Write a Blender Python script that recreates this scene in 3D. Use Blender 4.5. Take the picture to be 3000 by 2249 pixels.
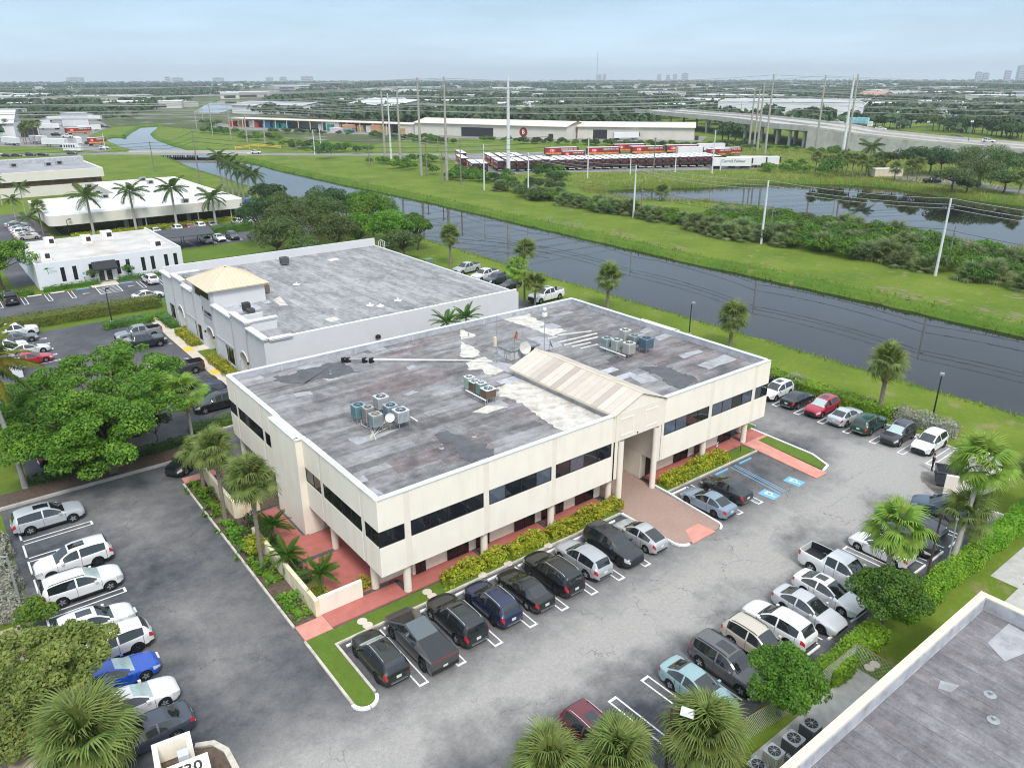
import bpy, bmesh, math, random
import numpy as np
from mathutils import Vector, Matrix, geometry
R = math.radians
random.seed(11); rng = np.random.default_rng(11)
for o in list(bpy.data.objects): bpy.data.objects.remove(o)
scn = bpy.context.scene; col = scn.collection

# ------------------------------------------------------------------ camera (metres; x along the office front, y away from it)
FPX, HC, PITCH, ROLL, YAW = 2235.37, 32.574, .38126, -.00219, .66069
O3 = np.array([-18.7255, -37.932, HC])
fw = np.array([math.sin(YAW)*math.cos(PITCH), math.cos(YAW)*math.cos(PITCH), -math.sin(PITCH)])
rt = np.array([math.cos(YAW), -math.sin(YAW), 0.]); up = np.cross(rt, fw)
rt, up = rt*math.cos(ROLL)+up*math.sin(ROLL), -rt*math.sin(ROLL)+up*math.cos(ROLL)
cd = bpy.data.cameras.new('camera'); cam = bpy.data.objects.new('camera', cd); col.objects.link(cam)
cam.matrix_world = Matrix(((rt[0], up[0], -fw[0], O3[0]), (rt[1], up[1], -fw[1], O3[1]), (rt[2], up[2], -fw[2], O3[2]), (0, 0, 0, 1)))
cd.sensor_width = 36; cd.sensor_fit = 'HORIZONTAL'; cd.lens = FPX/3000*36; cd.clip_start = .5; cd.clip_end = 30000
scn.camera = cam
# zoomed views of the photograph: origin and scale, to turn what was read there into places on the ground
ZV = dict(A=(0,150,.33906),B=(600,150,.40687),C=(1300,150,.40687),D=(2100,150,.40687),E=(0,600,.36183),F=(600,650,.40687),
 G=(1400,650,.40687),H=(2150,650,.38427),I=(0,1150,.36166),J=(0,1650,.36166),K=(700,1150,.36183),L=(800,1650,.36166),
 M=(1400,1100,.36183),N=(1500,1650,.36166),O=(2200,1050,.36183),P=(2200,1600,.3914),U=(450,780,.22614),V=(500,1150,.22614),
 W=(0,950,.22614),X=(1800,1150,.22614),Y=(1350,900,.18091),a=(1000,1100,.22614),b=(2500,1300,.22614),
 c=(1250,400,.22604),d=(1750,400,.24864),e=(0,290,.22604),f=(2500,250,.22604),S=(0,0,1.))
def ray(k, x, y):
    a = ZV[k]; px, py = a[0]+x*a[2], a[1]+y*a[2]
    return fw+(px-1500)/FPX*rt-(py-1124.5)/FPX*up
def G(k, x, y, z=0.):
    d = ray(k, x, y); p = O3+d*((z-O3[2])/d[2]); return (float(p[0]), float(p[1]))
def at_dist(k, x, y, dist):
    d = ray(k, x, y); d = d/math.hypot(d[0], d[1]); p = O3+d*dist; return (float(p[0]), float(p[1]), float(p[2]))
def top_z(k, x, y, k2, y2, z=0.):
    "height of an upright thing standing at one pixel whose top shows on row y2"
    gx, gy = G(k, x, y, z); a = ZV[k2]; py = a[1]+y2*a[2]; lo, hi = z-1, 250.
    for _ in range(50):
        m = (lo+hi)/2; d = np.array([gx, gy, m])-O3; s = 1124.5-FPX*(d@up)/(d@fw)
        lo, hi = (m, hi) if s > py else (lo, m)
    return lo

# ------------------------------------------------------------------ sky, sun, exposure
EXPO = 0.85; SUN_E, SUN_AZ = R(52), YAW+R(180-18)      # overcast: a broad soft sun, high behind the viewer
w = bpy.data.worlds.new('World'); scn.world = w; w.use_nodes = True
nt = w.node_tree; nt.nodes.clear()
def N(nt, t, **kw):
    n = nt.nodes.new(t)
    for k, v in kw.items(): setattr(n, k, v)
    return n
sky = N(nt, 'ShaderNodeTexSky', sky_type='NISHITA', sun_disc=False, sun_elevation=SUN_E, sun_rotation=SUN_AZ, air_density=1.2, dust_density=2.5, ozone_density=1.5)
tc = N(nt, 'ShaderNodeTexCoord'); sep = N(nt, 'ShaderNodeSeparateXYZ'); nt.links.new(tc.outputs['Generated'], sep.inputs[0])
rmp = N(nt, 'ShaderNodeValToRGB'); els = rmp.color_ramp.elements
els[0].position = 0; els[0].color = (.50, .58, .64, 1); els[1].position = 1; els[1].color = (.86, .93, 1.0, 1)
for p, c in ((.02, (.42, .55, .66, 1)), (.10, (.265, .39, .52, 1)), (.17, (.36, .46, .57, 1)), (.3, (.44, .54, .65, 1)), (.5, (.62, .71, .80, 1))):
    e = els.new(p); e.color = c
nt.links.new(sep.outputs[2], rmp.inputs[0])
mp = N(nt, 'ShaderNodeMapping'); mp.inputs['Scale'].default_value = (3, 3, 22); nt.links.new(tc.outputs['Generated'], mp.inputs[0])
nz = N(nt, 'ShaderNodeTexNoise'); nz.inputs['Scale'].default_value = 1.6; nz.inputs['Detail'].default_value = 6; nz.inputs['Roughness'].default_value = .55
nt.links.new(mp.outputs[0], nz.inputs[0])
mr = N(nt, 'ShaderNodeMapRange'); mr.inputs[1].default_value = .36; mr.inputs[2].default_value = .66; mr.inputs[3].default_value = .92; mr.inputs[4].default_value = 1.08
nt.links.new(nz.outputs[0], mr.inputs[0])
mu = N(nt, 'ShaderNodeVectorMath', operation='SCALE'); nt.links.new(rmp.outputs[0], mu.inputs[0]); nt.links.new(mr.outputs[0], mu.inputs['Scale'])
sc = N(nt, 'ShaderNodeVectorMath', operation='SCALE'); sc.inputs['Scale'].default_value = .10; nt.links.new(sky.outputs[0], sc.inputs[0])
mx = N(nt, 'ShaderNodeMix', data_type='RGBA'); mx.inputs[0].default_value = .85
nt.links.new(sc.outputs[0], mx.inputs[6]); nt.links.new(mu.outputs[0], mx.inputs[7])
bg = N(nt, 'ShaderNodeBackground'); bg.inputs[1].default_value = 1.0; nt.links.new(mx.outputs[2], bg.inputs[0])
wo = N(nt, 'ShaderNodeOutputWorld'); nt.links.new(bg.outputs[0], wo.inputs[0])
sd = bpy.data.lights.new('sun', 'SUN'); sd.energy = 1.5; sd.angle = R(16); sd.color = (1, .965, .91)
so = bpy.data.objects.new('sun', sd); col.objects.link(so)
sv = Vector((math.sin(SUN_AZ)*math.cos(SUN_E), math.cos(SUN_AZ)*math.cos(SUN_E), math.sin(SUN_E)))
so.rotation_euler = sv.to_track_quat('Z', 'Y').to_euler(); so.location = (0, 0, 200)
scn.view_settings.view_transform = 'Standard'; scn.view_settings.look = 'None'; scn.view_settings.exposure = EXPO; scn.view_settings.gamma = 1
scn.view_settings.use_curve_mapping = False
scn.render.engine = 'CYCLES'; scn.cycles.max_bounces = 6; scn.cycles.transparent_max_bounces = 6; scn.cycles.volume_bounces = 0; scn.cycles.filter_width = 1.1

# ------------------------------------------------------------------ tags and mesh helpers
def tag(o, label=None, cat=None, group=None, kind=None):
    if label: o['label'] = label
    if cat: o['category'] = cat
    if group: o['group'] = group
    if kind: o['kind'] = kind
    return o
def link(name, data, parent=None, loc=None, rot=None):
    o = bpy.data.objects.new(name, data); col.objects.link(o)
    if parent is not None: o.parent = parent
    if loc is not None: o.location = loc
    if rot is not None: o.rotation_euler = rot
    return o
def empty(name, loc=(0, 0, 0), rz=0, label=None, cat=None, group=None):
    o = link(name, None, None, loc, (0, 0, rz)); o.empty_display_size = .1
    return tag(o, label, cat, group)
def clone(root, loc, rz=0, label=None, group=None, color=None, scale=None):
    def cp(o, par):
        c = o.copy(); col.objects.link(c); c.parent = par
        for ch in o.children: cp(ch, c)
        return c
    c = cp(root, None); c.location = loc; c.rotation_euler = (0, 0, rz)
    if scale: c.scale = (scale,)*3 if not hasattr(scale, '__len__') else scale
    if label: c['label'] = label
    if group: c['group'] = group
    return c
class B:
    def __init__(s): s.v = []; s.f = []; s.m = []; s.cur = 0
    def quad(s, *p): n = len(s.v); s.v += [tuple(map(float, q)) for q in p]; s.f.append(tuple(range(n, n+len(p)))); s.m.append(s.cur); return s
    def box(s, x0, x1, y0, y1, z0, z1):
        n = len(s.v); s.v += [(x0,y0,z0),(x1,y0,z0),(x1,y1,z0),(x0,y1,z0),(x0,y0,z1),(x1,y0,z1),(x1,y1,z1),(x0,y1,z1)]
        for f in ((0,3,2,1),(4,5,6,7),(0,1,5,4),(1,2,6,5),(2,3,7,6),(3,0,4,7)): s.f.append(tuple(n+i for i in f)); s.m.append(s.cur)
        return s
    def prism(s, poly, z0, z1):
        n = len(s.v); k = len(poly); a = sum(poly[i][0]*poly[(i+1)%k][1]-poly[(i+1)%k][0]*poly[i][1] for i in range(k))
        if a < 0: poly = poly[::-1]
        s.v += [(x, y, z0) for x, y in poly]+[(x, y, z1) for x, y in poly]
        s.f.append(tuple(n+i for i in range(k))[::-1]); s.f.append(tuple(n+k+i for i in range(k))); s.m += [s.cur]*2
        for i in range(k): j = (i+1) % k; s.f.append((n+i, n+j, n+k+j, n+k+i)); s.m.append(s.cur)
        return s
    def tube(s, pts, rad, n=8, caps=True):
        if not hasattr(rad, '__len__'): rad = [rad]*len(pts)
        base = len(s.v); P = [Vector(p) for p in pts]; k = len(P)
        for i in range(k):
            d = (P[min(i+1, k-1)]-P[max(i-1, 0)]).normalized()
            a = d.cross(Vector((0, 0, 1)) if abs(d.z) < .95 else Vector((1, 0, 0))).normalized(); b = d.cross(a)
            for j in range(n):
                t = 2*math.pi*j/n; q = P[i]+(a*math.cos(t)+b*math.sin(t))*rad[i]; s.v.append(tuple(q))
        for i in range(k-1):
            for j in range(n):
                a = base+i*n+j; b = base+i*n+(j+1) % n; s.f.append((a, b, b+n, a+n)); s.m.append(s.cur)
        if caps:
            s.f.append(tuple(base+j for j in range(n))[::-1]); s.f.append(tuple(base+(k-1)*n+j for j in range(n))); s.m += [s.cur]*2
        return s
    def lathe(s, prof, n=16, c=(0, 0), axis='z'):
        base = len(s.v); k = len(prof)
        for r_, z in prof:
            for j in range(n):
                t = 2*math.pi*j/n; x, y = r_*math.cos(t), r_*math.sin(t)
                s.v.append((c[0]+x, c[1]+y, z) if axis == 'z' else (x, z, y))
        for i in range(k-1):
            for j in range(n):
                a = base+i*n+j; b = base+i*n+(j+1) % n; s.f.append((a, b, b+n, a+n)); s.m.append(s.cur)
        return s
    def strip(s, path, w0, z0, z1, closed=False):
        "rectangular bar following a path in plan; w0 = (left, right) offsets"
        P = [Vector((p[0], p[1])) for p in path]; k = len(P); L_ = []; R_ = []
        for i in range(k):
            if closed: d0 = (P[i]-P[i-1]).normalized(); d1 = (P[(i+1) % k]-P[i]).normalized()
            else: d0 = (P[i]-P[max(i-1, 0)]); d1 = (P[min(i+1, k-1)]-P[i]); d0 = d0.normalized() if d0.length else d1.normalized(); d1 = d1.normalized() if d1.length else d0
            n0 = Vector((-d0.y, d0.x)); n1 = Vector((-d1.y, d1.x)); nn = (n0+n1).normalized(); c = max(.4, nn.dot(n0))
            L_.append(P[i]+nn*w0[0]/c); R_.append(P[i]-nn*w0[1]/c)
        b = len(s.v)
        for l, r_ in zip(L_, R_): s.v += [(r_.x, r_.y, z0), (l.x, l.y, z0), (l.x, l.y, z1), (r_.x, r_.y, z1)]
        for i in range(k if closed else k-1):
            a = b+4*i; c = b+4*((i+1) % k)
            for j in range(4): j2 = (j+1) % 4; s.f.append((a+j, c+j, c+j2, a+j2)); s.m.append(s.cur)
        if not closed:
            s.f.append((b+3, b+2, b+1, b)); e = b+4*(k-1); s.f.append((e, e+1, e+2, e+3)); s.m += [s.cur]*2
        return s
    def mesh(s, name, mats, smooth=0):
        me = bpy.data.meshes.new(name); me.from_pydata(s.v, [], s.f)
        for m in (mats if isinstance(mats, (list, tuple)) else [mats]): me.materials.append(m)
        if isinstance(mats, (list, tuple)) and len(mats) > 1: me.polygons.foreach_set('material_index', s.m)
        if smooth:
            me.polygons.foreach_set('use_smooth', [True]*len(me.polygons))
            if smooth < 180: me.set_sharp_from_angle(angle=R(smooth))
        return me
    def obj(s, name, mats, parent=None, smooth=0, loc=None, rot=None):
        return link(name, s.mesh(name, mats, smooth), parent, loc, rot)
def qmesh(name, V, k, mat, smooth=False):
    "mesh of loose k-gons from an (N*k,3) array"
    V = np.asarray(V, dtype=np.float32).reshape(-1, 3); n = len(V)//k
    me = bpy.data.meshes.new(name); me.vertices.add(len(V)); me.vertices.foreach_set('co', V.ravel())
    me.loops.add(n*k); me.loops.foreach_set('vertex_index', np.arange(n*k, dtype=np.int32))
    me.polygons.add(n); me.polygons.foreach_set('loop_start', np.arange(0, n*k, k, dtype=np.int32))
    try: me.polygons.foreach_set('loop_total', np.full(n, k, dtype=np.int32))
    except Exception: pass
    me.update(calc_edges=True)
    for m in (mat if isinstance(mat, (list, tuple)) else [mat]): me.materials.append(m)
    if smooth: me.polygons.foreach_set('use_smooth', [True]*n)
    return me
def setcol(o, c): o.color = (c[0], c[1], c[2], 1); return o
def text_mesh(body, size, mat, depth=.01, bold=0.):
    cu = bpy.data.curves.new('lettering', 'FONT'); cu.body = body; cu.size = size; cu.align_x = 'CENTER'; cu.align_y = 'CENTER'; cu.extrude = depth; cu.offset = bold; cu.resolution_u = 2
    o = bpy.data.objects.new('lettering', cu); col.objects.link(o)
    dg = bpy.context.evaluated_depsgraph_get(); me = bpy.data.meshes.new_from_object(o.evaluated_get(dg)); me.name = 'lettering'
    bpy.data.objects.remove(o); bpy.data.curves.remove(cu); me.materials.clear(); me.materials.append(mat); return me

# ------------------------------------------------------------------ materials
MT = {}
def nodes(name):
    m = bpy.data.materials.new(name); m.use_nodes = True; t = m.node_tree; return m, t, t.nodes['Principled BSDF']
def rgba(c): return (c[0], c[1], c[2], 1)
def noise(t, scale, detail=4, rough=.55, vec=None, stretch=None, coord='Object'):
    if vec is None:
        tcn = N(t, 'ShaderNodeTexCoord'); vec = tcn.outputs[coord]
    if stretch:
        mpn = N(t, 'ShaderNodeMapping'); mpn.inputs['Scale'].default_value = stretch; t.links.new(vec, mpn.inputs[0]); vec = mpn.outputs[0]
    n = N(t, 'ShaderNodeTexNoise'); n.inputs['Scale'].default_value = scale; n.inputs['Detail'].default_value = detail; n.inputs['Roughness'].default_value = rough
    t.links.new(vec, n.inputs['Vector']); return n
def ramp(t, fac, stops):
    r_ = N(t, 'ShaderNodeValToRGB'); e = r_.color_ramp.elements
    e[0].position, e[0].color = stops[0][0], rgba(stops[0][1]); e[1].position, e[1].color = stops[-1][0], rgba(stops[-1][1])
    for p, c in stops[1:-1]: q = e.new(p); q.color = rgba(c)
    t.links.new(fac, r_.inputs[0]); return r_.outputs[0]
def mix(t, fac, a, b, blend='MIX'):
    m = N(t, 'ShaderNodeMix', data_type='RGBA', blend_type=blend)
    for i, v in ((0, fac), (6, a), (7, b)):
        if isinstance(v, (int, float)): m.inputs[i].default_value = v
        elif isinstance(v, tuple): m.inputs[i].default_value = rgba(v)
        else: t.links.new(v, m.inputs[i])
    return m.outputs[2]
def mathn(t, op, a, b=None, clamp=False):
    m = N(t, 'ShaderNodeMath', operation=op, use_clamp=clamp)
    for i, v in ((0, a), (1, b)):
        if v is None: continue
        if isinstance(v, (int, float)): m.inputs[i].default_value = v
        else: t.links.new(v, m.inputs[i])
    return m.outputs[0]
def bump(t, p, h, strength=.3, dist=.02):
    b = N(t, 'ShaderNodeBump'); b.inputs['Strength'].default_value = strength; b.inputs['Distance'].default_value = dist
    t.links.new(h, b.inputs['Height']); t.links.new(b.outputs[0], p.inputs['Normal'])
def mat(name, c, rough=.6, metal=0., var=.12, scale=1.5, dirt=None, spec=.5, bmp=0., coat=0.):
    if name in MT: return MT[name]
    m, t, p = nodes(name)
    if var:
        n = noise(t, scale, 5); lo = tuple(x*(1-var) for x in c); hi = tuple(min(1, x*(1+var)) for x in c)
        cc = ramp(t, n.outputs[0], ((.3, lo), (.7, hi)))
        if dirt:
            n2 = noise(t, dirt[1], 6, .65, stretch=dirt[3] if len(dirt) > 3 else None); f = ramp(t, n2.outputs[0], ((.48, (0, 0, 0)), (.72, (dirt[2],)*3)))
            cc = mix(t, f, cc, dirt[0])
        t.links.new(cc, p.inputs['Base Color'])
        if bmp: bump(t, p, noise(t, bmp, 3).outputs[0], .35, .01)
    else: p.inputs['Base Color'].default_value = rgba(c)
    p.inputs['Roughness'].default_value = rough; p.inputs['Metallic'].default_value = metal; p.inputs['Specular IOR Level'].default_value = spec
    p.inputs['Coat Weight'].default_value = coat; p.inputs['Coat Roughness'].default_value = .03
    MT[name] = m; return m
def leafmat(name, c1, c2, c3=None, trans=.35):
    "leaf colour varies from leaf to leaf and from clump to clump"
    if name in MT: return MT[name]
    m, t, p = nodes(name); ge = N(t, 'ShaderNodeNewGeometry'); n = noise(t, .7, 3)
    a = mix(t, ge.outputs['Random Per Island'], c1, c2)
    if c3:
        f = ramp(t, n.outputs[0], ((.45, (0, 0, 0)), (.65, (1, 1, 1)))); a = mix(t, f, a, mix(t, ge.outputs['Random Per Island'], c3, c2))
    oi = N(t, 'ShaderNodeObjectInfo'); hs = N(t, 'ShaderNodeHueSaturation'); t.links.new(a, hs.inputs['Color'])
    t.links.new(mathn(t, 'ADD', mathn(t, 'MULTIPLY', oi.outputs['Random'], .3), .85), hs.inputs['Value'])
    t.links.new(mathn(t, 'ADD', mathn(t, 'MULTIPLY', oi.outputs['Random'], .03), .485), hs.inputs['Hue'])
    p.inputs['Roughness'].default_value = .55; p.inputs['Specular IOR Level'].default_value = .3; t.links.new(hs.outputs[0], p.inputs['Base Color'])
    tr = N(t, 'ShaderNodeBsdfTranslucent'); t.links.new(hs.outputs[0], tr.inputs[0])
    ms = N(t, 'ShaderNodeMixShader'); ms.inputs[0].default_value = trans; t.links.new(p.outputs[0], ms.inputs[1]); t.links.new(tr.outputs[0], ms.inputs[2])
    t.links.new(ms.outputs[0], t.nodes['Material Output'].inputs[0]); MT[name] = m; return m
def objcol(name, rough=.5, metal=0., coat=0., var=.0, scale=2., spec=.5, stretch=None):
    "surface whose base colour is the object's own colour"
    m, t, p = nodes(name); oi = N(t, 'ShaderNodeObjectInfo'); c = oi.outputs['Color']
    if var:
        n = noise(t, scale, 6, .62, stretch=stretch, coord='Object'); v = ramp(t, n.outputs[0], ((.25, (1-var,)*3), (.75, (1+var,)*3))); c = mix(t, 1., c, v, 'MULTIPLY')
    t.links.new(c, p.inputs['Base Color']); p.inputs['Roughness'].default_value = rough; p.inputs['Metallic'].default_value = metal
    p.inputs['Coat Weight'].default_value = coat; p.inputs['Coat Roughness'].default_value = .04; p.inputs['Specular IOR Level'].default_value = spec
    MT[name] = m; return m

PAINT = objcol('car_paint', .35, .1, .7)
OBJC = objcol('tinted', .7, var=.15, scale=1.2)
def m_felt(name, st, pale, dark, stain):
    "weathered felt: streaks along the rolls, broad pale and dark stains running on from sheet to sheet"
    m, t, p = nodes(name); oi = N(t, 'ShaderNodeObjectInfo'); c = oi.outputs['Color']
    n1 = noise(t, .16, 7, .66); n2 = noise(t, .75, 7, .7, stretch=st); n3 = noise(t, 1.3, 6, .72); n4 = noise(t, 9, 3, .7)
    v = mathn(t, 'ADD', mathn(t, 'MULTIPLY', n2.outputs[0], .5), mathn(t, 'MULTIPLY', n3.outputs[0], .5)); f = ramp(t, v, ((.30, (.42,)*3), (.48, (.9,)*3), (.60, (1.25,)*3), (.72, (1.75,)*3)))
    c = mix(t, 1., c, f, 'MULTIPLY'); c = mix(t, 1., c, ramp(t, n4.outputs[0], ((.25, (.8,)*3), (.75, (1.2,)*3))), 'MULTIPLY')
    c = mix(t, mathn(t, 'MULTIPLY', ramp(t, n1.outputs[0], ((.50, (0,)*3), (.66, (1,)*3))), ramp(t, n2.outputs[0], ((.35, (.15,)*3), (.6, (.85,)*3)))), c, pale); c = mix(t, ramp(t, n1.outputs[0], ((.33, (stain,)*3), (.44, (0,)*3))), c, dark)
    t.links.new(c, p.inputs['Base Color']); p.inputs['Roughness'].default_value = .9; p.inputs['Specular IOR Level'].default_value = .2; bump(t, p, v, .4, .02); return m
FELT = m_felt('roof_felt', (.28, 1.9, 1), (.35, .345, .345), (.075, .07, .078), .75)
FELTY = m_felt('roof_felt_across', (1.5, .3, 1), (.36, .355, .365), (.12, .11, .122), .6)
STUCCO = mat('cream_stucco', (.84, .775, .665), .85, var=.03, scale=.5, dirt=((.62, .55, .44), .6, .28, (2.2, 2.2, .35)), spec=.25)
STUCCO2 = mat('cream_stucco_strip', (.77, .70, .60), .85, var=.04, spec=.25)
STUCCOD = mat('stained_planter_wall', (.78, .68, .50), .85, var=.05, dirt=((.55, .36, .12), 1.1, .55, (1.5, 1.5, .5)), spec=.25)
GREYST = mat('grey_stucco', (.60, .595, .61), .85, var=.03, scale=.4, dirt=((.5, .5, .51), .5, .25), spec=.25)
GREYTR = mat('grey_trim', (.44, .445, .455), .8, var=.04, spec=.25)
WHITEW = mat('white_wall', (.68, .69, .73), .8, var=.03, dirt=((.6, .62, .66), .5, .2), spec=.25)
WHITEP = mat('white_paint', (.78, .78, .77), .55, var=.06)
LINE = mat('line_paint', (.74, .75, .76), .7, var=.12, scale=6, dirt=((.2, .2, .2), 9, .5))
BLUEL = mat('blue_line_paint', (.16, .42, .66), .7, var=.12, scale=6, dirt=((.1, .12, .15), 6, .6))
YELL = mat('yellow_paint', (.80, .50, .06), .7, var=.08)
COPING = mat('coping_metal', (.60, .625, .655), .5, .1, var=.08, scale=.6)
UPST = mat('roof_upstand', (.42, .43, .46), .8, var=.14, scale=1.2, dirt=((.2, .2, .21), 1.6, .6))
GLASS = mat('dark_glass', (.012, .014, .017), .04, var=0, spec=.65)
GLASSB = mat('glass_with_blind', (.075, .09, .12), .07, var=.15, scale=4, spec=.6)
GLASSK = mat('car_glass', (.014, .018, .020), .03, var=0, spec=1.)
SHADE = mat('windscreen_shade', (.42, .52, .50), .25, .3, var=.12, scale=5)
FRAME = mat('dark_bronze_frame', (.022, .020, .019), .4, var=0)
BLACK = mat('black_rubber', (.012, .012, .013), .75, var=0, spec=.3)
PLAST = mat('black_plastic', (.02, .02, .021), .5, var=0)
ALLOY = mat('wheel_alloy', (.5, .51, .52), .3, .8, var=0)
DALLOY = mat('dark_wheel', (.05, .05, .052), .35, .5, var=0)
CHROME = mat('chrome', (.72, .73, .74), .15, 1., var=0)
REDL = mat('red_lens', (.45, .015, .02), .15, var=0, coat=.6)
HEADL = mat('clear_lens', (.55, .57, .58), .08, .2, var=0, coat=.8)
AMBER = mat('amber_lens', (.6, .22, .03), .2, var=0)
CONC = mat('concrete', (.42, .405, .375), .85, var=.10, scale=2, dirt=((.26, .25, .23), 1.3, .6), bmp=14)
KERB = mat('kerb_concrete', (.52, .48, .41), .85, var=.12, scale=2.5, dirt=((.25, .23, .20), 1.7, .7), bmp=14)
PATHC = mat('path_concrete', (.60, .53, .44), .85, var=.08, scale=1., dirt=((.42, .38, .33), .9, .5))
PINK = mat('pink_walk', (.44, .145, .12), .8, var=.10, scale=1.3, dirt=((.30, .12, .10), .8, .5), spec=.3)
PINKL = mat('pink_path_worn', (.56, .25, .20), .8, var=.10, scale=1.3, dirt=((.66, .36, .28), .8, .7), spec=.3)
STEEL = mat('galvanised_steel', (.40, .41, .42), .45, .6, var=.12)
GREYM = mat('grey_metal', (.30, .32, .33), .5, .3, var=.1)
TANM = mat('tan_metal_roof', (.72, .60, .44), .5, .1, var=.05, scale=.7)
BEIGER = objcol('beige_metal_panel', .55, .05, var=.07, scale=1.5)
DARKM = mat('dark_metal', (.035, .03, .028), .5, .3, var=.2)
BARK = mat('bark', (.13, .105, .085), .9, var=.3, scale=5, bmp=9)
PBARK = mat('palm_bark', (.20, .165, .13), .9, var=.3, scale=7, bmp=10)
RBARK = mat('royal_palm_bark', (.36, .34, .31), .85, var=.18, scale=3, bmp=6)
MULCH = mat('mulch_soil', (.10, .07, .05), .95, var=.35, scale=4, bmp=12)
DIRT = mat('sandy_soil', (.40, .33, .25), .95, var=.2, scale=3, bmp=6)
REDP = mat('red_graphic', (.25, .022, .026), .5, var=.12, scale=.7)
WOODP = mat('weathered_wood_pole', (.22, .19, .16), .9, var=.2, scale=3)
CPOLE = mat('concrete_pole', (.36, .335, .305), .85, var=.10, scale=.6)
CPOLEW = mat('pale_concrete_pole', (.62, .63, .65), .8, var=.08, scale=.6)
WIRE = mat('wire', (.34, .34, .34), .5, .3, var=0)
WIRED = mat('dark_wire', (.06, .06, .06), .5, var=0)
L_TREE = leafmat('leaf_bright', (.06, .14, .014), (.14, .27, .025), (.22, .37, .035))
L_OAK = leafmat('leaf_olive', (.067, .116, .029), (.122, .189, .055), (.159, .207, .061))
L_DARK = leafmat('leaf_dark', (.034, .073, .024), (.073, .134, .043), (.091, .146, .049))
L_HEDGE = leafmat('leaf_hedge', (.043, .104, .017), (.104, .220, .027), (.159, .317, .037))
L_CROT = leafmat('leaf_croton', (.12, .19, .015), (.46, .44, .03), (.32, .36, .02), .25)
L_GCOV = leafmat('leaf_groundcover', (.061, .159, .015), (.159, .342, .030), (.244, .403, .037))
L_FAN = leafmat('leaf_fan_palm', (.085, .14, .03), (.21, .27, .065), (.27, .29, .09))
L_WASH = leafmat('leaf_washingtonia', (.110, .220, .022), (.268, .415, .061), (.305, .403, .061))
L_ROYAL = leafmat('leaf_royal_palm', (.061, .116, .024), (.146, .207, .049))
L_SILV = leafmat('leaf_silver', (.26, .27, .20), (.46, .46, .38), (.34, .33, .24))
L_DEAD = leafmat('leaf_dead', (.268, .159, .073), (.415, .268, .122))
L_PALMO = leafmat('leaf_palmetto', (.09, .15, .05), (.23, .29, .10), (.28, .27, .09))
L_REED = leafmat('leaf_reed', (.159, .207, .037), (.329, .329, .085), (.366, .305, .110))
L_GRASS = leafmat('grass_blade', (.10, .17, .025), (.20, .27, .04), (.28, .30, .07))
L_FAR = leafmat('leaf_far', (.037, .071, .027), (.079, .128, .046), (.061, .104, .037), .2)

def m_water():
    m, t, p = nodes('water'); p.inputs['Base Color'].default_value = (.012, .012, .011, 1); p.inputs['Roughness'].default_value = .015; p.inputs['IOR'].default_value = 1.33
    n1 = noise(t, 1.6, 3, .6, stretch=(1, .6, 1)); n2 = noise(t, .05, 3)
    g = mathn(t, 'MULTIPLY', n1.outputs[0], ramp(t, n2.outputs[0], ((.35, (.15,)*3), (.65, (1,)*3)))); bump(t, p, g, .05, .04); return m
WATER = m_water()
def m_grass(name, a, b, c, soil, soil_amt, sx=1.):
    m, t, p = nodes(name); tcn = N(t, 'ShaderNodeTexCoord'); v = tcn.outputs['Object']
    n1 = noise(t, .09*sx, 5, .6, v); n2 = noise(t, 1.7*sx, 6, .7, v); n3 = noise(t, .35*sx, 6, .65, v); n4 = noise(t, 14, 2, .6, v)
    cc = ramp(t, n1.outputs[0], ((.32, a), (.52, b), (.7, c)))
    cc = mix(t, ramp(t, n2.outputs[0], ((.3, (.0,)*3), (.75, (.55,)*3))), cc, tuple(x*.55 for x in a))
    cc = mix(t, ramp(t, n4.outputs[0], ((.3, (.0,)*3), (.8, (.5,)*3))), cc, tuple(x*1.5 for x in b))
    if soil_amt: cc = mix(t, ramp(t, n3.outputs[0], ((soil_amt, (0, 0, 0)), (min(.97, soil_amt+.10), (1, 1, 1)))), cc, soil)
    t.links.new(cc, p.inputs['Base Color']); p.inputs['Roughness'].default_value = .95; p.inputs['Specular IOR Level'].default_value = .15
    bump(t, p, mathn(t, 'ADD', n4.outputs[0], n2.outputs[0]), .6, .06); MT[name] = m; return m
GRASS = m_grass('grass_field', (.070, .118, .015), (.122, .178, .02), (.19, .225, .038), (.21, .19, .08), .57)
LAWN = m_grass('lawn_grass', (.072, .125, .02), (.105, .165, .024), (.145, .185, .034), (.2, .2, .08), .0)
FIELD = m_grass('rough_field', (.085, .13, .022), (.13, .17, .03), (.17, .19, .045), (.22, .17, .08), .74, .6)
BANKG = m_grass('bank_grass', (.05, .11, .014), (.09, .16, .018), (.13, .17, .03), (.24, .18, .09), .63)
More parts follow.
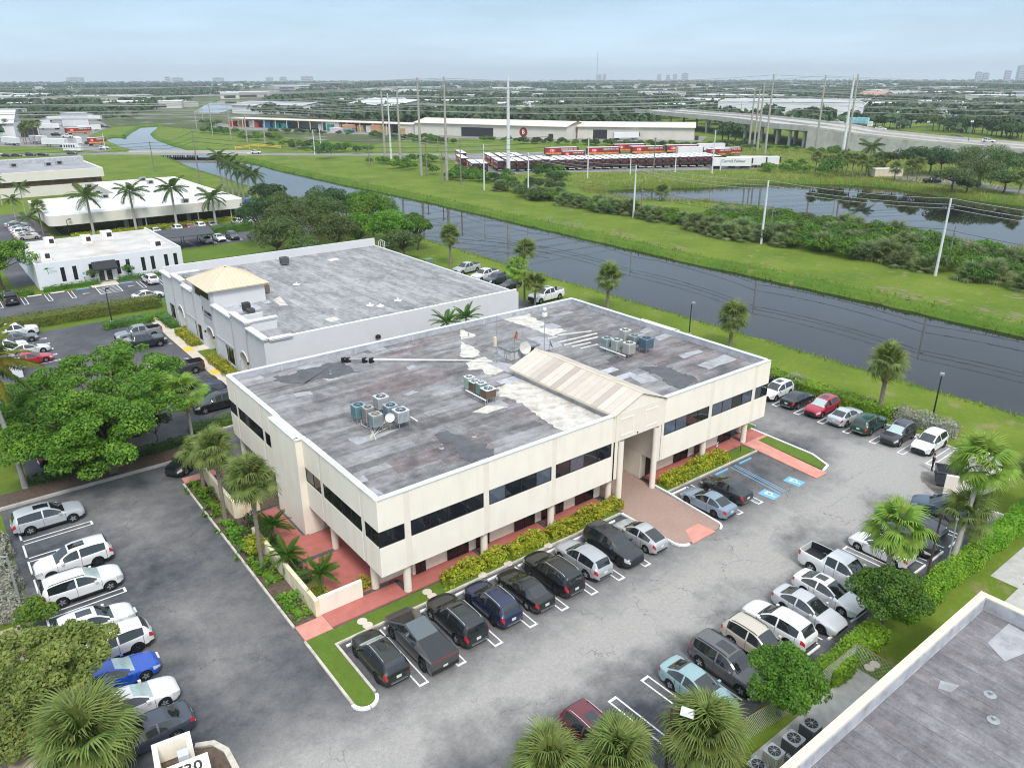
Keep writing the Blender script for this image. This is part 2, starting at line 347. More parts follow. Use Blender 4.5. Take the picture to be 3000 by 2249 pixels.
def m_asphalt(name, dark, pale, lo, hi, lanes=None, crack=True):
    m, t, p = nodes(name); tcn = N(t, 'ShaderNodeTexCoord'); v = tcn.outputs['Object']
    n1 = noise(t, .11, 6, .62, v); n2 = noise(t, .8, 5, .65, v); n3 = noise(t, 12, 4, .75, v)
    f = mathn(t, 'ADD', mathn(t, 'MULTIPLY', n1.outputs[0], .7), mathn(t, 'MULTIPLY', n2.outputs[0], .3))
    if lanes:                                    # worn by traffic along the drive lanes
        sp = N(t, 'ShaderNodeSeparateXYZ'); t.links.new(v, sp.inputs[0]); wob = mathn(t, 'MULTIPLY', mathn(t, 'SUBTRACT', n1.outputs[0], .5), 12.)
        for ax, c, hw, amt in lanes:
            d = mathn(t, 'ABSOLUTE', mathn(t, 'SUBTRACT', mathn(t, 'ADD', sp.outputs[ax], wob), c))
            q = mathn(t, 'MULTIPLY', mathn(t, 'SUBTRACT', 1., mathn(t, 'DIVIDE', d, hw), True), amt); f = mathn(t, 'ADD', f, q)
    cc = ramp(t, f, ((lo, dark), ((lo+hi)/2, tuple((a+b)/2*.9 for a, b in zip(dark, pale))), (hi, pale)))
    cc = mix(t, 1., cc, ramp(t, n3.outputs[0], ((.3, (.84,)*3), (.7, (1.16,)*3))), 'MULTIPLY'); cc = mix(t, 1., cc, ramp(t, noise(t, 4, 5, .75, v).outputs[0], ((.3, (.87,)*3), (.7, (1.13,)*3))), 'MULTIPLY')
    if crack:
        dis = noise(t, .9, 3, .6, v); add = N(t, 'ShaderNodeVectorMath', operation='ADD'); scl = N(t, 'ShaderNodeVectorMath', operation='SCALE'); scl.inputs['Scale'].default_value = 1.4
        t.links.new(dis.outputs['Color'], scl.inputs[0]); t.links.new(v, add.inputs[0]); t.links.new(scl.outputs[0], add.inputs[1])
        vo = N(t, 'ShaderNodeTexVoronoi', feature='DISTANCE_TO_EDGE'); vo.inputs['Scale'].default_value = .22; t.links.new(add.outputs[0], vo.inputs['Vector'])
        nm = noise(t, .16, 2, .5, v)
        ck = mathn(t, 'MULTIPLY', ramp(t, vo.outputs[0], ((.0, (1, 1, 1)), (.0065, (0, 0, 0)))), ramp(t, nm.outputs[0], ((.44, (0, 0, 0)), (.56, (.5,)*3))))
        cc = mix(t, ck, cc, tuple(x*.55 for x in dark))
    t.links.new(cc, p.inputs['Base Color']); p.inputs['Roughness'].default_value = .82; p.inputs['Specular IOR Level'].default_value = .3
    bump(t, p, n3.outputs[0], .25, .01); return m
ASPH = m_asphalt('asphalt_lot', (.046, .049, .060), (.315, .30, .282), .42, .86, lanes=((1, -11.2, 6.5, .42), (0, 45.5, 6., .26), (0, -9.5, 5., .10)))
ASPH2 = m_asphalt('asphalt_back_lot', (.062, .064, .074), (.20, .19, .19), .40, .80, crack=False)
ASPHF = m_asphalt('asphalt_far', (.15, .145, .14), (.34, .32, .30), .35, .7, crack=False)
def m_brick():
    m, t, p = nodes('herringbone_brick'); tcn = N(t, 'ShaderNodeTexCoord'); mpn = N(t, 'ShaderNodeMapping'); mpn.inputs['Rotation'].default_value = (0, 0, R(45)); mpn.inputs['Scale'].default_value = (5, 5, 5)
    t.links.new(tcn.outputs['Object'], mpn.inputs[0]); b = N(t, 'ShaderNodeTexBrick'); t.links.new(mpn.outputs[0], b.inputs[0])
    b.inputs['Color1'].default_value = (.34, .17, .13, 1); b.inputs['Color2'].default_value = (.46, .30, .24, 1); b.inputs['Mortar'].default_value = (.30, .24, .20, 1)
    b.inputs['Scale'].default_value = 1; b.inputs['Mortar Size'].default_value = .05
    n = noise(t, .5, 5, .6); cc = mix(t, ramp(t, n.outputs[0], ((.35, (0, 0, 0)), (.7, (.6,)*3))), b.outputs[0], (.30, .20, .17))
    t.links.new(cc, p.inputs['Base Color']); p.inputs['Roughness'].default_value = .85; bump(t, p, b.outputs['Fac'], .3, -.01); return m
BRICK = m_brick()
# ================================================================== ground, water, roads and lots
def subdiv(poly, step):
    out = []
    for i in range(len(poly)):
        a = Vector(poly[i]); b = Vector(poly[(i+1) % len(poly)]); n = max(1, int((b-a).length/step))
        out += [tuple(a.lerp(b, j/n)) for j in range(n)]
    return out
def offset(poly, d):
    k = len(poly); a = sum(poly[i][0]*poly[(i+1)%k][1]-poly[(i+1)%k][0]*poly[i][1] for i in range(k)); s = 1 if a > 0 else -1; out = []
    for i in range(k):
        p0, p1, p2 = Vector(poly[i-1]), Vector(poly[i]), Vector(poly[(i+1) % k]); d0 = (p1-p0).normalized(); d1 = (p2-p1).normalized()
        n = (Vector((d0.y, -d0.x))+Vector((d1.y, -d1.x))); n = n.normalized() if n.length > 1e-6 else Vector((d0.y, -d0.x)); q = p1+n*d*s; out.append((q.x, q.y))
    return out
def inside(p, poly):
    x, y = p; c = False; k = len(poly)
    for i in range(k):
        x0, y0 = poly[i]; x1, y1 = poly[i-1]
        if (y0 > y) != (y1 > y) and x < (x1-x0)*(y-y0)/(y1-y0)+x0: c = not c
    return c
WZ = -1.2
canal = [(69.6,-420),(69.6,-60),(69.4,0),(69.8,60),(70.6,120),(71.2,190),(73.5,255),(74.5,290),(79,335),(79.5,372),(76,404),(80,462),(83,488),(93,512),(98,503),(113,552),(136,619),(148,622),(132,569),(116,520),(107,475),(102,430),(100.5,385),(101.5,330),(101.5,292),(100,268),(100,210),(101.5,158),(100.5,110),(99.5,60),(100.3,20),(99.6,-20),(100,-60),(100,-420)]
pond = [(150.5,140),(162,142),(175,136),(190,127),(203,124),(216,119),(232,103),(237,88),(231,74),(229,65),(229,53),(228,40),(226,0),(222,-60),(165,-80),(158,-30),(157,0),(160,20),(158,27),(160,36),(158,50),(160,68),(163,88),(162,103),(149,118),(149,128)]
spond = [(162,366),(176,361),(181,339),(173,323),(160,343)]
farw = [(238,808),(248,790),(285,870),(330,960),(372,1060),(435,1250),(455,1340),(430,1345),(340,1120),(290,980),(250,880)]
farw2 = [(700,1840),(780,1860),(1010,2380),(1340,3100),(1260,3110),(960,2420)]
holes = []; bank = B()
for poly, step, wd, ins in ((canal, 3., 2.6, .35), (pond, 4., 2.2, .3), (spond, 6., 1.5, .2), (farw, 40., 3, 0), (farw2, 100., 4, 0)):
    w_ = subdiv(poly, step); amp = .45 if step < 5 else .2
    w_ = [(x+random.uniform(-amp, amp)*.7, y+random.uniform(-amp, amp)*.7) for x, y in w_]; h_ = offset(w_, wd)
    h_ = [(x+random.uniform(-amp, amp), y+random.uniform(-amp, amp)) for x, y in h_]; holes.append(h_)
    m_ = [((a[0]*.55+b[0]*.45), (a[1]*.55+b[1]*.45)) for a, b in zip(w_, h_)]; k = len(w_)
    i_ = offset(w_, -1.2)
    for i in range(k):
        j = (i+1) % k; q = lambda p, z: (p[0], p[1], z)
        bank.quad(q(h_[i], 0), q(h_[j], 0), q(m_[j], -.45), q(m_[i], -.45)).quad(q(m_[i], -.45), q(m_[j], -.45), q(w_[j], WZ-.05), q(w_[i], WZ-.05)).quad(q(w_[i], WZ-.05), q(w_[j], WZ-.05), q(i_[j], WZ-.9), q(i_[i], WZ-.9))
tag(bank.obj('water_bank', BANKG, smooth=60), kind='structure')
vs = []; es = []
def addring(p):
    n = len(vs); vs.extend(Vector(q) for q in p); es.extend((n+i, n+(i+1) % len(p)) for i in range(len(p)))
BIG = 9000.
addring([(-BIG, -BIG), (BIG, -BIG), (BIG, BIG), (-BIG, BIG)])
for s in (600, 2200): addring([(-s, -s), (s, -s), (s, s), (-s, s)])
for h_ in holes: addring(h_)
cv, ce, cf, *_ = geometry.delaunay_2d_cdt(vs, es, [], 0, 1e-4)
bbs = [(min(p[0] for p in h), max(p[0] for p in h), min(p[1] for p in h), max(p[1] for p in h)) for h in holes]
keep = []
for f in cf:
    cx = sum(cv[i].x for i in f)/len(f); cy = sum(cv[i].y for i in f)/len(f)
    if any(bb[0] <= cx <= bb[1] and bb[2] <= cy <= bb[3] and inside((cx, cy), h) for bb, h in zip(bbs, holes)): continue
    keep.append(tuple(f))
me = bpy.data.meshes.new('ground'); me.from_pydata([(v.x, v.y, 0) for v in cv], [], keep); me.materials.append(GRASS); me.materials.append(m_grass('district_ground', (.05, .075, .025), (.085, .105, .04), (.16, .15, .12), (.26, .25, .23), .56, .12))
me.polygons.foreach_set('material_index', [int(max(abs(p.center.x), abs(p.center.y)) > 601 or (p.center.y > 420 and p.center.x > 180)) for p in me.polygons])
tag(link('ground', me), kind='structure')
for nm, h in zip(('canal_water', 'pond_water', 'ditch_water', 'canal_water', 'canal_water'), holes):
    bb = (min(p[0] for p in h)-1, max(p[0] for p in h)+1, min(p[1] for p in h)-1, max(p[1] for p in h)+1)
    tag(B().quad((bb[0], bb[2], WZ), (bb[1], bb[2], WZ), (bb[1], bb[3], WZ), (bb[0], bb[3], WZ)).obj(nm, WATER), kind='structure')
def sheet(name, polys, z, m):
    b = B()
    for p in polys:
        if len(p) == 4 and not hasattr(p[0], '__len__'): x0, x1, y0, y1 = p; p = [(x0, y0), (x1, y0), (x1, y1), (x0, y1)]
        b.quad(*[(x, y, z) for x, y in p])
    return tag(b.obj(name, m), kind='structure')
sheet('parking_lot', [(-18.6, 44.6, -20.5, 30.05), (44.6, 54.3, -17.9, 46), (-2.4, 44.6, 30.05, 39.4), (-18.6, -3, -48, -20.5), (-3, 8, -24, -20.5), (43.2, 54.3, 46, 56)], .006, ASPH)
sheet('back_parking_lot', [(-16, 4.9, 35.3, 82.0)], .009, ASPH2)
sheet('side_parking_lot', [(-40, 14.5, 89.2, 104.4), (6.2, 20, 104.4, 105.9)], .006, ASPH2)
sheet('carport_lot', [(19.2, 47, 127, 150.8), (47, 58, 127, 205), (-8, 5, 112, 200)], .006, ASPH2)
sheet('dumpster_apron', [[(x+random.uniform(-.22, .22), y+random.uniform(-.22, .22)) for x, y in subdiv([(43.9, -15.4), (45.2, -13.6), (46.9, -12.9), (48.4, -13.9), (49.2, -15.4), (48.6, -17.8), (44.6, -17.4)], .5)]], .012, mat('oily_dirt', (.20, .18, .155), .9, var=.3, scale=1., dirt=((.07, .065, .06), .7, .9)))
# the street over the canal bridge, and its verge walls
road = [(-300, 520), (19, 391), (55, 376), (80, 356), (114, 325), (134, 306), (179, 268), (200, 250), (270, 232), (300, 205)]
tag(B().strip(road, (5.5, 5.5), -.2, .05).obj('street', ASPHF), kind='structure')
tag(B().strip([(-300, 540), (-60, 432), (20, 398)], (5, 9), -.2, .03).obj('street_shoulder', ASPHF), kind='structure')
# bridge deck, parapets, piers
br = empty('road_bridge', (90, 347, 0), label='low concrete road bridge crossing the canal on rows of dark piles', cat='bridge')
def brp(b, name, m): o = b.obj(name, m, br); o.location = (-90, -347, 0); return o
bd = [(66, 368), (74, 361), (98, 339), (112, 326.5)]
brp(B().strip(bd, (6, 6), -.15, .35), 'deck', CONC)
for s in (-1, 1): brp(B().strip([(x+.66*5.7*s, y+.75*5.7*s) for x, y in bd], (.25, .25), .352, 1.1), 'parapet', CONC)
for tq in (.3, .5, .7):
    bx, by = 74+24*tq, 361-22*tq
    for k in range(7): brp(B().tube([(bx+.66*(k-3)*1.7, by+.75*(k-3)*1.7, -3), (bx+.66*(k-3)*1.7, by+.75*(k-3)*1.7, -.16)], .28, 8), 'pile', DARKM)
# sandy tracks and worn earth on the far bank
trk = B()
for pts in ([('C',0,1040),('C',260,1065),('C',340,1085),('C',480,1090)], [('C',630,1190),('C',780,1195),('C',900,1235),('C',1050,1250),('C',960,1270),('C',760,1230)], [('C',1130,1285),('C',1280,1300),('C',1400,1340),('C',1450,1375),('C',1300,1350)], [('C',1450,1370),('C',1640,1380),('C',1760,1430),('C',1560,1420)],
            [('G',1270,50),('G',1500,85),('G',1750,130),('G',1480,100)], [('C',840,1130),('C',880,1135),('C',1000,1150),('C',860,1140)], [('H',1130,370),('H',1350,405),('H',1200,392)], [('H',1570,430),('H',1720,440),('H',1600,445)], [('H',1780,500),('H',2212,580),('H',2212,600),('H',1900,525)],
            [('H',1070,490),('H',1250,510),('H',1450,570),('H',1400,605),('H',1200,560)], [('H',1540,580),('H',1650,590),('H',1600,620)], [('H',1820,640),('H',2212,700),('H',2212,760),('H',1900,690)], [('B',590,760),('B',680,760),('B',700,790),('B',640,785)], [('B',870,840),('B',1050,880),('B',900,850)], [('H',150,300),('H',360,345),('H',200,330)]):
    P = [G(*p) for p in pts]; x0, x1, y0, y1 = min(p[0] for p in P), max(p[0] for p in P), min(p[1] for p in P), max(p[1] for p in P)
    for _ in range(int(6+(x1-x0)*(y1-y0)*.6)):
        cx, cy = random.uniform(x0, x1), random.uniform(y0, y1)
        if not inside((cx, cy), P): continue
        r_ = random.uniform(.15, .8); trk.quad(*[(cx+r_*random.uniform(.5, 1.2)*math.cos(a)*.8, cy+r_*random.uniform(.5, 1.5)*math.sin(a)*1.5, .012+.0015*(len(trk.f) % 9)) for a in np.arange(0, 6.2, .7)])
tag(trk.obj('bare_earth_patches', m_grass('patchy_earth', (.16, .145, .075), (.215, .19, .12), (.13, .16, .035), (.11, .16, .025), .5, 2.)), kind='structure')

# ------------------------------------------------------------------ office site: raised planting, paths, kerbs
def lawn(name, poly, z=.10, m=None):
    b = B(); b.prism(poly, -.1, z); return tag(b.obj(name, m or LAWN), kind='structure')
def arc(cx, cy, r_, a0, a1, n=8): return [(cx+r_*math.cos(R(a0+(a1-a0)*i/n)), cy+r_*math.sin(R(a0+(a1-a0)*i/n))) for i in range(n+1)]
isl = [(-5.45, 0.05), (-5.45, -6.4)]+arc(-4.86, -6.5, .62, 185, 360, 8)+[(-4.22, -1.25), (20.6, -1.25), (20.6, 0.05)]
lawn('lawn', isl)
lawn('lawn', [(26.3, -1.3), (38.6, -1.3), (38.6, .05), (26.3, .05)])
lawn('lawn', [(40.75, -.1), (42.2, -.1), (42.05, -5), (41.2, -7.0), (40.2, -7.15)])
lawn('lawn', [(41.8, 2.0), (43.2, 2.0), (43.2, 27.5), (41.8, 27.5)])
lawn('planting_bed', [(-5.4, 1.75), (-3.9, 1.75), (-3.9, 25.2), (-5.4, 25.2)], .09, MULCH)
lawn('rear_bed', [(-2.5, 17.0), (-.2, 17.0), (-.2, 30.6), (-2.5, 30.6)], .09, MULCH)

def pav(name, poly, z, m): b = B(); b.prism(poly, -.1, z); return tag(b.obj(name, m), kind='structure')
pav('pink_walk', [(-3.6, .25), (20.7, .25), (20.7, 2.2), (3.2, 2.2), (3.2, 11.1), (-.3, 11.1), (-.3, 11.3), (-.75, 11.3), (-.75, 16.6), (-3.6, 16.6)], .115, PINK)
pav('pink_walk', [(26.6, .25), (42.3, .25), (42.3, 1.95), (26.6, 1.95)], .115, PINK)
pav('pink_path', [(-5.5, .1), (-3.62, .1), (-3.62, 1.7), (-5.5, 1.7)], .112, PINKL)
pav('pink_path', [(38.85, .23), (38.85, -1.3), (38.3, -7.8), (39.9, -7.85), (40.7, -.15), (42.3, -.15), (42.3, .23)], .108, PINKL)
pav('pink_path', [(-5.4, 25.3), (-2.6, 25.3), (-2.6, 26.4), (-5.4, 26.4)], .10, PINKL)
pav('brick_entrance', [(20.95, -6.6)]+arc(21.75, -6.7, .8, 180, 270, 5)+arc(25.0, -6.9, .7, 270, 360, 5)+[(26.15, 3.8), (26.15, 12), (21.4, 12), (21.4, .2), (20.95, .2)], .10, BRICK)
pav('brick_ramp', [(21.9, -7.75), (24.6, -7.75), (24.4, -6.2), (22.9, -6.2)], .104, PINKL)
# slate bands laid across the walk, stone by stone
for k in range(6):
    xa = (2.1, 8.5, 14.7, 33.1, 39.3)[k] if k < 5 else None
    if xa:
        for j in range(4): tag(B().box(xa-.22, xa+.22, .3+j*.42, .3+j*.42+.4, .1, .121).obj('slate_tile', mat('slate', (.075, .075, .08), .7, var=.25)), kind='structure')
for j in range(8): tag(B().box(-3.4+j*.46, -3.4+j*.46+.44, 7.9, 8.32, .1, .121).obj('slate_tile', MT['slate']), kind='structure')
for j in range(7): tag(B().box(-.6+j*.4, -.6+j*.4+.38, 1.85, 2.18, .1, .121).obj('slate_tile', MT['slate']), kind='structure')
def kerb(name, path, w_=.16, h=.14, m=None): return tag(B().strip(path, (w_/2, w_/2), -.05, h).obj(name, m or KERB), kind='structure')
kerb('kerb', [(-5.55, .05), (-5.55, -6.4)]); kerb('kerb', [(-5.55, 1.75), (-5.55, 25.3)])
kerb('kerb', arc(-4.86, -6.45, .72, 180, 268, 6), .2, m=WHITEP); kerb('kerb', arc(-4.86, -6.45, .72, 272, 355, 6), .2, m=WHITEP)
kerb('kerb', [(-4.12, -6.3), (-4.12, -1.35), (20.75, -1.35)])
kerb('kerb', [(20.78, -1.45), (20.82, -6.6)]+arc(21.75, -6.7, .95, 180, 265, 5), .18, m=WHITEP)
kerb('kerb', [(26.28, .1), (26.25, -1.5), (25.82, -6.8)]+arc(25.0, -6.95, .82, 0, -75, 5), .18, m=WHITEP)
kerb('kerb', [(26.35, -1.4), (38.75, -1.4)]); kerb('kerb', [(42.4, 1.9), (42.35, -.1), (42.2, -5), (41.3, -7.1), (40.1, -7.4)], .2, m=WHITEP)
kerb('kerb', [(-18.7, 30.15), (-2.7, 30.15)], .3, .2, CONC); kerb('kerb', [(-2.3, 34.6), (34, 34.6)], .18)
kerb('kerb', [(43.3, 2), (43.3, 28)]); kerb('kerb', [(44.4, -18), (44.6, -20.6)], .2, m=WHITEP)
kerb('kerb', [(53.6, -14.2), (54.1, -9)], .2)
sheet('lawn', [(-40, -2.5, 30.35, 35.2), (4.95, 8, 79.2, 82.05), (-30, 14, 82.1, 89.1)], .012, LAWN)
sheet('mulch_bed', [(-19, -3.4, 30.35, 33.0)], .018, MULCH)

sheet('service_yard_slab', [[(9, -25.7), (19.4, -25.7), (19.4, -22.2), (9, -22.2)]], .02, CONC)
sheet('concrete_walk', [[(35.3, -25.0), (35.3, -23.2), (60, -23.2), (60, -25.0)], [(32.9, -29), (32.9, -25.0), (36, -25.0), (36, -29)]], .02, CONC)
sheet('side_walk', [(4.95, 6.2, 39.6, 79.1), (6.2, 7.8, 60.2, 62.3), (6.2, 7.8, 44, 47.5), (6.2, 7.8, 70.3, 72)], .02, PATHC)
sheet('yellow_warning_pad', [(5.0, 6.1, 60.8, 62.6), (5.0, 6.1, 50.4, 52), (4.9, 6.0, 78, 79)], .026, YELL)
sheet('lawn', [(20.1, 38, 106, 126.8)], .012, LAWN)
# ------------------------------------------------------------------ painted bays
def hairpin(p0, p1, gap=.55, w_=.1, m=None, z=.011):
    "double line from p0 to p1 closed at the p1 end"
    a, b_ = Vector(p0), Vector(p1); d = (b_-a).normalized(); n = Vector((-d.y, d.x))*gap/2
    bb = B(); bb.strip([tuple(a+n), tuple(b_+n)], (w_/2, w_/2), z-.003, z); bb.strip([tuple(a-n), tuple(b_-n)], (w_/2, w_/2), z-.003, z)
    bb.strip([tuple(b_+n*1.18-d*.05), tuple(b_-n*1.18-d*.05)], (w_*.8, w_*.8), z-.003, z+.002); return tag(bb.obj('bay_marking', m or LINE), kind='structure')
for x in (-1.56, 1.11, 3.87, 6.66, 9.36, 12.04, 14.65, 17.3): hairpin((x, -1.7), (x, -7.5))
for x in (28.65, 31.3): hairpin((x, -1.7), (x-.25, -7.3))
for x in (6.2, 8.85, 11.5, 14.2, 16.9, 19.6, 22.3, 25.0, 27.8, 30.5, 33.2, 35.9, 38.6): hairpin((x+.15, -19.6), (x, -15.0))
for i, y in enumerate((6.75, 4.0, 1.3, -1.5, -4.3, -7.1, -9.9, -12.6)): hairpin((54.1-.06*i, y+.1), (49.45-.1*i, y))
for y in (23.55, 20.75, 18.15, 15.45, 12.75, 10.0, 7.3, 4.6, 1.95, -.8): hairpin((-17.75, y), (-13.05, y))
def wheel_stop(x, y, rz, m=None, label='white concrete wheel stop at the head of a parking bay', cat='wheel stop', group='white wheel stops in the office lot', ln=1.75):
    b = B(); n = 6; prof = [(-.075, .0), (-.07, .07), (-.045, .12), (.045, .12), (.07, .07), (.075, 0)]
    for s0, s1 in ((-ln/2, ln/2),):
        k = len(b.v); b.v += [(s0, p[0], p[1]) for p in prof]+[(s1, p[0], p[1]) for p in prof]
        for i in range(5): b.f.append((k+i, k+6+i, k+7+i, k+1+i)); b.m.append(0)
        b.f.append(tuple(k+i for i in range(6))); b.f.append(tuple(k+6+i for i in range(6))[::-1]); b.m += [0, 0]
    return tag(b.obj('wheel_stop', m or WHITEP, loc=(x, y, .008), rot=(0, 0, rz)), label, cat, group)
for y in (24.9, 22.1, 19.5, 16.8, 14.1, 11.4, 8.6, 5.9): wheel_stop(-17.85, y, R(90), label='white concrete wheel stop in the bays along the silver shrubs')
for x in (-2.8, -.2, 2.5, 5.3, 8.0, 10.7, 13.35, 16.0, 18.7, 27.2): wheel_stop(x, -1.85, 0, label='white concrete wheel stop at the office front kerb')
for x in (10.1, 12.9, 15.6, 18.3, 21.0, 23.7, 26.4, 29.2, 31.9, 34.6, 37.3): wheel_stop(x+.15, -19.8, 0, label='white concrete wheel stop in the row before the green hedge')
for i, y in enumerate((5.4, 2.65, -.1, -2.9, -5.7, -8.5, -11.2)): wheel_stop(54.2-.05*i, y, R(90), label='white concrete wheel stop in the row along the canal hedge')
wheel_stop(53.75, -13.7, R(100)); wheel_stop(43.3, -19.6, R(20))
for x in (32.9, 36.3): wheel_stop(x-.1, -1.95, 0, BLUEL, 'light blue painted wheel stop in accessible parking bay', 'wheel stop', 'blue wheel stops of the accessible bays')
# accessible bays: blue aisle lines and wheelchair pads
bb = B()
for dx in (-.5, -.05, .2): bb.strip([(34.75+dx, -1.8), (34.2+dx, -7.4)], (.035, .035), .008, .0115)
for q in ((31.5, 0), ): bb.strip([(31.05, -5.6), (30.95, -7.3)], (.05, .05), .008, .0115)
tag(bb.obj('blue_aisle_lines', BLUEL), kind='structure')
def wheelchair(x, y, rz, m=None, pad=True):
    if pad: b = B(); b.box(-.75, .75, -.55, .55, 0, .003); tag(b.obj('blue_symbol_pad', BLUEL, loc=(x, y, .012), rot=(0, 0, rz)), kind='structure')
    b = B()
    ring = [(.1+.3*math.cos(R(t)), -.05+.3*math.sin(R(t))) for t in range(-200, 61, 20)]
    b.strip(ring, (.045, .045), 0, .003); b.strip([(-.42, .05), (-.1, .12), (.22, .08), (.3, -.3), (.42, -.36)], (.04, .04), .0032, .006); b.prism([(-.5+.08*math.cos(R(t)), .05+.08*math.sin(R(t))) for t in range(0, 360, 45)], 0, .003)
    return tag(b.obj('wheelchair_symbol', LINE, loc=(x, y, .0165), rot=(0, 0, rz)), kind='structure')
for k, x, y in (('O', 350, 995), ('O', 148, 1100)): wheelchair(*G(k, x, y), R(95))
# hatching and bays of the white building's lot
for x in (-11.2, -7.8, -4.45): hairpin((x, 104.0), (x, 99.2))
for x, m in ((-1.1, LINE), (9.5, LINE), (12.6, LINE)): hairpin((x, 103.9), (x-.1, 98.7), m=m)
bb = B()
for x in (2.8, 6.1): bb.strip([(x, 103.8), (x-.15, 98.8)], (.06, .06), .008, .011)
for k in range(5): bb.strip([(2.7, 98.8+k*.9), (6.0, 100+k*.9)], (.07, .07), .0075, .0105)
bb.strip([(2.6, 98.7), (6.0, 98.7)], (.06, .06), .008, .011); tag(bb.obj('hatched_aisle', LINE), kind='structure')
sheet('entrance_slab', [(2.4, 6.6, 103.9, 107.2)], .02, PATHC); wheelchair(.8, 100.6, R(200), pad=False); wheelchair(7.8, 101.2, R(200), pad=False)
for x, m, lb, gp in ((-9.5, WHITEP, 'white wheel stop before the hedge of the white building', 'white wheel stops at the white building'), (-6.1, WHITEP, 'white wheel stop before the hedge of the white building', 'white wheel stops at the white building'), (-2.8, WHITEP, 'white wheel stop before the hedge of the white building', 'white wheel stops at the white building'), (.9, BLUEL, 'pale blue wheel stop beside the hatched aisle of white building', 'blue wheel stops at the white building'), (7.7, BLUEL, 'pale blue wheel stop beside the hatched aisle of white building', 'blue wheel stops at the white building')):
    wheel_stop(x, 104.1, R(0), m, lb, 'wheel stop', gp, 2.0)
for y in (67.6, 70.3, 73.0, 75.7, 78.4): hairpin((-12.5, y), (-8.2, y), .4)
for y in (42, 44.7, 47.4, 50.1, 52.8, 55.5, 58.2, 65.6, 68.3, 71): hairpin((4.6, y), (-.4, y), .4)
for x in (26.6, 29.3, 31.0, 33.9, 36.6): hairpin((x, 134.5), (x+.1, 129.0), .4)
# ================================================================== the office building
LX, WY, HB, HT, RZ = 41.4, 27.7, 2.39, 8.1, 7.52
ob = empty('office_building', (0, 0, 0), label='two-storey cream office building on round columns with patched flat roof', cat='building')
def part(b, name, m, parent=None, smooth=0): return b.obj(name, m, parent or ob, smooth)
WB, WT = 4.6, 5.8           # window band
fr_b = [(0, 1.9), (2.36, 8.26), (8.72, 14.5), (14.9, 20.74), (26.9, 32.78), (33.2, 39.0), (39.46, LX)]
def winset(parent, axis, c, a0, a1, z0, z1, n, inward, blinds=()):
    "framed strip window; axis 'x' = runs along x in the plane y=c"
    f = B(); t = .05; dpt = .10
    def bx(b, s0, s1, d0, d1, q0, q1):
        if axis == 'x': b.box(s0, s1, min(c+d0*inward, c+d1*inward), max(c+d0*inward, c+d1*inward), q0, q1)
        else: b.box(min(c+d0*inward, c+d1*inward), max(c+d0*inward, c+d1*inward), s0, s1, q0, q1)
    bx(f, a0, a1, .03, dpt, z0, z0+t); bx(f, a0, a1, .03, dpt, z1-t, z1); w_ = (a1-a0)/n
    for i in range(n+1): s = a0+i*w_; s0 = max(a0, s-t/2); s1 = min(a1, s+t/2); bx(f, s0 if i else a0, s1 if i < n else a1, .028, dpt, z0+t, z1-t)
    wo_ = part(f, 'window', FRAME, parent)
    for i in range(n):
        g = B(); bx(g, a0+i*w_+t/2+.002, a0+(i+1)*w_-t/2-.002, .06, .075, z0+t+.002, z1-t-.002); part(g, 'pane', GLASSB if i in blinds else GLASS, wo_)
    return wo_
bl = {1: (), 2: (), 3: (0, 3), 4: (1,), 5: (0, 1), 6: (0, 1, 3), 7: (0,)}
for i, (a, b_) in enumerate(fr_b):
    part(B().box(a, b_, 0, .3, HB, WB), 'spandrel_panel', STUCCO); part(B().box(a, b_, 0, .3, WT, HT), 'parapet_panel', STUCCO)
    winset(None, 'x', 0, a+(0 if i == 0 else .04), b_-(0 if i == 6 else .04), WB, WT, (1, 4, 4, 4, 4, 4, 2)[i] if i else 2, 1, bl[i+1])
for a, b_ in ((1.9, 2.36), (8.26, 8.72), (14.5, 14.9), (20.74, 21.1), (26.55, 26.9), (32.78, 33.2), (39.0, 39.46)):
    part(B().box(a, b_, .02, .3, HB, HT), 'pilaster_strip', STUCCO2)
for sgn, X0 in ((1, 0), (-1, LX)):
    e0, e1 = (X0, X0+.3) if sgn > 0 else (X0-.3, X0)
    for a, b_, n in ((.302, 1.95, 2), (2.4, 8.24, 4), (8.66, 11.3, 2), (18.1, 19.25, 1), (19.7, 25.5, 4), (25.9, WY, 2)):
        part(B().box(e0, e1, a, b_, HB, WB), 'spandrel_panel', STUCCO); part(B().box(e0, e1, a, b_, WT, HT), 'parapet_panel', STUCCO)
        winset(None, 'y', X0, a, b_-.02, WB, WT, n, sgn)
    for a, b_ in ((1.95, 2.4), (8.24, 8.66), (16.4, 18.1), (19.25, 19.7), (25.5, 25.9)): part(B().box(e0+.02*(sgn > 0), e1-.02*(sgn < 0), a, b_, HB, HT), 'pilaster_strip', STUCCO2 if b_-a < 1 else STUCCO)
    xs = (X0-.52, X0+.28) if sgn > 0 else (X0-.28, X0+.3)
    part(B().box(xs[0], xs[1], 11.302, 16.398, 0, HT), 'stair_tower', STUCCO); part(B().box(min(xs[0]+.4*(sgn>0), xs[1]-.05), max(xs[1]+2.5*(sgn>0), xs[1]-.1) if sgn > 0 else xs[1]-.1, 11.31, 16.39, 0, HB+.02), 'stair_base', STUCCO)
part(B().box(.3, LX-.3, WY-.3, WY, HB, HT), 'rear_wall', STUCCO)
part(B().box(.31, 21.09, .31, WY-.31, HB+.02, HB+.3).box(26.56, LX-.31, .31, WY-.31, HB+.02, HB+.3).box(21.09, 26.56, 12.01, WY-.31, HB+.02, HB+.3), 'soffit', STUCCO2)
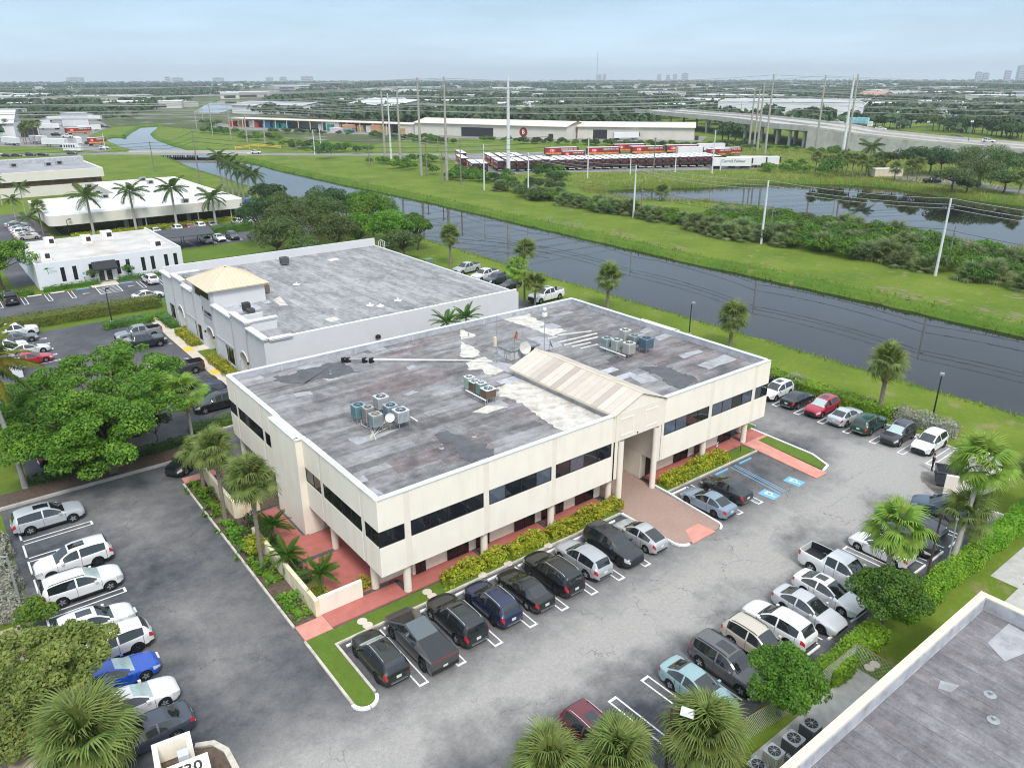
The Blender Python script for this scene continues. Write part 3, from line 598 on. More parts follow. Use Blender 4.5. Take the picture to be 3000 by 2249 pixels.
# ground floor set back behind the columns
gf = B(); 
for x0, x1 in ((3.3, 21.4), (26.2, 38.9)): gf.box(x0, x1, 1.78, 24, 0, HB+.02)
gfo = part(gf, 'ground_floor_wall', STUCCO)
for x0, x1 in ((2.35, 3.2), (4.25, 6.2), ):
    pass
for x0, x1 in ((6.15, 8.0), (3.5, 4.3), (8.7, 9.9), (12.3, 14.3), (15.0, 16.0), (16.5, 17.3), (18.6, 20.6), (30.6, 32.5), (33.5, 35.1), (36.9, 38.8)):
    winset(gfo, 'x', 1.78, x0, x1, .13, 2.15, 2, -1)
part(B().box(.86, 3.3, 2.35, 2.7, 0, HB), 'corner_pier', STUCCO)
dr = part(B().box(1.0, 1.95, 11.24, 11.29, .12, 2.2), 'door', mat('cream_door', (.62, .56, .46), .6)); part(B().box(1.75, 1.82, 11.20, 11.238, 1.0, 1.15), 'handle', STEEL, dr)
winset(gfo, 'y', 3.3, 3.2, 5.6, .13, 2.2, 2, -1); winset(gfo, 'y', 3.3, 6.6, 9.6, .13, 2.2, 3, -1)
def column(x, y, z1, r_=.27, nm='column'): return part(B().lathe([(r_*1.02, .1), (r_, .25), (r_, z1)], 16, (x, y)), nm, STUCCO2, smooth=50)
for x in (2.15, 8.57, 14.94, 33.1, 39.2): column(x, .55, HB)
for x, y in ((.55, 2.2), (.55, 8.3), (.55, 27.2), (LX-.55, 2.2), (LX-.55, 8.3), (.55, 21.5)): column(x, y, HB)
for x, y, h in ((21.75, -.02, 5.77), (25.85, -.02, 5.77), (21.2, .62, HB), (26.45, .5, HB)): column(x, y, h, .25, 'tall_column' if h > 3 else 'column')
# entrance portal with gable roof
part(B().box(21.1, 26.55, -.02, .4, 5.77, 8.12), 'portal_beam', STUCCO2)
part(B().box(20.95, 21.45, .02, .5, HB, 5.77), 'portal_jamb', STUCCO2); part(B().box(26.1, 26.6, .02, .5, HB, 5.77), 'portal_jamb', STUCCO2)
for x0 in (21.68, 24.5):
    mo = B(); mo.strip([(x0, 6.15), (x0+1.35, 6.15), (x0+1.35, 7.6), (x0, 7.6)], (.05, .05), 0, .03, True)
    mo.v = [(v[0], -.021-v[2], v[1]) for v in mo.v]; mo.f = [f[::-1] for f in mo.f]; part(mo, 'moulding', STUCCO)
part(B().tube([(23.6, -.06, 5.95), (23.6, -.02, 5.95)], .07, 8), 'wall_lamp', DARKM)
part(B().box(21.1, 21.396, .52, 12, HB+.03, 6.2), 'passage_wall', STUCCO2); part(B().box(26.204, 26.5, .52, 12, HB+.03, 6.2), 'passage_wall', STUCCO2)
part(B().box(21.42, 26.2, 11.6, 12, 0, 6.2), 'passage_end_wall', STUCCO2); part(B().box(21.12, 26.5, .42, 12, 6.2, 6.35), 'passage_ceiling', STUCCO2)
pd_ = part(B().box(26.9, 27.8, 1.70, 1.775, .12, 2.1), 'door', FRAME)
GX0, GX1, GXM, GZ0, GZ1, GY1 = 20.9, 26.75, 23.83, 8.16, 9.32, 13.4
gt = B(); gt.v = [(GX0+.12, -.01, 8.121), (GX1-.12, -.01, 8.121), (GXM, -.01, GZ1-.05), (GX0+.12, .3, 8.121), (GX1-.12, .3, 8.121), (GXM, .3, GZ1-.05)]
gt.f = [(0, 1, 2), (5, 4, 3), (1, 4, 5, 2), (3, 0, 2, 5)]; gt.m = [0]*4; part(gt, 'gable', STUCCO)
gr = part(B().box(GX0+.2, GX1-.2, .3, GY1-.2, RZ, 8.12), 'gable_base', UPST)
NP = 19; pw = (GY1+.18)/NP
for i in range(NP):
    y0 = -.18+i*pw
    for s in (-1, 1):
        xe = GX0-.08 if s < 0 else GX1+.08; b = B(); a, c2 = (xe, GZ0-.02), (GXM, GZ1)
        dz = .03
        pts = [(a[0], y0+.012, a[1]), (a[0], y0+pw-.012, a[1]), (c2[0], y0+pw-.012, c2[1]), (c2[0], y0+.012, c2[1])]
        if s > 0: pts = pts[::-1]
        b.v = pts+[(p[0], p[1], p[2]+dz) for p in pts]; b.f = [(0, 1, 2, 3), (7, 6, 5, 4), (0, 4, 5, 1), (1, 5, 6, 2), (2, 6, 7, 3), (3, 7, 4, 0)]; b.m = [0]*6
        o = part(b, 'roof_panel', BEIGER, gr); t_ = random.uniform(.93, 1.05)*(.72 if (s < 0 and i in (3, 10, 13)) else .86 if (i in (5, 8, 14)) else 1); setcol(o, (.58*t_, .51*t_, .43*t_))
part(B().tube([(GXM, -.2, GZ1+.03), (GXM, GY1+.02, GZ1+.03)], .07, 6), 'ridge_cap', TANM, gr)
part(B().box(GX0-.10, GX0-.04, -.18, GY1, GZ0-.16, GZ0-.03), 'eaves_trim', TANM, gr); part(B().box(GX1+.04, GX1+.10, -.18, GY1, GZ0-.16, GZ0-.03), 'eaves_trim', TANM, gr)
gb = B(); gb.v = [(GX0+.1, GY1-.25, 8.0), (GX1-.1, GY1-.25, 8.0), (GXM, GY1-.25, GZ1-.04)]; gb.f = [(2, 1, 0)]; gb.m = [0]; part(gb, 'gable_back', UPST, gr)
# roof deck, parapet upstand, coping
deck = part(B().box(.3, LX-.3, .3, WY-.3, RZ-.3, RZ-.012), 'roof_deck', UPST)
def inner(x0, x1, y0, y1): part(B().box(x0, x1, y0, y1, RZ-.05, HT-.01), 'parapet_upstand', UPST)
inner(.31, .36, .31, WY-.31); inner(LX-.36, LX-.31, .31, WY-.31); inner(.37, 20.7, .302, .36); inner(27, LX-.37, .302, .36); inner(.37, LX-.37, WY-.36, WY-.31)
def coping(path, ln=3.05):
    for i in range(len(path)-1):
        a, b_ = Vector(path[i]), Vector(path[i+1]); n = max(1, round((b_-a).length/ln))
        for j in range(n):
            p, q = a.lerp(b_, j/n), a.lerp(b_, (j+1)/n); d = (q-p).normalized()*.006
            part(B().strip([tuple(p+d), tuple(q-d)], (.22, .22), HT-.03 if j % 2 else HT-.034, HT+.035+.004*(j % 2)), 'coping', COPING)
coping([(.05, .17), (20.85, .17)]); coping([(26.8, .17), (LX-.05, .17)])
coping([(.17, .4), (.17, 11.05)]); coping([(-.35, 11.5), (-.35, 16.2)]); coping([(.17, 16.6), (.17, WY-.4)]); coping([(.05, WY-.17), (LX-.05, WY-.17)])
coping([(LX-.17, .4), (LX-.17, 11.05)]); coping([(LX+.12, 11.5), (LX+.12, 16.2)]); coping([(LX-.17, 16.6), (LX-.17, WY-.4)])
for y in (11.42, 16.28): coping([(-.5, y), (.35, y)], 2); coping([(LX-.3, y), (LX+.3, y)], 2)
# felt sheets, lapped row by row
grey = [(.172, .163, .164), (.186, .178, .178), (.2, .193, .193), (.16, .15, .152), (.215, .208, .208)]
def felt(parent, x0, x1, y0, y1, z, along, wid, tones, matx, lo=4., hi=11., avoid=None, reds=None, tone=None, vf=(.86, .92, .96, 1, 1, 1.05, 1.1, 1.3)):
    r0, r1 = (y0, y1) if along == 'x' else (x0, x1); s0, s1 = (x0, x1) if along == 'x' else (y0, y1); n = int((r1-r0)/wid); wid = (r1-r0)/n
    for i in range(n):
        s = s0
        while s < s1-.1:
            e = min(s1, s+random.uniform(lo, hi)); e = s1 if s1-e < 1.5 else e; a, c = r0+i*wid, r0+(i+1)*wid; zz = z+random.uniform(0, .012)
            mid = ((s+e)/2, (a+c)/2) if along == 'x' else ((a+c)/2, (s+e)/2)
            if not (avoid and avoid(*mid)):
                b = B(); b.box(s+.01, e-.01, a+.008, c-.008, z-.01, zz) if along == 'x' else b.box(a+.008, c-.008, s+.01, e-.01, z-.01, zz)
                o = part(b, 'roofing_sheet', matx, parent); q = random.choice(tones); f = random.choice(vf)*(tone(*mid) if tone else 1)
                if reds and reds(*mid) and random.random() < .3: q = (.185, .155, .153)
                setcol(o, tuple(v*f for v in q))
            s = e
felt(deck, .37, LX-.37, .37, WY-.37, RZ, 'x', .93, grey, FELT, 2.5, 8.5, avoid=lambda x, y: GX0 < x < GX1 and y < GY1-.4, reds=lambda x, y: (y < 9 and 4 < x < 20) or (y > 14 and 8 < x < 24) or (x > 26 and y < 12), tone=lambda x, y: 1.25 if x < 3 or y > 25 else 1.)
PATCHW = mat('white_roof_coating', (.56, .53, .475), .8, var=.14, scale=1.2, dirt=((.30, .26, .21), 1.1, .9))
PATCHG = mat('grey_roof_patch', (.34, .34, .355), .8, var=.14, scale=1.4, dirt=((.2, .19, .2), 1.0, .9))
PATCHD = mat('wet_dark_patch', (.085, .082, .09), .6, var=.25, scale=1.5)
def patch(pts, m, k, nm='roof_patch', z=None, jag=.0):
    P = [G(k, x, y, RZ+.02) for x, y in pts]; P = subdiv(P, .3) if jag else P
    P = [(x+random.uniform(-jag, jag)*1.3+.25*jag*math.sin(y*3), y+random.uniform(-jag, jag)*.6+jag*math.sin(x*2.2)) for x, y in P]; patch.n += 1
    zz = RZ+.016+.003*(patch.n % 9); b = B(); b.prism(P, RZ+.001, zz); return part(b, nm, m, deck)
patch.n = 0
patch([(960, 1200), (700, 1230), (600, 1320), (640, 1440), (820, 1480), (1000, 1560), (1180, 1658), (1700, 1658), (1920, 1658), (1700, 1540), (1300, 1360)], PATCHW, 'Y', 'white_coating', jag=.18)
patch([(430, 290), (500, 330), (620, 420), (700, 450), (880, 420), (1000, 370), (1110, 335), (900, 215), (420, 20), (250, 60), (160, 100), (240, 170), (420, 260)], PATCHW, 'M', 'white_coating', jag=.15)
patch([(700, 190), (1100, 100), (1140, 150), (1300, 230), (1370, 260), (1300, 330), (1480, 360), (1600, 335), (1700, 375), (1560, 440), (1480, 470), (1300, 400), (1100, 320), (860, 250)], PATCHW, 'Y', 'white_coating', jag=.12)
patch([(0, 360), (100, 390), (240, 455), (180, 490), (0, 520)], PATCHW, 'Y', 'white_coating', jag=.12)
patch([(0, 560), (150, 620), (300, 700), (290, 780), (180, 830), (0, 800)], PATCHW, 'Y', 'white_coating', jag=.12)
patch([(90, 900), (380, 800), (480, 860), (640, 970), (720, 1030), (560, 1090), (390, 1080), (340, 990), (130, 1020)], PATCHW, 'Y', 'white_coating', jag=.1)
patch([(560, 650), (740, 590), (1060, 500), (1280, 470), (1640, 600), (1640, 630), (1310, 720), (1220, 740), (1050, 660), (740, 730)], PATCHG, 'Y')
patch([(420, 900), (600, 880), (1000, 960), (1080, 930), (900, 1090), (800, 1080), (640, 1000)], PATCHG, 'Y')
patch([(1300, 290), (1470, 250), (1640, 310), (1470, 380), (1330, 330)], PATCHG, 'Y')
for (x0, y0), (x1, y1), wd in (((1560, 440), (2110, 375), 16), ((1560, 560), (2200, 410), 16), ((1660, 600), (2211, 470), 18), ((1790, 630), (2100, 560), 14), ((1930, 660), (2211, 590), 14), ((1400, 500), (1560, 470), 12)):
    patch([(x0, y0), (x1, y1), (x1+wd, y1+wd), (x0+wd, y0+wd)], PATCHW, 'Y', 'white_coating')
for q, k, m in (([(80, 820), (450, 760), (760, 690), (560, 770), (220, 900)], 'a', PATCHG), ([(1700, 470), (1880, 390), (2170, 400), (1890, 490)], 'a', PATCHW), ([(790, 240), (930, 195), (1010, 210), (860, 260)], 'a', PATCHG), ([(1170, 240), (1350, 175), (1440, 200), (1230, 265)], 'a', PATCHG),
                ([(1870, 365), (2060, 310), (2170, 380), (1970, 420)], 'a', PATCHG), ([(320, 1480), (420, 1450), (560, 1540), (440, 1600)], 'a', PATCHG), ([(150, 1340), (290, 1290), (350, 1360), (230, 1400)], 'a', PATCHG), ([(1085, 1110), (1210, 1085), (1300, 1140), (1180, 1165)], 'G', PATCHG), ([(1580, 1030), (1780, 955), (1870, 990), (1660, 1060)], 'G', PATCHG), ([(1440, 960), (1590, 920), (1620, 935), (1480, 985)], 'G', PATCHG), ([(1270, 830), (1370, 800), (1410, 820), (1300, 855)], 'G', PATCHG), ([(1160, 790), (1220, 760), (1280, 780), (1200, 800)], 'G', PATCHG),
                ([(840, 1120), (930, 1095), (980, 1125), (890, 1145)], 'F', PATCHG), ([(640, 1235), (760, 1215), (780, 1240), (660, 1260)], 'F', PATCHG), ([(650, 1050), (830, 1010), (870, 1040), (740, 1075)], 'F', PATCHG), ([(1170, 920), (1280, 895), (1310, 915), (1210, 940)], 'F', PATCHG), ([(1450, 1045), (1510, 1030), (1530, 1050), (1470, 1065)], 'F', PATCHG)):
    patch(q, m, k, jag=.05)
for q, k in (([(1180, 800), (1350, 740), (1600, 800), (1800, 860), (1930, 960), (1960, 1040), (1720, 1110), (1540, 1040), (1420, 900)], 'a'), ([(500, 1120), (850, 1030), (1000, 1010), (1110, 1080), (960, 1110), (700, 1160), (540, 1160)], 'F'), ([(1180, 1050), (1350, 1030), (1500, 1100), (1590, 1150), (1450, 1190), (1330, 1150), (1290, 1110)], 'G'), ([(920, 985), (1000, 970), (1070, 1000), (960, 1010)], 'G'), ([(750, 860), (900, 830), (950, 850), (800, 885)], 'G')):
    patch(q, PATCHD, k, 'damp_patch', jag=.25)
for x, y in ((5, WY-.42), (12.5, WY-.42), (19, WY-.42), (28, WY-.42), (35, WY-.42)): part(B().tube([(x, y, RZ-.1), (x, y, HT-.15)], [.16, .09], 8), 'scupper_collar', UPST)
for k, x, y in (('a', 1300, 940), ('a', 1720, 790), ('F', 905, 1095), ('F', 1900, 820), ('G', 1280, 1040), ('G', 520, 735)):
    gx, gy = G(k, x, y, RZ); part(B().lathe([(.22, RZ), (.09, RZ+.06), (.07, RZ+.34), (0.001, RZ+.34)], 8, (gx, gy)), 'vent_pipe', STEEL)
# roof hatch box, masts, dishes, pipe boom
rb = empty('roof_hatch', (25, 17.3, RZ), label='weathered white rooftop access box with grey felt lid beside the gable', cat='roof hatch')
rbx = B().box(-1.75, 1.75, -1.1, 1.1, .005, .85).obj('box_wall', mat('streaked_white', (.6, .6, .6), .8, var=.2, scale=2, dirt=((.12, .12, .12), 2.2, .9, (3, 3, .5))), rb)
B().box(-1.85, 1.85, -1.2, 1.2, .85, .95).obj('lid', mat('grey_lid', (.2, .2, .21), .9, var=.3), rb); B().box(.2, 1.2, -1.13, -1.101, .1, .75).obj('vent', DARKM, rb)
def mast(x, y, h, label, cat='antenna', extras=()):
    r_ = empty('antenna_mast', (x, y, RZ), label=label, cat=cat); B().tube([(0, 0, .01), (0, 0, h)], [.04, .02], 6).obj('mast', STEEL, r_); B().box(-.15, .15, -.15, .15, .005, .04).obj('base_plate', STEEL, r_)
    for e in extras:
        if e[0] == 'panel': B().box(-.32, -.08, -.1, .1, e[1], e[1]+.9).obj('panel_antenna', mat('cream_plastic', (.62, .56, .40), .6), r_)
        if e[0] == 'ball': B().lathe([(.001, e[1]-.2), (.14, e[1]-.14), (.2, e[1]), (.14, e[1]+.14), (.001, e[1]+.2)], 10).obj('radome', WHITEP, r_, 80)
        if e[0] == 'box': B().box(-.22, .22, -.14, .14, e[1], e[1]+.32).obj('radio_box', WHITEP, r_)
    return r_
mast(22.0, 16.8, 4.6, 'tall thin whip antenna mast with cream panel near the roof hatch', extras=(('panel', 1.6),))
mast(27.2, 16.0, 4.4, 'antenna mast topped by white ball and box near the roof hatch', extras=(('ball', 4.4), ('box', 3.7)))
mast(26.6, 18.6, 1.9, 'short bare antenna rod behind the roof hatch')
def dish(x, y, z, r_, rz, tilt, label, m, pole):
    d = empty('satellite_dish', (x, y, z), rz, label, 'satellite dish'); B().tube([(0, 0, .005), (0, 0, pole)], .035, 6).obj('pole', STEEL, d)
    b = B().lathe([(.001, 0), (r_*.5, .03), (r_*.8, .09), (r_, .16)], 18); b.obj('reflector', m, d, 60, loc=(0, -.06, pole), rot=(R(tilt), 0, 0)); B().tube([(0, -.1, pole), (0, -.5, pole+.25)], .02, 5).obj('feed_arm', STEEL, d)
dish(24.6, 15.9, RZ, .62, R(-10), 70, 'round off-white satellite dish in front of the roof hatch', mat('dish_white', (.56, .55, .48), .6, var=.1), 1.1)
dish(23.3, 15.75, RZ, .45, R(40), 85, 'rusty orange dish on a pole beside the roof hatch', mat('rust', (.34, .12, .05), .8, var=.35, scale=4), 2.6)
dish(27.5, 15.6, RZ, .4, R(60), 70, 'small grey dish at the back end of the gable roof', GREYM, .9)
dish(6.35, 9.5, RZ, .36, R(-20), 75, 'small white dish beside the cluster of seven condensers', WHITEP, 1.2)
bm = empty('pipe_mast', (0, 0, 0), label='long white pipe mast with black end lying across the roof', cat='mast')
pa, pb = G('F', 1000, 985, RZ+.35), G('F', 2070, 1000, RZ+.2); pm = G('F', 1200, 990, RZ+.33); p3_ = G('F', 1880, 995, RZ+.22)
B().tube([(*pm, RZ+.33), (*p3_, RZ+.22)], .07, 8).obj('pipe', WHITEP, bm); B().tube([(*p3_, RZ+.22), (*pb, RZ+.12)], .05, 8).obj('pipe_end', WHITEP, bm)
B().tube([(*pa, RZ+.33), (*pm, RZ+.33)], .10, 8).obj('sleeve', STEEL, bm)
for f in (0, .15, .75, 1): q = (pa[0]+(pm[0]-pa[0])*f, pa[1]+(pm[1]-pa[1])*f); B().box(q[0]-.22, q[0]+.22, q[1]-.14, q[1]+.14, RZ+.005, RZ+.46).obj('black_clamp', BLACK, bm)
# ------------------------------------------------------------------ condensers
FAN = mat('fan_guard', (.03, .03, .032), .6, var=0)
def condenser(x, y, z, w_, h, c, label, group, stand=.45, rz=0, top=None, rusty=False, name='condenser_unit'):
    r_ = empty(name, (x, y, z), rz, label, 'air conditioner', group); cm = OBJC
    def rr(s, n=4, rad=.22):
        out = []
        for qx, qy, a in ((1, 1, 0), (-1, 1, 90), (-1, -1, 180), (1, -1, 270)): out += [(qx*(s-rad*s)+rad*s*math.cos(R(a+90*i/n)), qy*(s-rad*s)+rad*s*math.sin(R(a+90*i/n))) for i in range(n+1)]
        return out
    s = w_/2; b = B(); b.prism(rr(s), stand, stand+h-.06); o = setcol(b.obj('casing', cm, r_), c)
    g = B()
    for i in range(9):
        for sx in (-1, 1):
            t_ = -s*.8+i*s*.2; g.box(t_-.012, t_+.012, sx*s-.012, sx*s+.012, stand+.08, stand+h-.14); g.box(sx*s-.012, sx*s+.012, t_-.012, t_+.012, stand+.08, stand+h-.14)
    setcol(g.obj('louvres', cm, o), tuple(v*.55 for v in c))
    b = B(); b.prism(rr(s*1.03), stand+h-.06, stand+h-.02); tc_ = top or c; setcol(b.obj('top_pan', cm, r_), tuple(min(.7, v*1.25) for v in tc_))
    b = B().lathe([(s*.78, stand+h-.022), (s*.78, stand+h), (s*.72, stand+h+.01), (s*.70, stand+h-.012), (.001, stand+h-.014)], 18); b.obj('fan_guard', mat('rusty_fan', (.25, .10, .05), .8) if rusty else FAN, r_)
    g = B()
    for i in range(4): a = R(45*i); g.strip([(-s*.74*math.cos(a), -s*.74*math.sin(a)), (s*.74*math.cos(a), s*.74*math.sin(a))], (.012, .012), stand+h+.001+.002*i, stand+h+.012+.002*i)
    g.lathe([(s*.2, stand+h+.02), (s*.12, stand+h+.05), (.001, stand+h+.055)], 10); setcol(g.obj('guard_spokes', cm, r_), tuple(min(.7, v*1.1) for v in tc_))
    if stand > .1:
        for qx in (-1, 1):
            for qy in (-1, 1): B().box(qx*s*.8-.03, qx*s*.8+.03, qy*s*.8-.03, qy*s*.8+.03, .004, stand-.001).obj('leg', STEEL, r_)
    return r_
cA = 'cluster of seven condensers on the front half of the office roof'
for i, (x, y, w_, h, c, lb, ru) in enumerate(((5.3, 12.5, .95, .95, (.13, .24, .27), 'teal square condenser unit at the end of the roof cluster', 0), (5.45, 11.2, .72, 1.15, (.30, .28, .27), 'tall narrow taupe condenser unit in the roof cluster', 0), (5.5, 10.1, .85, .95, (.26, .31, .32), 'grey condenser with rusty fan beside the white dish', 1),
        (7.5, 12.9, 1.0, .95, (.40, .41, .42), 'light grey condenser with large fan at the back of the roof cluster', 0), (7.4, 11.2, .95, .8, (.22, .28, .32), 'slate blue condenser between two light grey ones', 0), (7.45, 9.7, 1.05, .9, (.38, .40, .42), 'light grey ribbed condenser by the white pipe bracket', 0))):
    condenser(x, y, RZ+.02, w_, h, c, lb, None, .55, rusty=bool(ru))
for i, (y, w_, h, c, lb) in enumerate(((12.2, .72, .95, (.38, .50, .42), 'pale green condenser at the back end of a row of four'), (11.35, .8, .8, (.16, .11, .08), 'brown condenser with white top next to the pale green one'), (10.45, .72, .95, (.22, .34, .30), 'sea green condenser between two brown units'), (9.45, 1.0, .75, (.16, .11, .08), 'wide brown condenser with white top at the front end of the row'))):
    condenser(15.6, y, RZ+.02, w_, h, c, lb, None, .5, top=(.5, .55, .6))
for i, (x, y, w_, h, c, lb) in enumerate(((32.3, 12.5, .85, .9, (.26, .34, .34), 'small green grey condenser at the back left of the six'), (32.45, 11.3, .85, 1.0, (.36, .40, .38), 'pale grey green condenser second in the group of six'), (32.7, 9.9, .95, 1.0, (.42, .41, .39), 'beige grey condenser at the front of the group of six'), (34.9, 12.6, .9, 1.2, (.44, .44, .42), 'tall off-white condenser at the back of the group of six'), (34.9, 11.3, .9, .95, (.26, .30, .31), 'mid grey condenser between white and dark blue units'), (35.1, 9.9, 1.1, 1.0, (.10, .15, .20), 'large dark blue condenser at the right of the group of six'))):
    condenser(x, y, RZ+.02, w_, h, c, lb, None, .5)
def stand_rail(x, y0, y1, z, label):
    r_ = empty('equipment_rail', (x, (y0+y1)/2, z), label=label, cat='metal stand'); d = (y1-y0)/2
    B().box(-.05, .05, -d, d, .42, .5).obj('rail', WHITEP, r_)
    for k in range(4): q = -d+.1+k*(2*d-.2)/3; B().box(-.03, .03, q-.03, q+.03, .004, .42).obj('leg', STEEL, r_)
stand_rail(14.95, 8.9, 11.8, RZ+.02, 'white steel support rail in front of four small condensers'); stand_rail(31.75, 9.4, 12.9, RZ+.02, 'steel support rail in front of the six condensers'); stand_rail(8.4, 8.9, 9.9, RZ+.02, 'short white pipe bracket beside the light grey ribbed condenser')
cb = B()
for i in range(9):
    x0, y0 = 4.6+random.uniform(-.3, .3), 9.2+random.uniform(-.4, .4); x1, y1 = 5+random.random()*2.8, 9.6+random.random()*3
    cb.tube([(x0, y0, RZ+.05), ((x0+x1)/2+random.uniform(-.5, .5), (y0+y1)/2+random.uniform(-.6, .2), RZ+.1), (x1, y1, RZ+.08), (x1, y1, RZ+.5)], .035, 5)
tag(cb.obj('pipe_bundle', mat('pale_pipe', (.5, .48, .42), .7)), 'tangle of pale insulated pipes under the roof condensers', 'pipes', None)
# planter walls beside the patio, stepping stones, croton hedges come with the plants
def wall(name, segs, label, m=STUCCOD):
    r_ = empty(name, (segs[0][0], segs[0][2], 0), label=label, cat='wall')
    for x0, x1, y0, y1, h in segs: b = B(); b.box(x0-segs[0][0], x1-segs[0][0], y0-segs[0][2], y1-segs[0][2], 0, h); b.obj('wall_segment', m, r_)
wall('planter_wall', [(-4.0, -3.72, 1.76, 7.4, 1.35), (-4.0, -3.72, 7.42, 13.0, 1.25)], 'rust-stained cream planter wall along the pink patio')
wall('planter_wall', [(-3.7, -.6, 1.8, 2.05, 1.4)], 'clean cream planter wall end facing the pink path', STUCCO)
wall('planter_wall', [(-4.0, -3.75, 17.0, 24.5, 1.55), (-3.74, -1.9, 17.0, 17.22, 1.5)], 'cream planter wall behind the two fan palms')
for i, (k, x, y) in enumerate((('L', 722, 468), ('L', 767, 500), ('L', 1248, 230), ('L', 1288, 263), ('L', 1696, 92), ('M', 245, 1520), ('M', 570, 1375))):
    gx, gy = G(k, x, y, .1); tag(B().lathe([(.33, .09), (.33, .125), (.001, .13)], 16).obj('stepping_disc', PATHC, loc=(gx, gy, 0)), 'round concrete cover set in the grass strip before the office', 'stepping stone', 'round concrete discs along the office front')
for k, x, y in (('P', 885, 910), ('P', 928, 885)): gx, gy = G(k, x, y); tag(B().lathe([(.3, .003), (.3, .05), (.001, .06)], 16).obj('stepping_disc', PATHC, loc=(gx, gy, 0)), 'mossy round cover in the grass by the chain-link gate', 'utility cover', 'mossy covers by the fence')
# ================================================================== vehicles
def sm(xs, pts):
    "smooth interpolation through control points (monotone cubic)"
    px = np.array([p[0] for p in pts], float); py = np.array([p[1] for p in pts], float); h = np.diff(px); d = np.diff(py)/h; m = np.zeros(len(px))
    m[0], m[-1] = d[0], d[-1]
    for i in range(1, len(px)-1): m[i] = 0 if d[i-1]*d[i] <= 0 else 2*d[i-1]*d[i]/(d[i-1]+d[i])
    i = np.clip(np.searchsorted(px, xs)-1, 0, len(h)-1); t = (xs-px[i])/h[i]
    return (2*t**3-3*t**2+1)*py[i]+(t**3-2*t**2+t)*h[i]*m[i]+(-2*t**3+3*t**2)*py[i+1]+(t**3-t**2)*h[i]*m[i+1]
def lin(xs, pts): return np.interp(xs, [p[0] for p in pts], [p[1] for p in pts])
CT = dict(
 sedan=dict(L=4.75, W=1.84, r=.335, fx=.92, wb=2.75, zs=.20, top=[(0,.58),(.12,.70),(.7,.86),(1.3,.95),(1.45,1.0),(2.3,1.40),(2.75,1.45),(3.3,1.41),(3.6,1.33),(4.25,1.06),(4.6,1.05),(4.7,.98),(4.75,.80)], belt=[(0,.55),(.2,.66),(.7,.78),(1.4,.88),(3.0,.95),(4.2,.98),(4.6,.96),(4.75,.74)],
   ws=(1.38,2.32), roof=(2.32,3.42), rw=(3.42,4.2), side=(1.62,4.0), bp=(2.86,2.96), rwid=.60, clad=False),
 hatch=dict(L=4.5, W=1.76, r=.32, fx=.9, wb=2.70, zs=.20, top=[(0,.55),(.15,.72),(.6,.86),(1.1,.98),(1.3,1.06),(2.1,1.43),(2.5,1.49),(3.1,1.44),(3.9,1.24),(4.32,1.08),(4.42,1.0),(4.5,.78)], belt=[(0,.52),(.2,.64),(.7,.80),(1.3,.90),(3.,.98),(4.3,1.0),(4.5,.74)],
   ws=(1.2,2.15), roof=(2.15,3.15), rw=(3.15,4.28), side=(1.45,3.85), bp=(2.7,2.8), rwid=.60, clad=False),
 suv=dict(L=4.65, W=1.88, r=.365, fx=.90, wb=2.70, zs=.24, top=[(0,.72),(.1,.88),(.5,1.0),(1.15,1.07),(1.3,1.12),(2.05,1.57),(2.5,1.67),(3.3,1.68),(4.0,1.61),(4.2,1.55),(4.5,1.12),(4.6,.98),(4.65,.80)], belt=[(0,.66),(.2,.82),(.6,.92),(1.3,1.0),(3.,1.06),(4.4,1.10),(4.58,.98),(4.65,.76)],
   ws=(1.22,2.08), roof=(2.08,4.10), rw=(4.14,4.48), side=(1.45,4.1), bp=(2.62,2.72), rwid=.66, clad=True),
 bigsuv=dict(L=4.98, W=1.96, r=.385, fx=.93, wb=2.92, zs=.25, top=[(0,.78),(.08,.95),(.5,1.07),(1.25,1.14),(1.4,1.19),(2.15,1.65),(2.6,1.75),(3.6,1.76),(4.5,1.69),(4.66,1.62),(4.88,1.14),(4.94,1.0),(4.98,.82)], belt=[(0,.72),(.2,.88),(.6,1.0),(1.4,1.07),(3.,1.12),(4.7,1.15),(4.9,1.0),(4.98,.78)],
   ws=(1.34,2.2), roof=(2.2,4.56), rw=(4.62,4.86), side=(1.6,4.5), bp=(2.78,2.88), rwid=.70, clad=True),
 pickup=dict(L=5.85, W=2.0, r=.41, fx=1.0, wb=3.65, zs=.32, top=[(0,.95),(.06,1.10),(.5,1.20),(1.45,1.25),(1.6,1.30),(2.25,1.80),(2.6,1.90),(3.5,1.91),(3.8,1.84),(3.95,1.42),(4.0,1.36),(5.8,1.36),(5.85,1.28)], belt=[(0,.90),(.2,1.05),(.6,1.14),(1.6,1.2),(3.9,1.26),(4.0,1.34),(5.8,1.34),(5.85,1.26)],
   ws=(1.54,2.3), roof=(2.3,3.72), rw=(3.76,3.95), side=(1.8,3.7), bp=(2.85,2.95), rwid=.72, clad=True, bed=(4.08,5.74)),
 van=dict(L=5.6, W=2.0, r=.36, fx=.95, wb=3.4, zs=.26, top=[(0,.75),(.1,.95),(.6,1.15),(.9,1.3),(1.5,2.1),(1.9,2.4),(2.4,2.48),(5.3,2.46),(5.5,2.35),(5.6,1.2)], belt=[(0,.7),(.3,.95),(.9,1.15),(5.4,1.2),(5.6,1.1)],
   ws=(.8,1.6), roof=(1.6,5.3), rw=(5.42,5.5), side=(1.0,2.3), bp=(1.9,1.95), rwid=.84, clad=False),
)
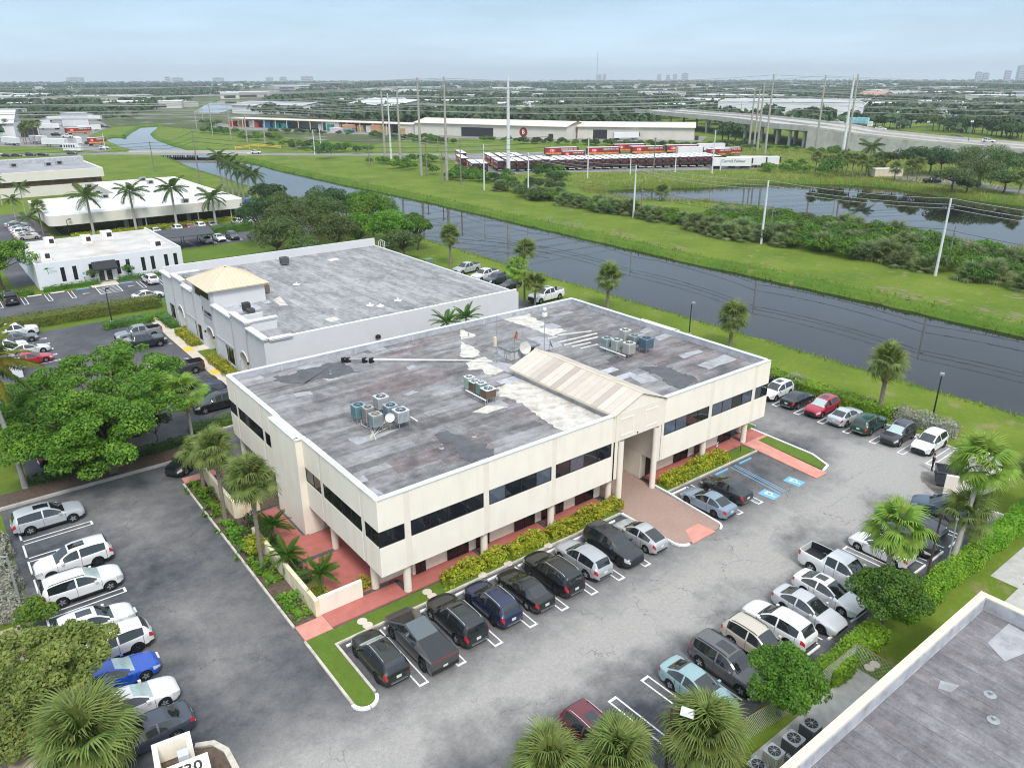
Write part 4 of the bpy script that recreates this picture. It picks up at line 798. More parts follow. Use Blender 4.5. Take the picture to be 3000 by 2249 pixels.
def loft(name, T, tall=1.0):
    L_, W_, zs = T['L'], T['W'], T['zs']; w2 = W_/2; ra = T['r']+.055; zc = T['r']; wx = [T['fx'], T['fx']+T['wb']]
    st = {0, .03, .08, .16, .3, .46, L_-.02, L_-.06, L_-.14, L_-.26, L_-.4}
    for k in ('ws', 'roof', 'rw', 'side', 'bp'): st |= set(T[k])
    if 'bed' in T: st |= {T['bed'][0], T['bed'][1], T['bed'][0]-.02, T['bed'][1]+.02}
    for c in wx: st |= {c+ra*f for f in (-1.03, -1, -.85, -.6, -.3, 0, .3, .6, .85, 1, 1.03)}
    for a, b_ in (T['ws'], T['rw'], T['roof']): st |= {a+(b_-a)*f for f in (.33, .66)}
    st |= {x for x in np.arange(.6, L_-.4, .34)}
    xs = np.array(sorted(st)); kk = [0]
    for i in range(1, len(xs)):
        if xs[i]-xs[kk[-1]] > .018: kk.append(i)
    xs = xs[kk]
    zt = sm(xs, T['top'])*1.; zb = sm(xs, T['belt']); zt = np.maximum(zt, zb+.012)
    e = sm(xs, [(0, .66), (.1, .80), (.35, .93), (.9, .99), (1.4, 1.), (L_-1.2, 1.), (L_-.5, .96), (L_-.12, .87), (L_, .74)]); w = w2*e
    H = max(p[1] for p in T['top']); hood = lin(xs, [(T['ws'][0], zt[np.argmin(abs(xs-T['ws'][0]))]), (T['rw'][1], zt[np.argmin(abs(xs-T['rw'][1]))])])
    g = np.clip((zt-hood)/np.maximum(H-hood, .2), 0, 1); g = np.where((xs < T['ws'][0]) | (xs > T['rw'][1]), 0, g)
    V = []; NR = 10
    for i, x in enumerate(xs):
        arch = 0
        for c in wx:
            if abs(x-c) < ra: arch = zc+math.sqrt(max(0, ra*ra-(x-c)**2))
        s0 = zs+(.10 if x < .2 or x > L_-.3 else 0); hgt = zb[i]-s0; wr = T['rwid']*(.93+.07*g[i])
        z1 = max(s0+.02, arch); z2 = max(s0+.22*hgt, arch+.025); z3 = max(s0+.62*hgt, arch+.06)
        gi = g[i]
        P = [(.80*w[i], max(s0, arch)), (.975*w[i], z1), (1.0*w[i], z2), (.995*w[i], z3), (.975*w[i], max(zb[i]-.045, z3+.02)), (.945*w[i], zb[i])]
        y6 = (1-gi)*.80*w[i]+gi*wr; z6 = zb[i]+(zt[i]-zb[i])*((1-gi)*.55+gi*.88)
        P += [(y6, z6), ((1-gi)*.66*w[i]+gi*wr*.90, zb[i]+(zt[i]-zb[i])*((1-gi)*.82+gi*.965)), ((1-gi)*.36*w[i]+gi*wr*.5, zb[i]+(zt[i]-zb[i])*.99), (0, zt[i])]
        if 'bed' in T and T['bed'][0]-.001 <= x <= T['bed'][1]+.001: P[6:] = [(.86*w[i], zb[i]+.01), (.845*w[i], zb[i]-.5), (.4*w[i], zb[i]-.5), (0, zb[i]-.5)]
        V.append(P)
    n = len(xs); verts = []; idx = {}
    for i in range(n):
        for s in (1, -1):
            for j in range(NR):
                if s < 0 and j == NR-1: idx[i, j, s] = idx[i, j, 1]; continue
                idx[i, j, s] = len(verts); y, z = V[i][j]; verts.append((L_/2-xs[i], s*y, z))
    parts = {}
    def put(pn, f): parts.setdefault(pn, []).append(f)
    for i in range(n-1):
        xm = (xs[i]+xs[i+1])/2
        for j in range(NR-1):
            for s in (1, -1):
                f = (idx[i, j, s], idx[i+1, j, s], idx[i+1, j+1, s], idx[i, j+1, s])
                if s > 0: f = f[::-1]
                pn = 'body'; sd_ = 'l' if s > 0 else 'r'
                if T['ws'][0] < xm < T['ws'][1] and j >= 6+(1 if xm > T['ws'][0]+.2 else 0): pn = 'windscreen'
                elif T['rw'][0] < xm < T['rw'][1] and j >= 7: pn = 'rear_window'
                elif T['side'][0] < xm < T['side'][1] and j == 5 and not T['bp'][0] < xm < T['bp'][1]: pn = 'side_window_'+sd_+('f' if xm < T['bp'][0] else 'b')
                elif .04 < xm < .46 and j in (3, 4): pn = 'headlight_'+sd_
                elif L_-.30 < xm and j in (3, 4) : pn = 'taillight_'+sd_
                elif j <= 1 and T['clad']: pn = 'cladding'
                elif 'bed' in T and T['bed'][0] < xm < T['bed'][1] and j >= 6: pn = 'bed_liner'
                elif j == 0: pn = 'cladding'
                elif xm < .05 and j in (1, 2): pn = 'grille'
                elif T['roof'][0]+.25 < xm < T['roof'][0]+1.05 and j >= 8: pn = 'roof_centre'
                put(pn, f)
    for i, nm in ((0, 'grille'), (n-1, 'tail_cap')):
        lo = [idx[i, j, 1] for j in range(NR)]+[idx[i, j, -1] for j in range(NR-2, -1, -1)]
        put(nm if nm != 'tail_cap' else 'body', tuple(lo) if i == 0 else tuple(lo[::-1]))
    out = {}
    for pn, fs in parts.items():
        us = sorted({v for f in fs for v in f}); rm = {v: k for k, v in enumerate(us)}; me = bpy.data.meshes.new(pn)
        me.from_pydata([verts[v] for v in us], [], [tuple(rm[v] for v in f) for f in fs]); me.polygons.foreach_set('use_smooth', [True]*len(fs)); me.set_sharp_from_angle(angle=R(38)); out[pn] = me
    sv_ = []
    for xq in (T['side'][0]-.12, (T['bp'][0]+T['bp'][1])/2, min(T['side'][1]-.05, T['rw'][0]-.05)):
        i = int(np.argmin(abs(xs-xq)))
        for s in (1, -1):
            for j in range(1, 5): (y0, z0), (y1, z1) = V[i][j], V[i][j+1]; x_ = L_/2-xs[i]; sv_ += [(x_-.011, s*(y0+.005), z0), (x_+.011, s*(y0+.005), z0), (x_+.011, s*(y1+.005), z1), (x_-.011, s*(y1+.005), z1)]
    out['door_seam'] = qmesh('door_seam', sv_, 4, PLAST); hb_ = B()
    for xq in (T['bp'][0]-.12, T['side'][1]-.35 if T['side'][1]-T['bp'][1] > .6 else T['bp'][0]-.12):
        i = int(np.argmin(abs(xs-xq)))
        for s in (1, -1): y0 = s*V[i][4][0]; hb_.box(L_/2-xq-.10, L_/2-xq+.10, min(y0, y0+s*.03), max(y0, y0+s*.03), V[i][4][1]-.06, V[i][4][1]-.03)
    out['door_handle'] = hb_.mesh('door_handle', PAINT)
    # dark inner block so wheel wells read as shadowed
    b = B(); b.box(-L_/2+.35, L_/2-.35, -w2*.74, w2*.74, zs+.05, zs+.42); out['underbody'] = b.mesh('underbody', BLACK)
    return out
def wheel_meshes(r_, name):
    b = B().lathe([(r_*.66, -.10), (r_*.93, -.11), (r_, -.075), (r_, .075), (r_*.93, .11), (r_*.66, .10)], 20, axis='y'); ty = b.mesh('tyre', BLACK, 40)
    rim = B().lathe([(r_*.67, .088), (r_*.62, .098), (r_*.60, .05), (.001, .045)], 20, axis='y')
    sp = B()
    for k in range(5):
        a = R(72*k); ca, sa = math.cos(a), math.sin(a); q = [(.04, -.06), (r_*.60, -.035), (r_*.60, .035), (.04, .06)]
        sp.v += [(u*ca-v*sa, .085 if abs(u) < .1 else .092, u*sa+v*ca) for u, v in q]; n = len(sp.v)-4; sp.f.append((n, n+1, n+2, n+3)); sp.m.append(0)
    return ty, rim, sp
LF = {k: loft(k, T) for k, T in CT.items()}
WH = {}
for k, T in CT.items():
    ty, rim, sp = wheel_meshes(T['r'], k); WH[k] = (ty, {d: rim.mesh('rim', m) for d, m in (('a', DALLOY), ('d', BLACK))}, {'a': sp.mesh('spokes', ALLOY), 'd': sp.mesh('spokes', DALLOY)})
PLATE = mat('number_plate', (.6, .62, .58), .5, var=.1)
SPEC = {}
for k in CT:
    for pn, me in LF[k].items():
        m = PAINT
        if pn in ('windscreen', 'rear_window') or pn.startswith('side'): m = GLASSK
        elif pn.startswith('head'): m = HEADL
        elif pn.startswith('tail'): m = REDL
        elif pn in ('cladding', 'grille', 'bed_liner', 'underbody', 'door_seam'): m = PLAST if pn != 'underbody' else BLACK
        me.materials.clear(); me.materials.append(m)
PN = dict(side_window_lf='side_window', side_window_rf='side_window', side_window_lb='rear_side_window', side_window_rb='rear_side_window', headlight_l='headlight', headlight_r='headlight', taillight_l='tail_light', taillight_r='tail_light', roof_centre='roof_panel')
def override(o, m): o.material_slots[0].link = 'OBJECT'; o.material_slots[0].material = m
MIR = B().box(-.10, .06, -.09, .09, -.06, .06).mesh('wing_mirror', PAINT, 0)
RAIL = {}
def car(kind, x, y, rz, c, label, z=.008, sunroof=None, shade=False, rails=None, wheel='a', scale=1., name=None, detail=2, cat='car', tonneau=None, clad=None, blackroof=False, group=None):
    T = CT[kind]; r_ = empty(name or {'suv': 'parked_suv', 'bigsuv': 'parked_suv', 'pickup': 'pickup_truck', 'van': 'delivery_van', 'hatch': 'parked_hatchback'}.get(kind, 'parked_car'), (x, y, z), rz, label, {'pickup': 'pickup truck', 'van': 'van', 'suv': 'suv', 'bigsuv': 'suv'}.get(kind, cat), group)
    r_.scale = (scale,)*3 if not hasattr(scale, '__len__') else scale
    if kind == 'pickup' and clad is None: clad = 'paint'
    for pn, me in LF[kind].items():
        o = link(PN.get(pn, pn), me, r_); setcol(o, c)
        if pn == 'roof_centre' and sunroof: override(o, GLASSK)
        if pn == 'windscreen' and shade: override(o, SHADE)
        if pn == 'cladding' and clad == 'paint': override(o, PAINT)
        if blackroof and pn == 'roof_centre': override(o, GLASSK)
    ty, rims, sps = WH[kind]
    for sx in (0, 1):
        for sy in (-1, 1):
            wo_ = link('wheel', ty, r_, (T['L']/2-T['fx']-sx*T['wb'], sy*(T['W']/2-.115), T['r']), (0, 0, 0 if sy > 0 else R(180)))
            if detail > 0: link('rim', rims[wheel], wo_); link('spokes', sps[wheel], wo_)
    if detail > 1:
        for sy in (-1, 1): setcol(link('wing_mirror', MIR, r_, (T['L']/2-T['side'][0]-.08, sy*(T['W']/2+.06), sm(np.array([T['side'][0]]), T['belt'])[0]+.06)), c)
        zpl = .55*sm(np.array([T['L']-.05]), T['belt'])[0]+.25
        B().box(-T['L']/2-.012, -T['L']/2+.02, -.16, .16, zpl-.08, zpl+.08).obj('number_plate', PLATE, r_)
        B().box(-T['L']/2-.03, -T['L']/2+.05, -.55, .55, zpl-.34, zpl-.27).obj('bumper_trim', PLAST if c[0]+c[1] > .25 else CHROME, r_)
    if rails:
        x0, x1 = T['L']/2-T['roof'][0]-.05, T['L']/2-T['roof'][1]+.15; zr = max(p[1] for p in T['top'])
        for sy in (-1, 1): b = B(); b.tube([(x0, sy*T['rwid']*.86, zr-.09), (x0-.2, sy*T['rwid']*.90, zr-.01), ((x0+x1)/2, sy*T['rwid']*.90, zr+.015), (x1+.2, sy*T['rwid']*.90, zr-.02), (x1, sy*T['rwid']*.88, zr-.1)], .024, 5); b.obj('roof_rail', CHROME if rails == 'c' else PLAST, r_)
    if tonneau is not None:
        b = B(); b.box(T['L']/2-T['bed'][1], T['L']/2-T['bed'][0], -T['W']*.41, T['W']*.41, 1.32, 1.375); setcol(b.obj('bed_cover', OBJC, r_), tonneau)
    return r_
N_, S_, E_, W_ = R(90), R(-90), 0., R(180)
WHT = (.70, .70, .70); SIL = (.42, .44, .47); BLK = (.008, .009, .010); DGY = (.035, .037, .042); NVY = (.008, .016, .055)
# --- left column, tails or noses against the hedge
car('bigsuv', -15.75, 25.35, E_, (.40, .42, .45), 'silver suv with open sunroof parked alone next to the long kerb', sunroof=True, wheel='a')
car('bigsuv', -15.25, 17.75, W_, WHT, 'white suv with long black glass roof parked nose to the hedge', blackroof=True, sunroof=True, wheel='d')
car('bigsuv', -15.4, 14.1, E_, WHT, 'white three-row suv with black rails and mint sunshade', shade=True, rails='k')
car('suv', -15.6, 9.2, E_, WHT, 'white crossover with sunroof partly under the grevillea tree', sunroof=True)
car('suv', -15.2, 6.4, W_, WHT, 'white suv with tail to the lane beside the bright blue sedan', wheel='d')
car('sedan', -15.6, 3.6, E_, (.008, .07, .42), 'bright blue sedan with reflective sunshade', shade=True, wheel='a')
car('sedan', -15.3, .75, E_, WHT, 'white sedan with green-tinted windscreen next to the blue sedan', shade=True)
car('sedan', -15.3, -2.0, W_, (.035, .045, .065), 'slate grey sedan with red tail lights beside the numbered sign box')
# --- front row
car('suv', -2.75, -4.45, N_, (.012, .016, .012), 'black suv with chrome roof rails beside the grass island', sunroof=True, shade=True, rails='c', wheel='d')
car('bigsuv', 2.72, -4.5, N_, (.016, .018, .020), 'large black suv with dual sunroof next to the angular pickup', sunroof=True, rails='c')
car('suv', 5.5, -4.6, N_, NVY, 'dark navy suv with silver roof rails parked before the office', rails='c', wheel='d')
car('sedan', 8.15, -4.7, N_, BLK, 'glossy black sedan with bright red tail lights before the croton hedge', wheel='a')
car('bigsuv', 10.75, -4.6, N_, BLK, 'black suv with full-width red rear light bar', rails='c', wheel='d')
car('suv', 13.55, -4.65, N_, (.36, .38, .40), 'silver suv with tall red vertical tail lights', wheel='a')
car('bigsuv', 16.4, -4.8, S_, (.016, .018, .021), 'black suv parked nose out beside the silver hatchback', wheel='d')
car('hatch', 19.1, -4.95, N_, (.42, .43, .44), 'silver hatchback with sloping rear glass next to the brick entrance', wheel='a')
car('sedan', 27.05, -5.0, N_, (.20, .26, .33), 'pale blue grey sedan on black wheels beside the brick entrance', wheel='d')
car('hatch', 29.9, -4.6, N_, (.03, .032, .04), 'charcoal hatchback parked next to the pale blue grey sedan', wheel='d')
# --- canal row
for i, (k, yy, d, c, lb, kw) in enumerate((('suv', 8.2, W_, BLK, 'black suv half hidden by the corner of the office', {}), ('suv', 5.45, W_, WHT, 'white suv with small sunroof parked close to the office corner', dict(sunroof=True)), ('sedan', 2.75, E_, BLK, 'black sedan between the white and the red suv', {}), ('suv', -.1, W_, (.36, .008, .03), 'red suv with sunshade parked along the canal hedge', dict(shade=True, sunroof=True)), ('sedan', -2.75, E_, (.46, .48, .51), 'silver sedan between the red and the green suv', {}), ('suv', -5.3, E_, (.008, .055, .035), 'dark green suv parked tail out by the canal hedge', {}), ('suv', -8.25, W_, (.030, .024, .032), 'dark plum suv with chrome grille and mint sunshade', dict(shade=True, rails='c')), ('suv', -11.0, W_, WHT, 'white suv with black lower trim near the standing person', dict(wheel='d')))):
    car(k, 51.85-.05*i+(.5 if i == 7 else 0), yy, d+R(2), c, lb, **kw)
# --- lower row
car('sedan', 10.2, -17.8, S_, (.25, .38, .39), 'light aqua sedan at the edge of two empty bays', wheel='a')
car('bigsuv', 13.0, -17.75, S_, (.10, .095, .10), 'brown grey suv with tinted roof next to the aqua sedan', rails='k', sunroof=True)
car('suv', 15.95, -17.7, S_, (.50, .45, .37), 'beige suv with black roof crossbars and spare wheel', rails='k')
car('suv', 18.45, -17.4, N_, WHT, 'white suv with tail against the hedge next to the beige one', wheel='d')
car('sedan', 21.3, -17.75, S_, (.46, .47, .49), 'silver sedan with headlights to the hedge', wheel='d')
car('sedan', 23.9, -17.6, S_, WHT, 'white sedan with dark sunroof beside the white pickup', sunroof=True)
car('pickup', 26.6, -16.9, S_, WHT, 'white crew-cab pickup with tan toolbox in its open bed', wheel='a')
B().box(-.55, -.1, -.8, .8, .98, 1.40).obj('toolbox', mat('tan_box', (.40, .36, .29), .6), [o for o in col.objects if o.get('label', '').startswith('white crew-cab pickup with tan')][0])
car('hatch', 31.7, -17.1, N_, WHT, 'white hatchback under the young fan palm')
car('sedan', 34.4, -17.4, S_, BLK, 'black sedan hidden behind the young fan palm')
car('sedan', 37.4, -16.7, S_, (.035, .042, .055), 'slate sedan with curved roof between two palms', wheel='d')
car('suv', 41.0, -17.3, R(112), (.05, .085, .12), 'steel blue suv with chrome window line by the dumpster wall', wheel='d')
car('suv', 3.25, -16.9, S_, (.13, .012, .022), 'maroon suv with glass roof and silver rails behind the palms', sunroof=True, rails='c')
car('sedan', .15, -17.2, S_, (.02, .02, .022), 'black car almost hidden under a fan palm')
# --- around the second building and the trees
car('suv', -4.15, 28.4, R(215), BLK, 'black suv with silver wheels waiting beside the fan palms')
car('pickup', -12.0, 36.4, E_+R(3), BLK, 'black pickup under the big spreading tree', tonneau=(.05, .05, .055))
car('sedan', -12.5, 40.2, E_, WHT, 'white car glimpsed through the crown of the big tree')
car('suv', -7.6, 38.9, E_, (.42, .44, .46), 'silver suv glimpsed below the big tree')
car('sedan', -12.4, 45, E_, WHT, 'second white car hidden under the leaves of the big tree')
car('suv', 2.2, 43.7, W_, NVY, 'navy blue suv parked along the concrete walk')
car('bigsuv', 2.3, 40.2, W_, BLK, 'long black suv nearest the clipped hedge end')
car('sedan', 2.1, 47.0, W_, BLK, 'black sedan parked between the navy suv and the pickup')
car('pickup', 1.9, 53.0, W_, DGY, 'dark grey pickup with its tail to the concrete walk')
car('pickup', 1.7, 70.4, W_, (.20, .22, .23), 'grey crew-cab pickup facing the lane beside a black one')
car('pickup', 1.0, 66.0, E_, (.012, .016, .022), 'black lifted pickup with grey bed cover', scale=1.06, tonneau=(.25, .26, .27))
car('pickup', -11.5, 81.6, E_, WHT, 'white pickup parked below the clipped hedge')
car('sedan', -11.4, 78.6, E_, (.10, .11, .12), 'grey car behind the drooping palm fronds')
car('sedan', -10.9, 72.6, E_, (.55, .56, .55), 'silver car next to the red one')
car('sedan', -11.2, 68.4, E_, (.38, .01, .025), 'red sedan beside the white gate post')
car('suv', -13, 75.4, E_, WHT, 'white suv glimpsed through the coconut fronds')
# --- grass verge by the canal
car('pickup', 57.9, 73.9, R(190), (.38, .40, .41), 'silver pickup parked on the grass by the canal', tonneau=(.03, .03, .03))
car('pickup', 57.6, 67.9, R(192), WHT, 'white pickup parked on the grass between silver and navy pickups', tonneau=(.02, .02, .02))
car('pickup', 57.6, 64.3, R(192), (.012, .018, .035), 'navy pickup parked on the grass beside the white one')
car('sedan', 57.2, 60.3, R(190), BLK, 'black car peeking out beside the tall fan palms')
car('pickup', 57.2, 50.9, R(184), WHT, 'big white lifted pickup standing on the verge behind the office', sunroof=True, scale=1.12)
# --- white building, carport, cream building
car('suv', 11.0, 101.5, N_+R(4), WHT, 'white suv backed out before the white building')
car('sedan', 8.0, 90.9, R(5), WHT, 'white sedan half hidden by the long clipped hedge')
car('pickup', -9.6, 102.0, N_, (.02, .025, .03), 'dark truck at the far end of the white building lot')
car('sedan', 29.8, 131.2, N_, WHT, 'white coupe on the carport lot', sunroof=True); car('sedan', 32.6, 131.4, S_, WHT, 'white sedan on the carport lot beside the dark suv'); car('suv', 35.5, 131.3, S_, (.03, .04, .045), 'dark grey suv on the carport lot')
for i, (x, c, lb) in enumerate(((24.0, WHT, 'white car behind the carport roof'), (28.6, WHT, 'white car near a royal palm trunk before the cream building'), (31.4, (.30, .03, .03), 'dull red car before the cream building'), (33.8, WHT, 'white car in front of the cream building hedge'), (36.4, (.2, .21, .22), 'grey car in front of the cream building hedge'), (42.6, WHT, 'white car at the end of the cream building row'), (45.6, SIL, 'silver car at the end of the cream building row'))):
    car('suv' if i % 2 else 'sedan', x, 148.6, N_, c, lb, detail=1)
for i, (y, c, lb) in enumerate(((158.6, (.45, .42, .36), 'champagne car parked under the slim palm'), (161.6, WHT, 'white car parked beside the champagne one'), (164.6, WHT, 'white suv in the row beside the cream building'), (167.6, WHT, 'third white car in the row beside the cream building'), (171, SIL, 'silver car in the row beside the cream building'), (174.4, (.1, .12, .15), 'dark blue car in the row beside the cream building'), (178, SIL, 'silver suv at the far end of the row'))):
    car('suv' if i % 3 == 2 else 'sedan', .2, y, E_, c, lb, detail=1)
car('van', 54.4, 173.4, R(70), (.02, .09, .35), 'blue delivery van with white lettering at the corner of cream building', detail=1)
car('suv', 53.4, 166.2, R(10), WHT, 'white suv parked next to the blue van', detail=1); car('suv', 53.4, 163.0, R(10), WHT, 'white car second from the blue van', detail=1); car('pickup', 55.4, 158.0, R(10), WHT, 'white pickup beyond the oak crowns', detail=1)
# --- the angular pickup: flat faceted steel panels
wp = empty('wedge_pickup', (-.12, -4.75, .008), N_, 'angular dark steel wedge-shaped pickup with flat panels', 'pickup truck')
Lw, Ww = 5.68, 2.03; prof = [(2.84, .98), (1.98, 1.2), (.55, 1.80), (-1.0, 1.60), (-2.78, 1.28)]
def wedge():
    hw = Ww/2; sil = [(2.84, .98, .82), (2.2, 1.12, .93), (.55, 1.80, .66), (-1.0, 1.58, .72), (-2.80, 1.27, .88)]; sh = [(2.80, .90, .90), (2.2, 1.02, 1.0), (.55, 1.18, 1.0), (-1.0, 1.22, 1.0), (-2.82, 1.20, .97)]
    bd_, ws_, gl, sg = B(), B(), B(), [B(), B()]
    P = lambda t, s: (t[0], s*t[2]*hw, t[1])
    for s in (1, -1):
        o_ = (lambda *q: q) if s > 0 else (lambda *q: q[::-1])
        # lower flank with arches approximated by flat cuts
        def lowz(x):
            for c in (1.83, -1.80):
                if abs(x-c) < .56: return .42+.62*min(1, (1-abs(x-c)/.56)*2.2)
            return .30
        xs = [2.80, 2.39, 2.15, 1.83, 1.5, 1.27, .2, -1.24, -1.5, -1.8, -2.1, -2.36, -2.82]
        def shp(x): return np.interp(-x, [-t[0] for t in sh], [t[1] for t in sh]), np.interp(-x, [-t[0] for t in sh], [t[2] for t in sh])
        for a, b_ in zip(xs[:-1], xs[1:]):
            (za, wa), (zb_, wb_) = shp(a), shp(b_); la = min(lowz(a), za-.08); lb_ = min(lowz(b_), zb_-.08)
            bd_.quad(*o_((a, s*wa*hw*.96, la), (a, s*wa*hw, za), (b_, s*wb_*hw, zb_), (b_, s*wb_*hw*.96, lb_)))
        for i in range(4):
            q = o_(P(sh[i], s), P(sil[i], s), P(sil[i+1], s), P(sh[i+1], s))
            if i in (1, 2):
                bd_.quad(*q); k = 0 if s > 0 else 1
                f = lambda t, u, fr: tuple(np.array(P(t, s))*(1-fr)+np.array(P(u, s))*fr)
                a0, a1 = (f(sh[i], sil[i], .12), f(sh[i+1], sil[i+1], .12)); b0, b1 = f(sh[i], sil[i], .78), f(sh[i+1], sil[i+1], .80)
                sg[k].quad(*[(v[0], v[1]+s*.006, v[2]+.003) for v in o_(a0, b0, b1, a1)])
            else: bd_.quad(*q)
    bd_.quad(P(sh[0], 1), P(sh[0], -1), P(sil[0], -1), P(sil[0], 1)); bd_.quad((2.80, .86, .30), (2.80, -.86, .30), P(sh[0], -1), P(sh[0], 1))
    bd_.quad(P(sil[0], 1), P(sil[0], -1), P(sil[1], -1), P(sil[1], 1)); ws_.quad(P(sil[1], 1), P(sil[1], -1), P(sil[2], -1), P(sil[2], 1)); gl.quad(P(sil[2], 1), P(sil[2], -1), P(sil[3], -1), P(sil[3], 1))
    tn = B(); tn.quad(P(sil[3], 1), P(sil[3], -1), P(sil[4], -1), P(sil[4], 1)); bd_.quad(P(sil[4], -1), P(sil[4], 1), P(sh[4], 1), P(sh[4], -1)); bd_.quad(P(sh[4], -1), P(sh[4], 1), (-2.82, .93, .55), (-2.82, -.93, .55))
    st_ = mat('brushed_dark_steel', (.17, .165, .165), .32, .75, var=.08)
    bd_.obj('body', st_, wp); ws_.obj('windscreen', GLASSK, wp); gl.obj('glass_roof', mat('roof_glass', (.10, .12, .13), .06, var=0), wp); tn.obj('bed_cover', mat('bed_cover_black', (.03, .032, .036), .6, var=.1), wp)
    for b in sg: b.obj('side_window', GLASSK, wp)
    B().box(-2.6, 2.6, -.72, .72, .35, .85).obj('underbody', BLACK, wp); B().box(-2.86, -2.80, -.9, .9, .42, .60).obj('rear_bumper', PLAST, wp); B().box(-2.838, -2.815, -.86, .86, 1.205, 1.225).obj('tail_light', REDL, wp); B().box(2.80, 2.85, -.84, .84, .92, .95).obj('headlight', HEADL, wp); B().box(-2.88, -2.86, -.16, .16, .64, .78).obj('number_plate', PLATE, wp)
    for sy in (-1, 1): B().box(1.15, 1.35, sy*1.04-.08, sy*1.04+.08, 1.12, 1.24).obj('wing_mirror', PLAST, wp)
    ty, rims, sps = WH['pickup']
    for cx in (1.83, -1.80):
        for sy in (-1, 1): wo_ = link('wheel', ty, wp, (cx, sy*.9, .41), (0, 0, 0 if sy > 0 else R(180))); link('rim', rims['d'], wo_); link('spokes', sps['d'], wo_)
wedge()
# ================================================================== neighbouring buildings
def bld(name, label, loc=(0, 0, 0)): return empty(name, loc, 0, label, 'building')
def P_(root, b, name, m, smooth=0, parent=None):
    o = b.obj(name, m, parent or root, smooth)
    if parent is None and tuple(root.location) != (0, 0, 0): o.location = -root.location
    return o
# ---- grey stucco building with the tan tower
sb = bld('stucco_building', 'grey stucco building with tan metal tower roof and arched doorways'); SX, SY0, SY1, SH, SR = 7.8, 39.4, 79.0, 6.55, 6.05
def sp(b, nm, m, par=None, smooth=0): return b.obj(nm, m, par or sb, smooth)
# west front: recessed arches and windows cut between wall pieces
arch_y = [46.6, 58.6, 71.2]; win_y = [(49.6, 52.9), (61.6, 64.6), (73.6, 76.6)]
def archwall(y0, y1, yc, hw, zs_, ztop, name):
    b = B(); n = 10; pts = [(yc-hw, 0), (yc-hw, zs_)]+[(yc-hw*math.cos(R(180*i/n)), zs_+hw*math.sin(R(180*i/n))) for i in range(1, n)]+[(yc+hw, zs_), (yc+hw, 0)]
    prof = [(y0, 0)]+pts[0:0]; outline = pts
    # strips left and right and over the arch
    b.box(SX, SX+.4, y0, yc-hw, 0, ztop); b.box(SX, SX+.4, yc+hw, y1, 0, ztop)
    top = pts[1:-1]
    for (ya, za), (yb, zb_) in zip(top[:-1], top[1:]):
        if abs(yb-ya) < 1e-5: continue
        b.quad((SX, ya, za), (SX, ya, ztop), (SX, yb, ztop), (SX, yb, zb_)); b.quad((SX+.4, yb, zb_), (SX+.4, yb, ztop), (SX+.4, ya, ztop), (SX+.4, ya, za)); b.quad((SX, yb, zb_), (SX+.4, yb, zb_), (SX+.4, ya, za), (SX, ya, za)); b.quad((SX, ya, ztop), (SX+.4, ya, ztop), (SX+.4, yb, ztop), (SX, yb, ztop))
    o = sp(b, name, GREYST)
    r_ = B(); rr = [(SX-.05, y, z) for y, z in [(yc-(hw+.12)*math.cos(R(180*i/n)), zs_+(hw+.12)*math.sin(R(180*i/n))) for i in range(n+1)]]
    for p0, p1 in zip(rr[:-1], rr[1:]): r_.tube([p0, p1], .07, 6)
    sp(r_, 'arch_moulding', mat('pale_trim', (.70, .69, .68), .8), o)
    nb = B(); nb.box(SX+1.9, SX+2.0, yc-hw, yc+hw, 0, zs_+hw); nb.box(SX+.4, SX+1.9, yc-hw-.1, yc-hw, 0, zs_+hw); nb.box(SX+.4, SX+1.9, yc+hw, yc+hw+.1, 0, zs_+hw); sp(nb, 'niche', mat('niche_cream', (.78, .74, .64), .85), o)
    d = sp(B().box(SX+1.82, SX+1.9, yc-.9, yc+.9, .05, 2.3), 'door', FRAME, o)
for yc, (y0, y1), zt in ((46.6, (44.6, 49.3), SH+.75), (58.6, (56.6, 60.8), 8.3), (71.2, (68.8, 73.4), SH+.75)):
    archwall(y0, y1, yc, 1.35, 1.9, zt if zt < 8 else SH, 'arch_bay')
def wbay(y0, y1, w0, w1, zt):
    b = B(); b.box(SX, SX+.4, y0, w0, 0, zt); b.box(SX, SX+.4, w1, y1, 0, zt); b.box(SX, SX+.4, w0, w1, 0, .35); b.box(SX, SX+.4, w0, w1, 2.55, zt); o = sp(b, 'window_bay', GREYST)
    ob_ = ob; f = B(); f.box(SX+.1, SX+.2, w0, w1, .35, .42); f.box(SX+.1, SX+.2, w0, w1, 2.48, 2.55)
    for i in range(4): q = w0+(w1-w0-.06)*i/3; f.box(SX+.098, SX+.2, q, q+.06, .42, 2.48)
    fo = sp(f, 'window', FRAME, o)
    for i in range(3): q = w0+(w1-w0-.06)*i/3; sp(B().box(SX+.13, SX+.15, q+.062, q+(w1-w0-.06)/3-.002, .422, 2.478), 'pane', GLASS, fo)
wbay(49.302, 56.598, 50.3, 53.2, SH+.15); wbay(60.802, 68.798, 62.4, 65.3, SH+.15); wbay(73.402, SY1, 74.6, 77.2, SH+.15); sp(B().box(SX, SX+.4, SY0, 44.598, 0, SH+.15), 'corner_bay', GREYST)
for y in (44.6, 49.3, 56.5, 64.0, 68.8, 73.4): sp(B().box(SX-.12, SX-.002, y-.22, y+.22, 0, SH), 'pilaster', GREYTR)
sp(B().box(SX-.08, SX-.003, 49.6, 56.2, 2.75, 2.95), 'string_course', GREYTR); sp(B().box(SX-.08, SX-.003, 64.3, 68.5, 2.75, 2.95), 'string_course', GREYTR)
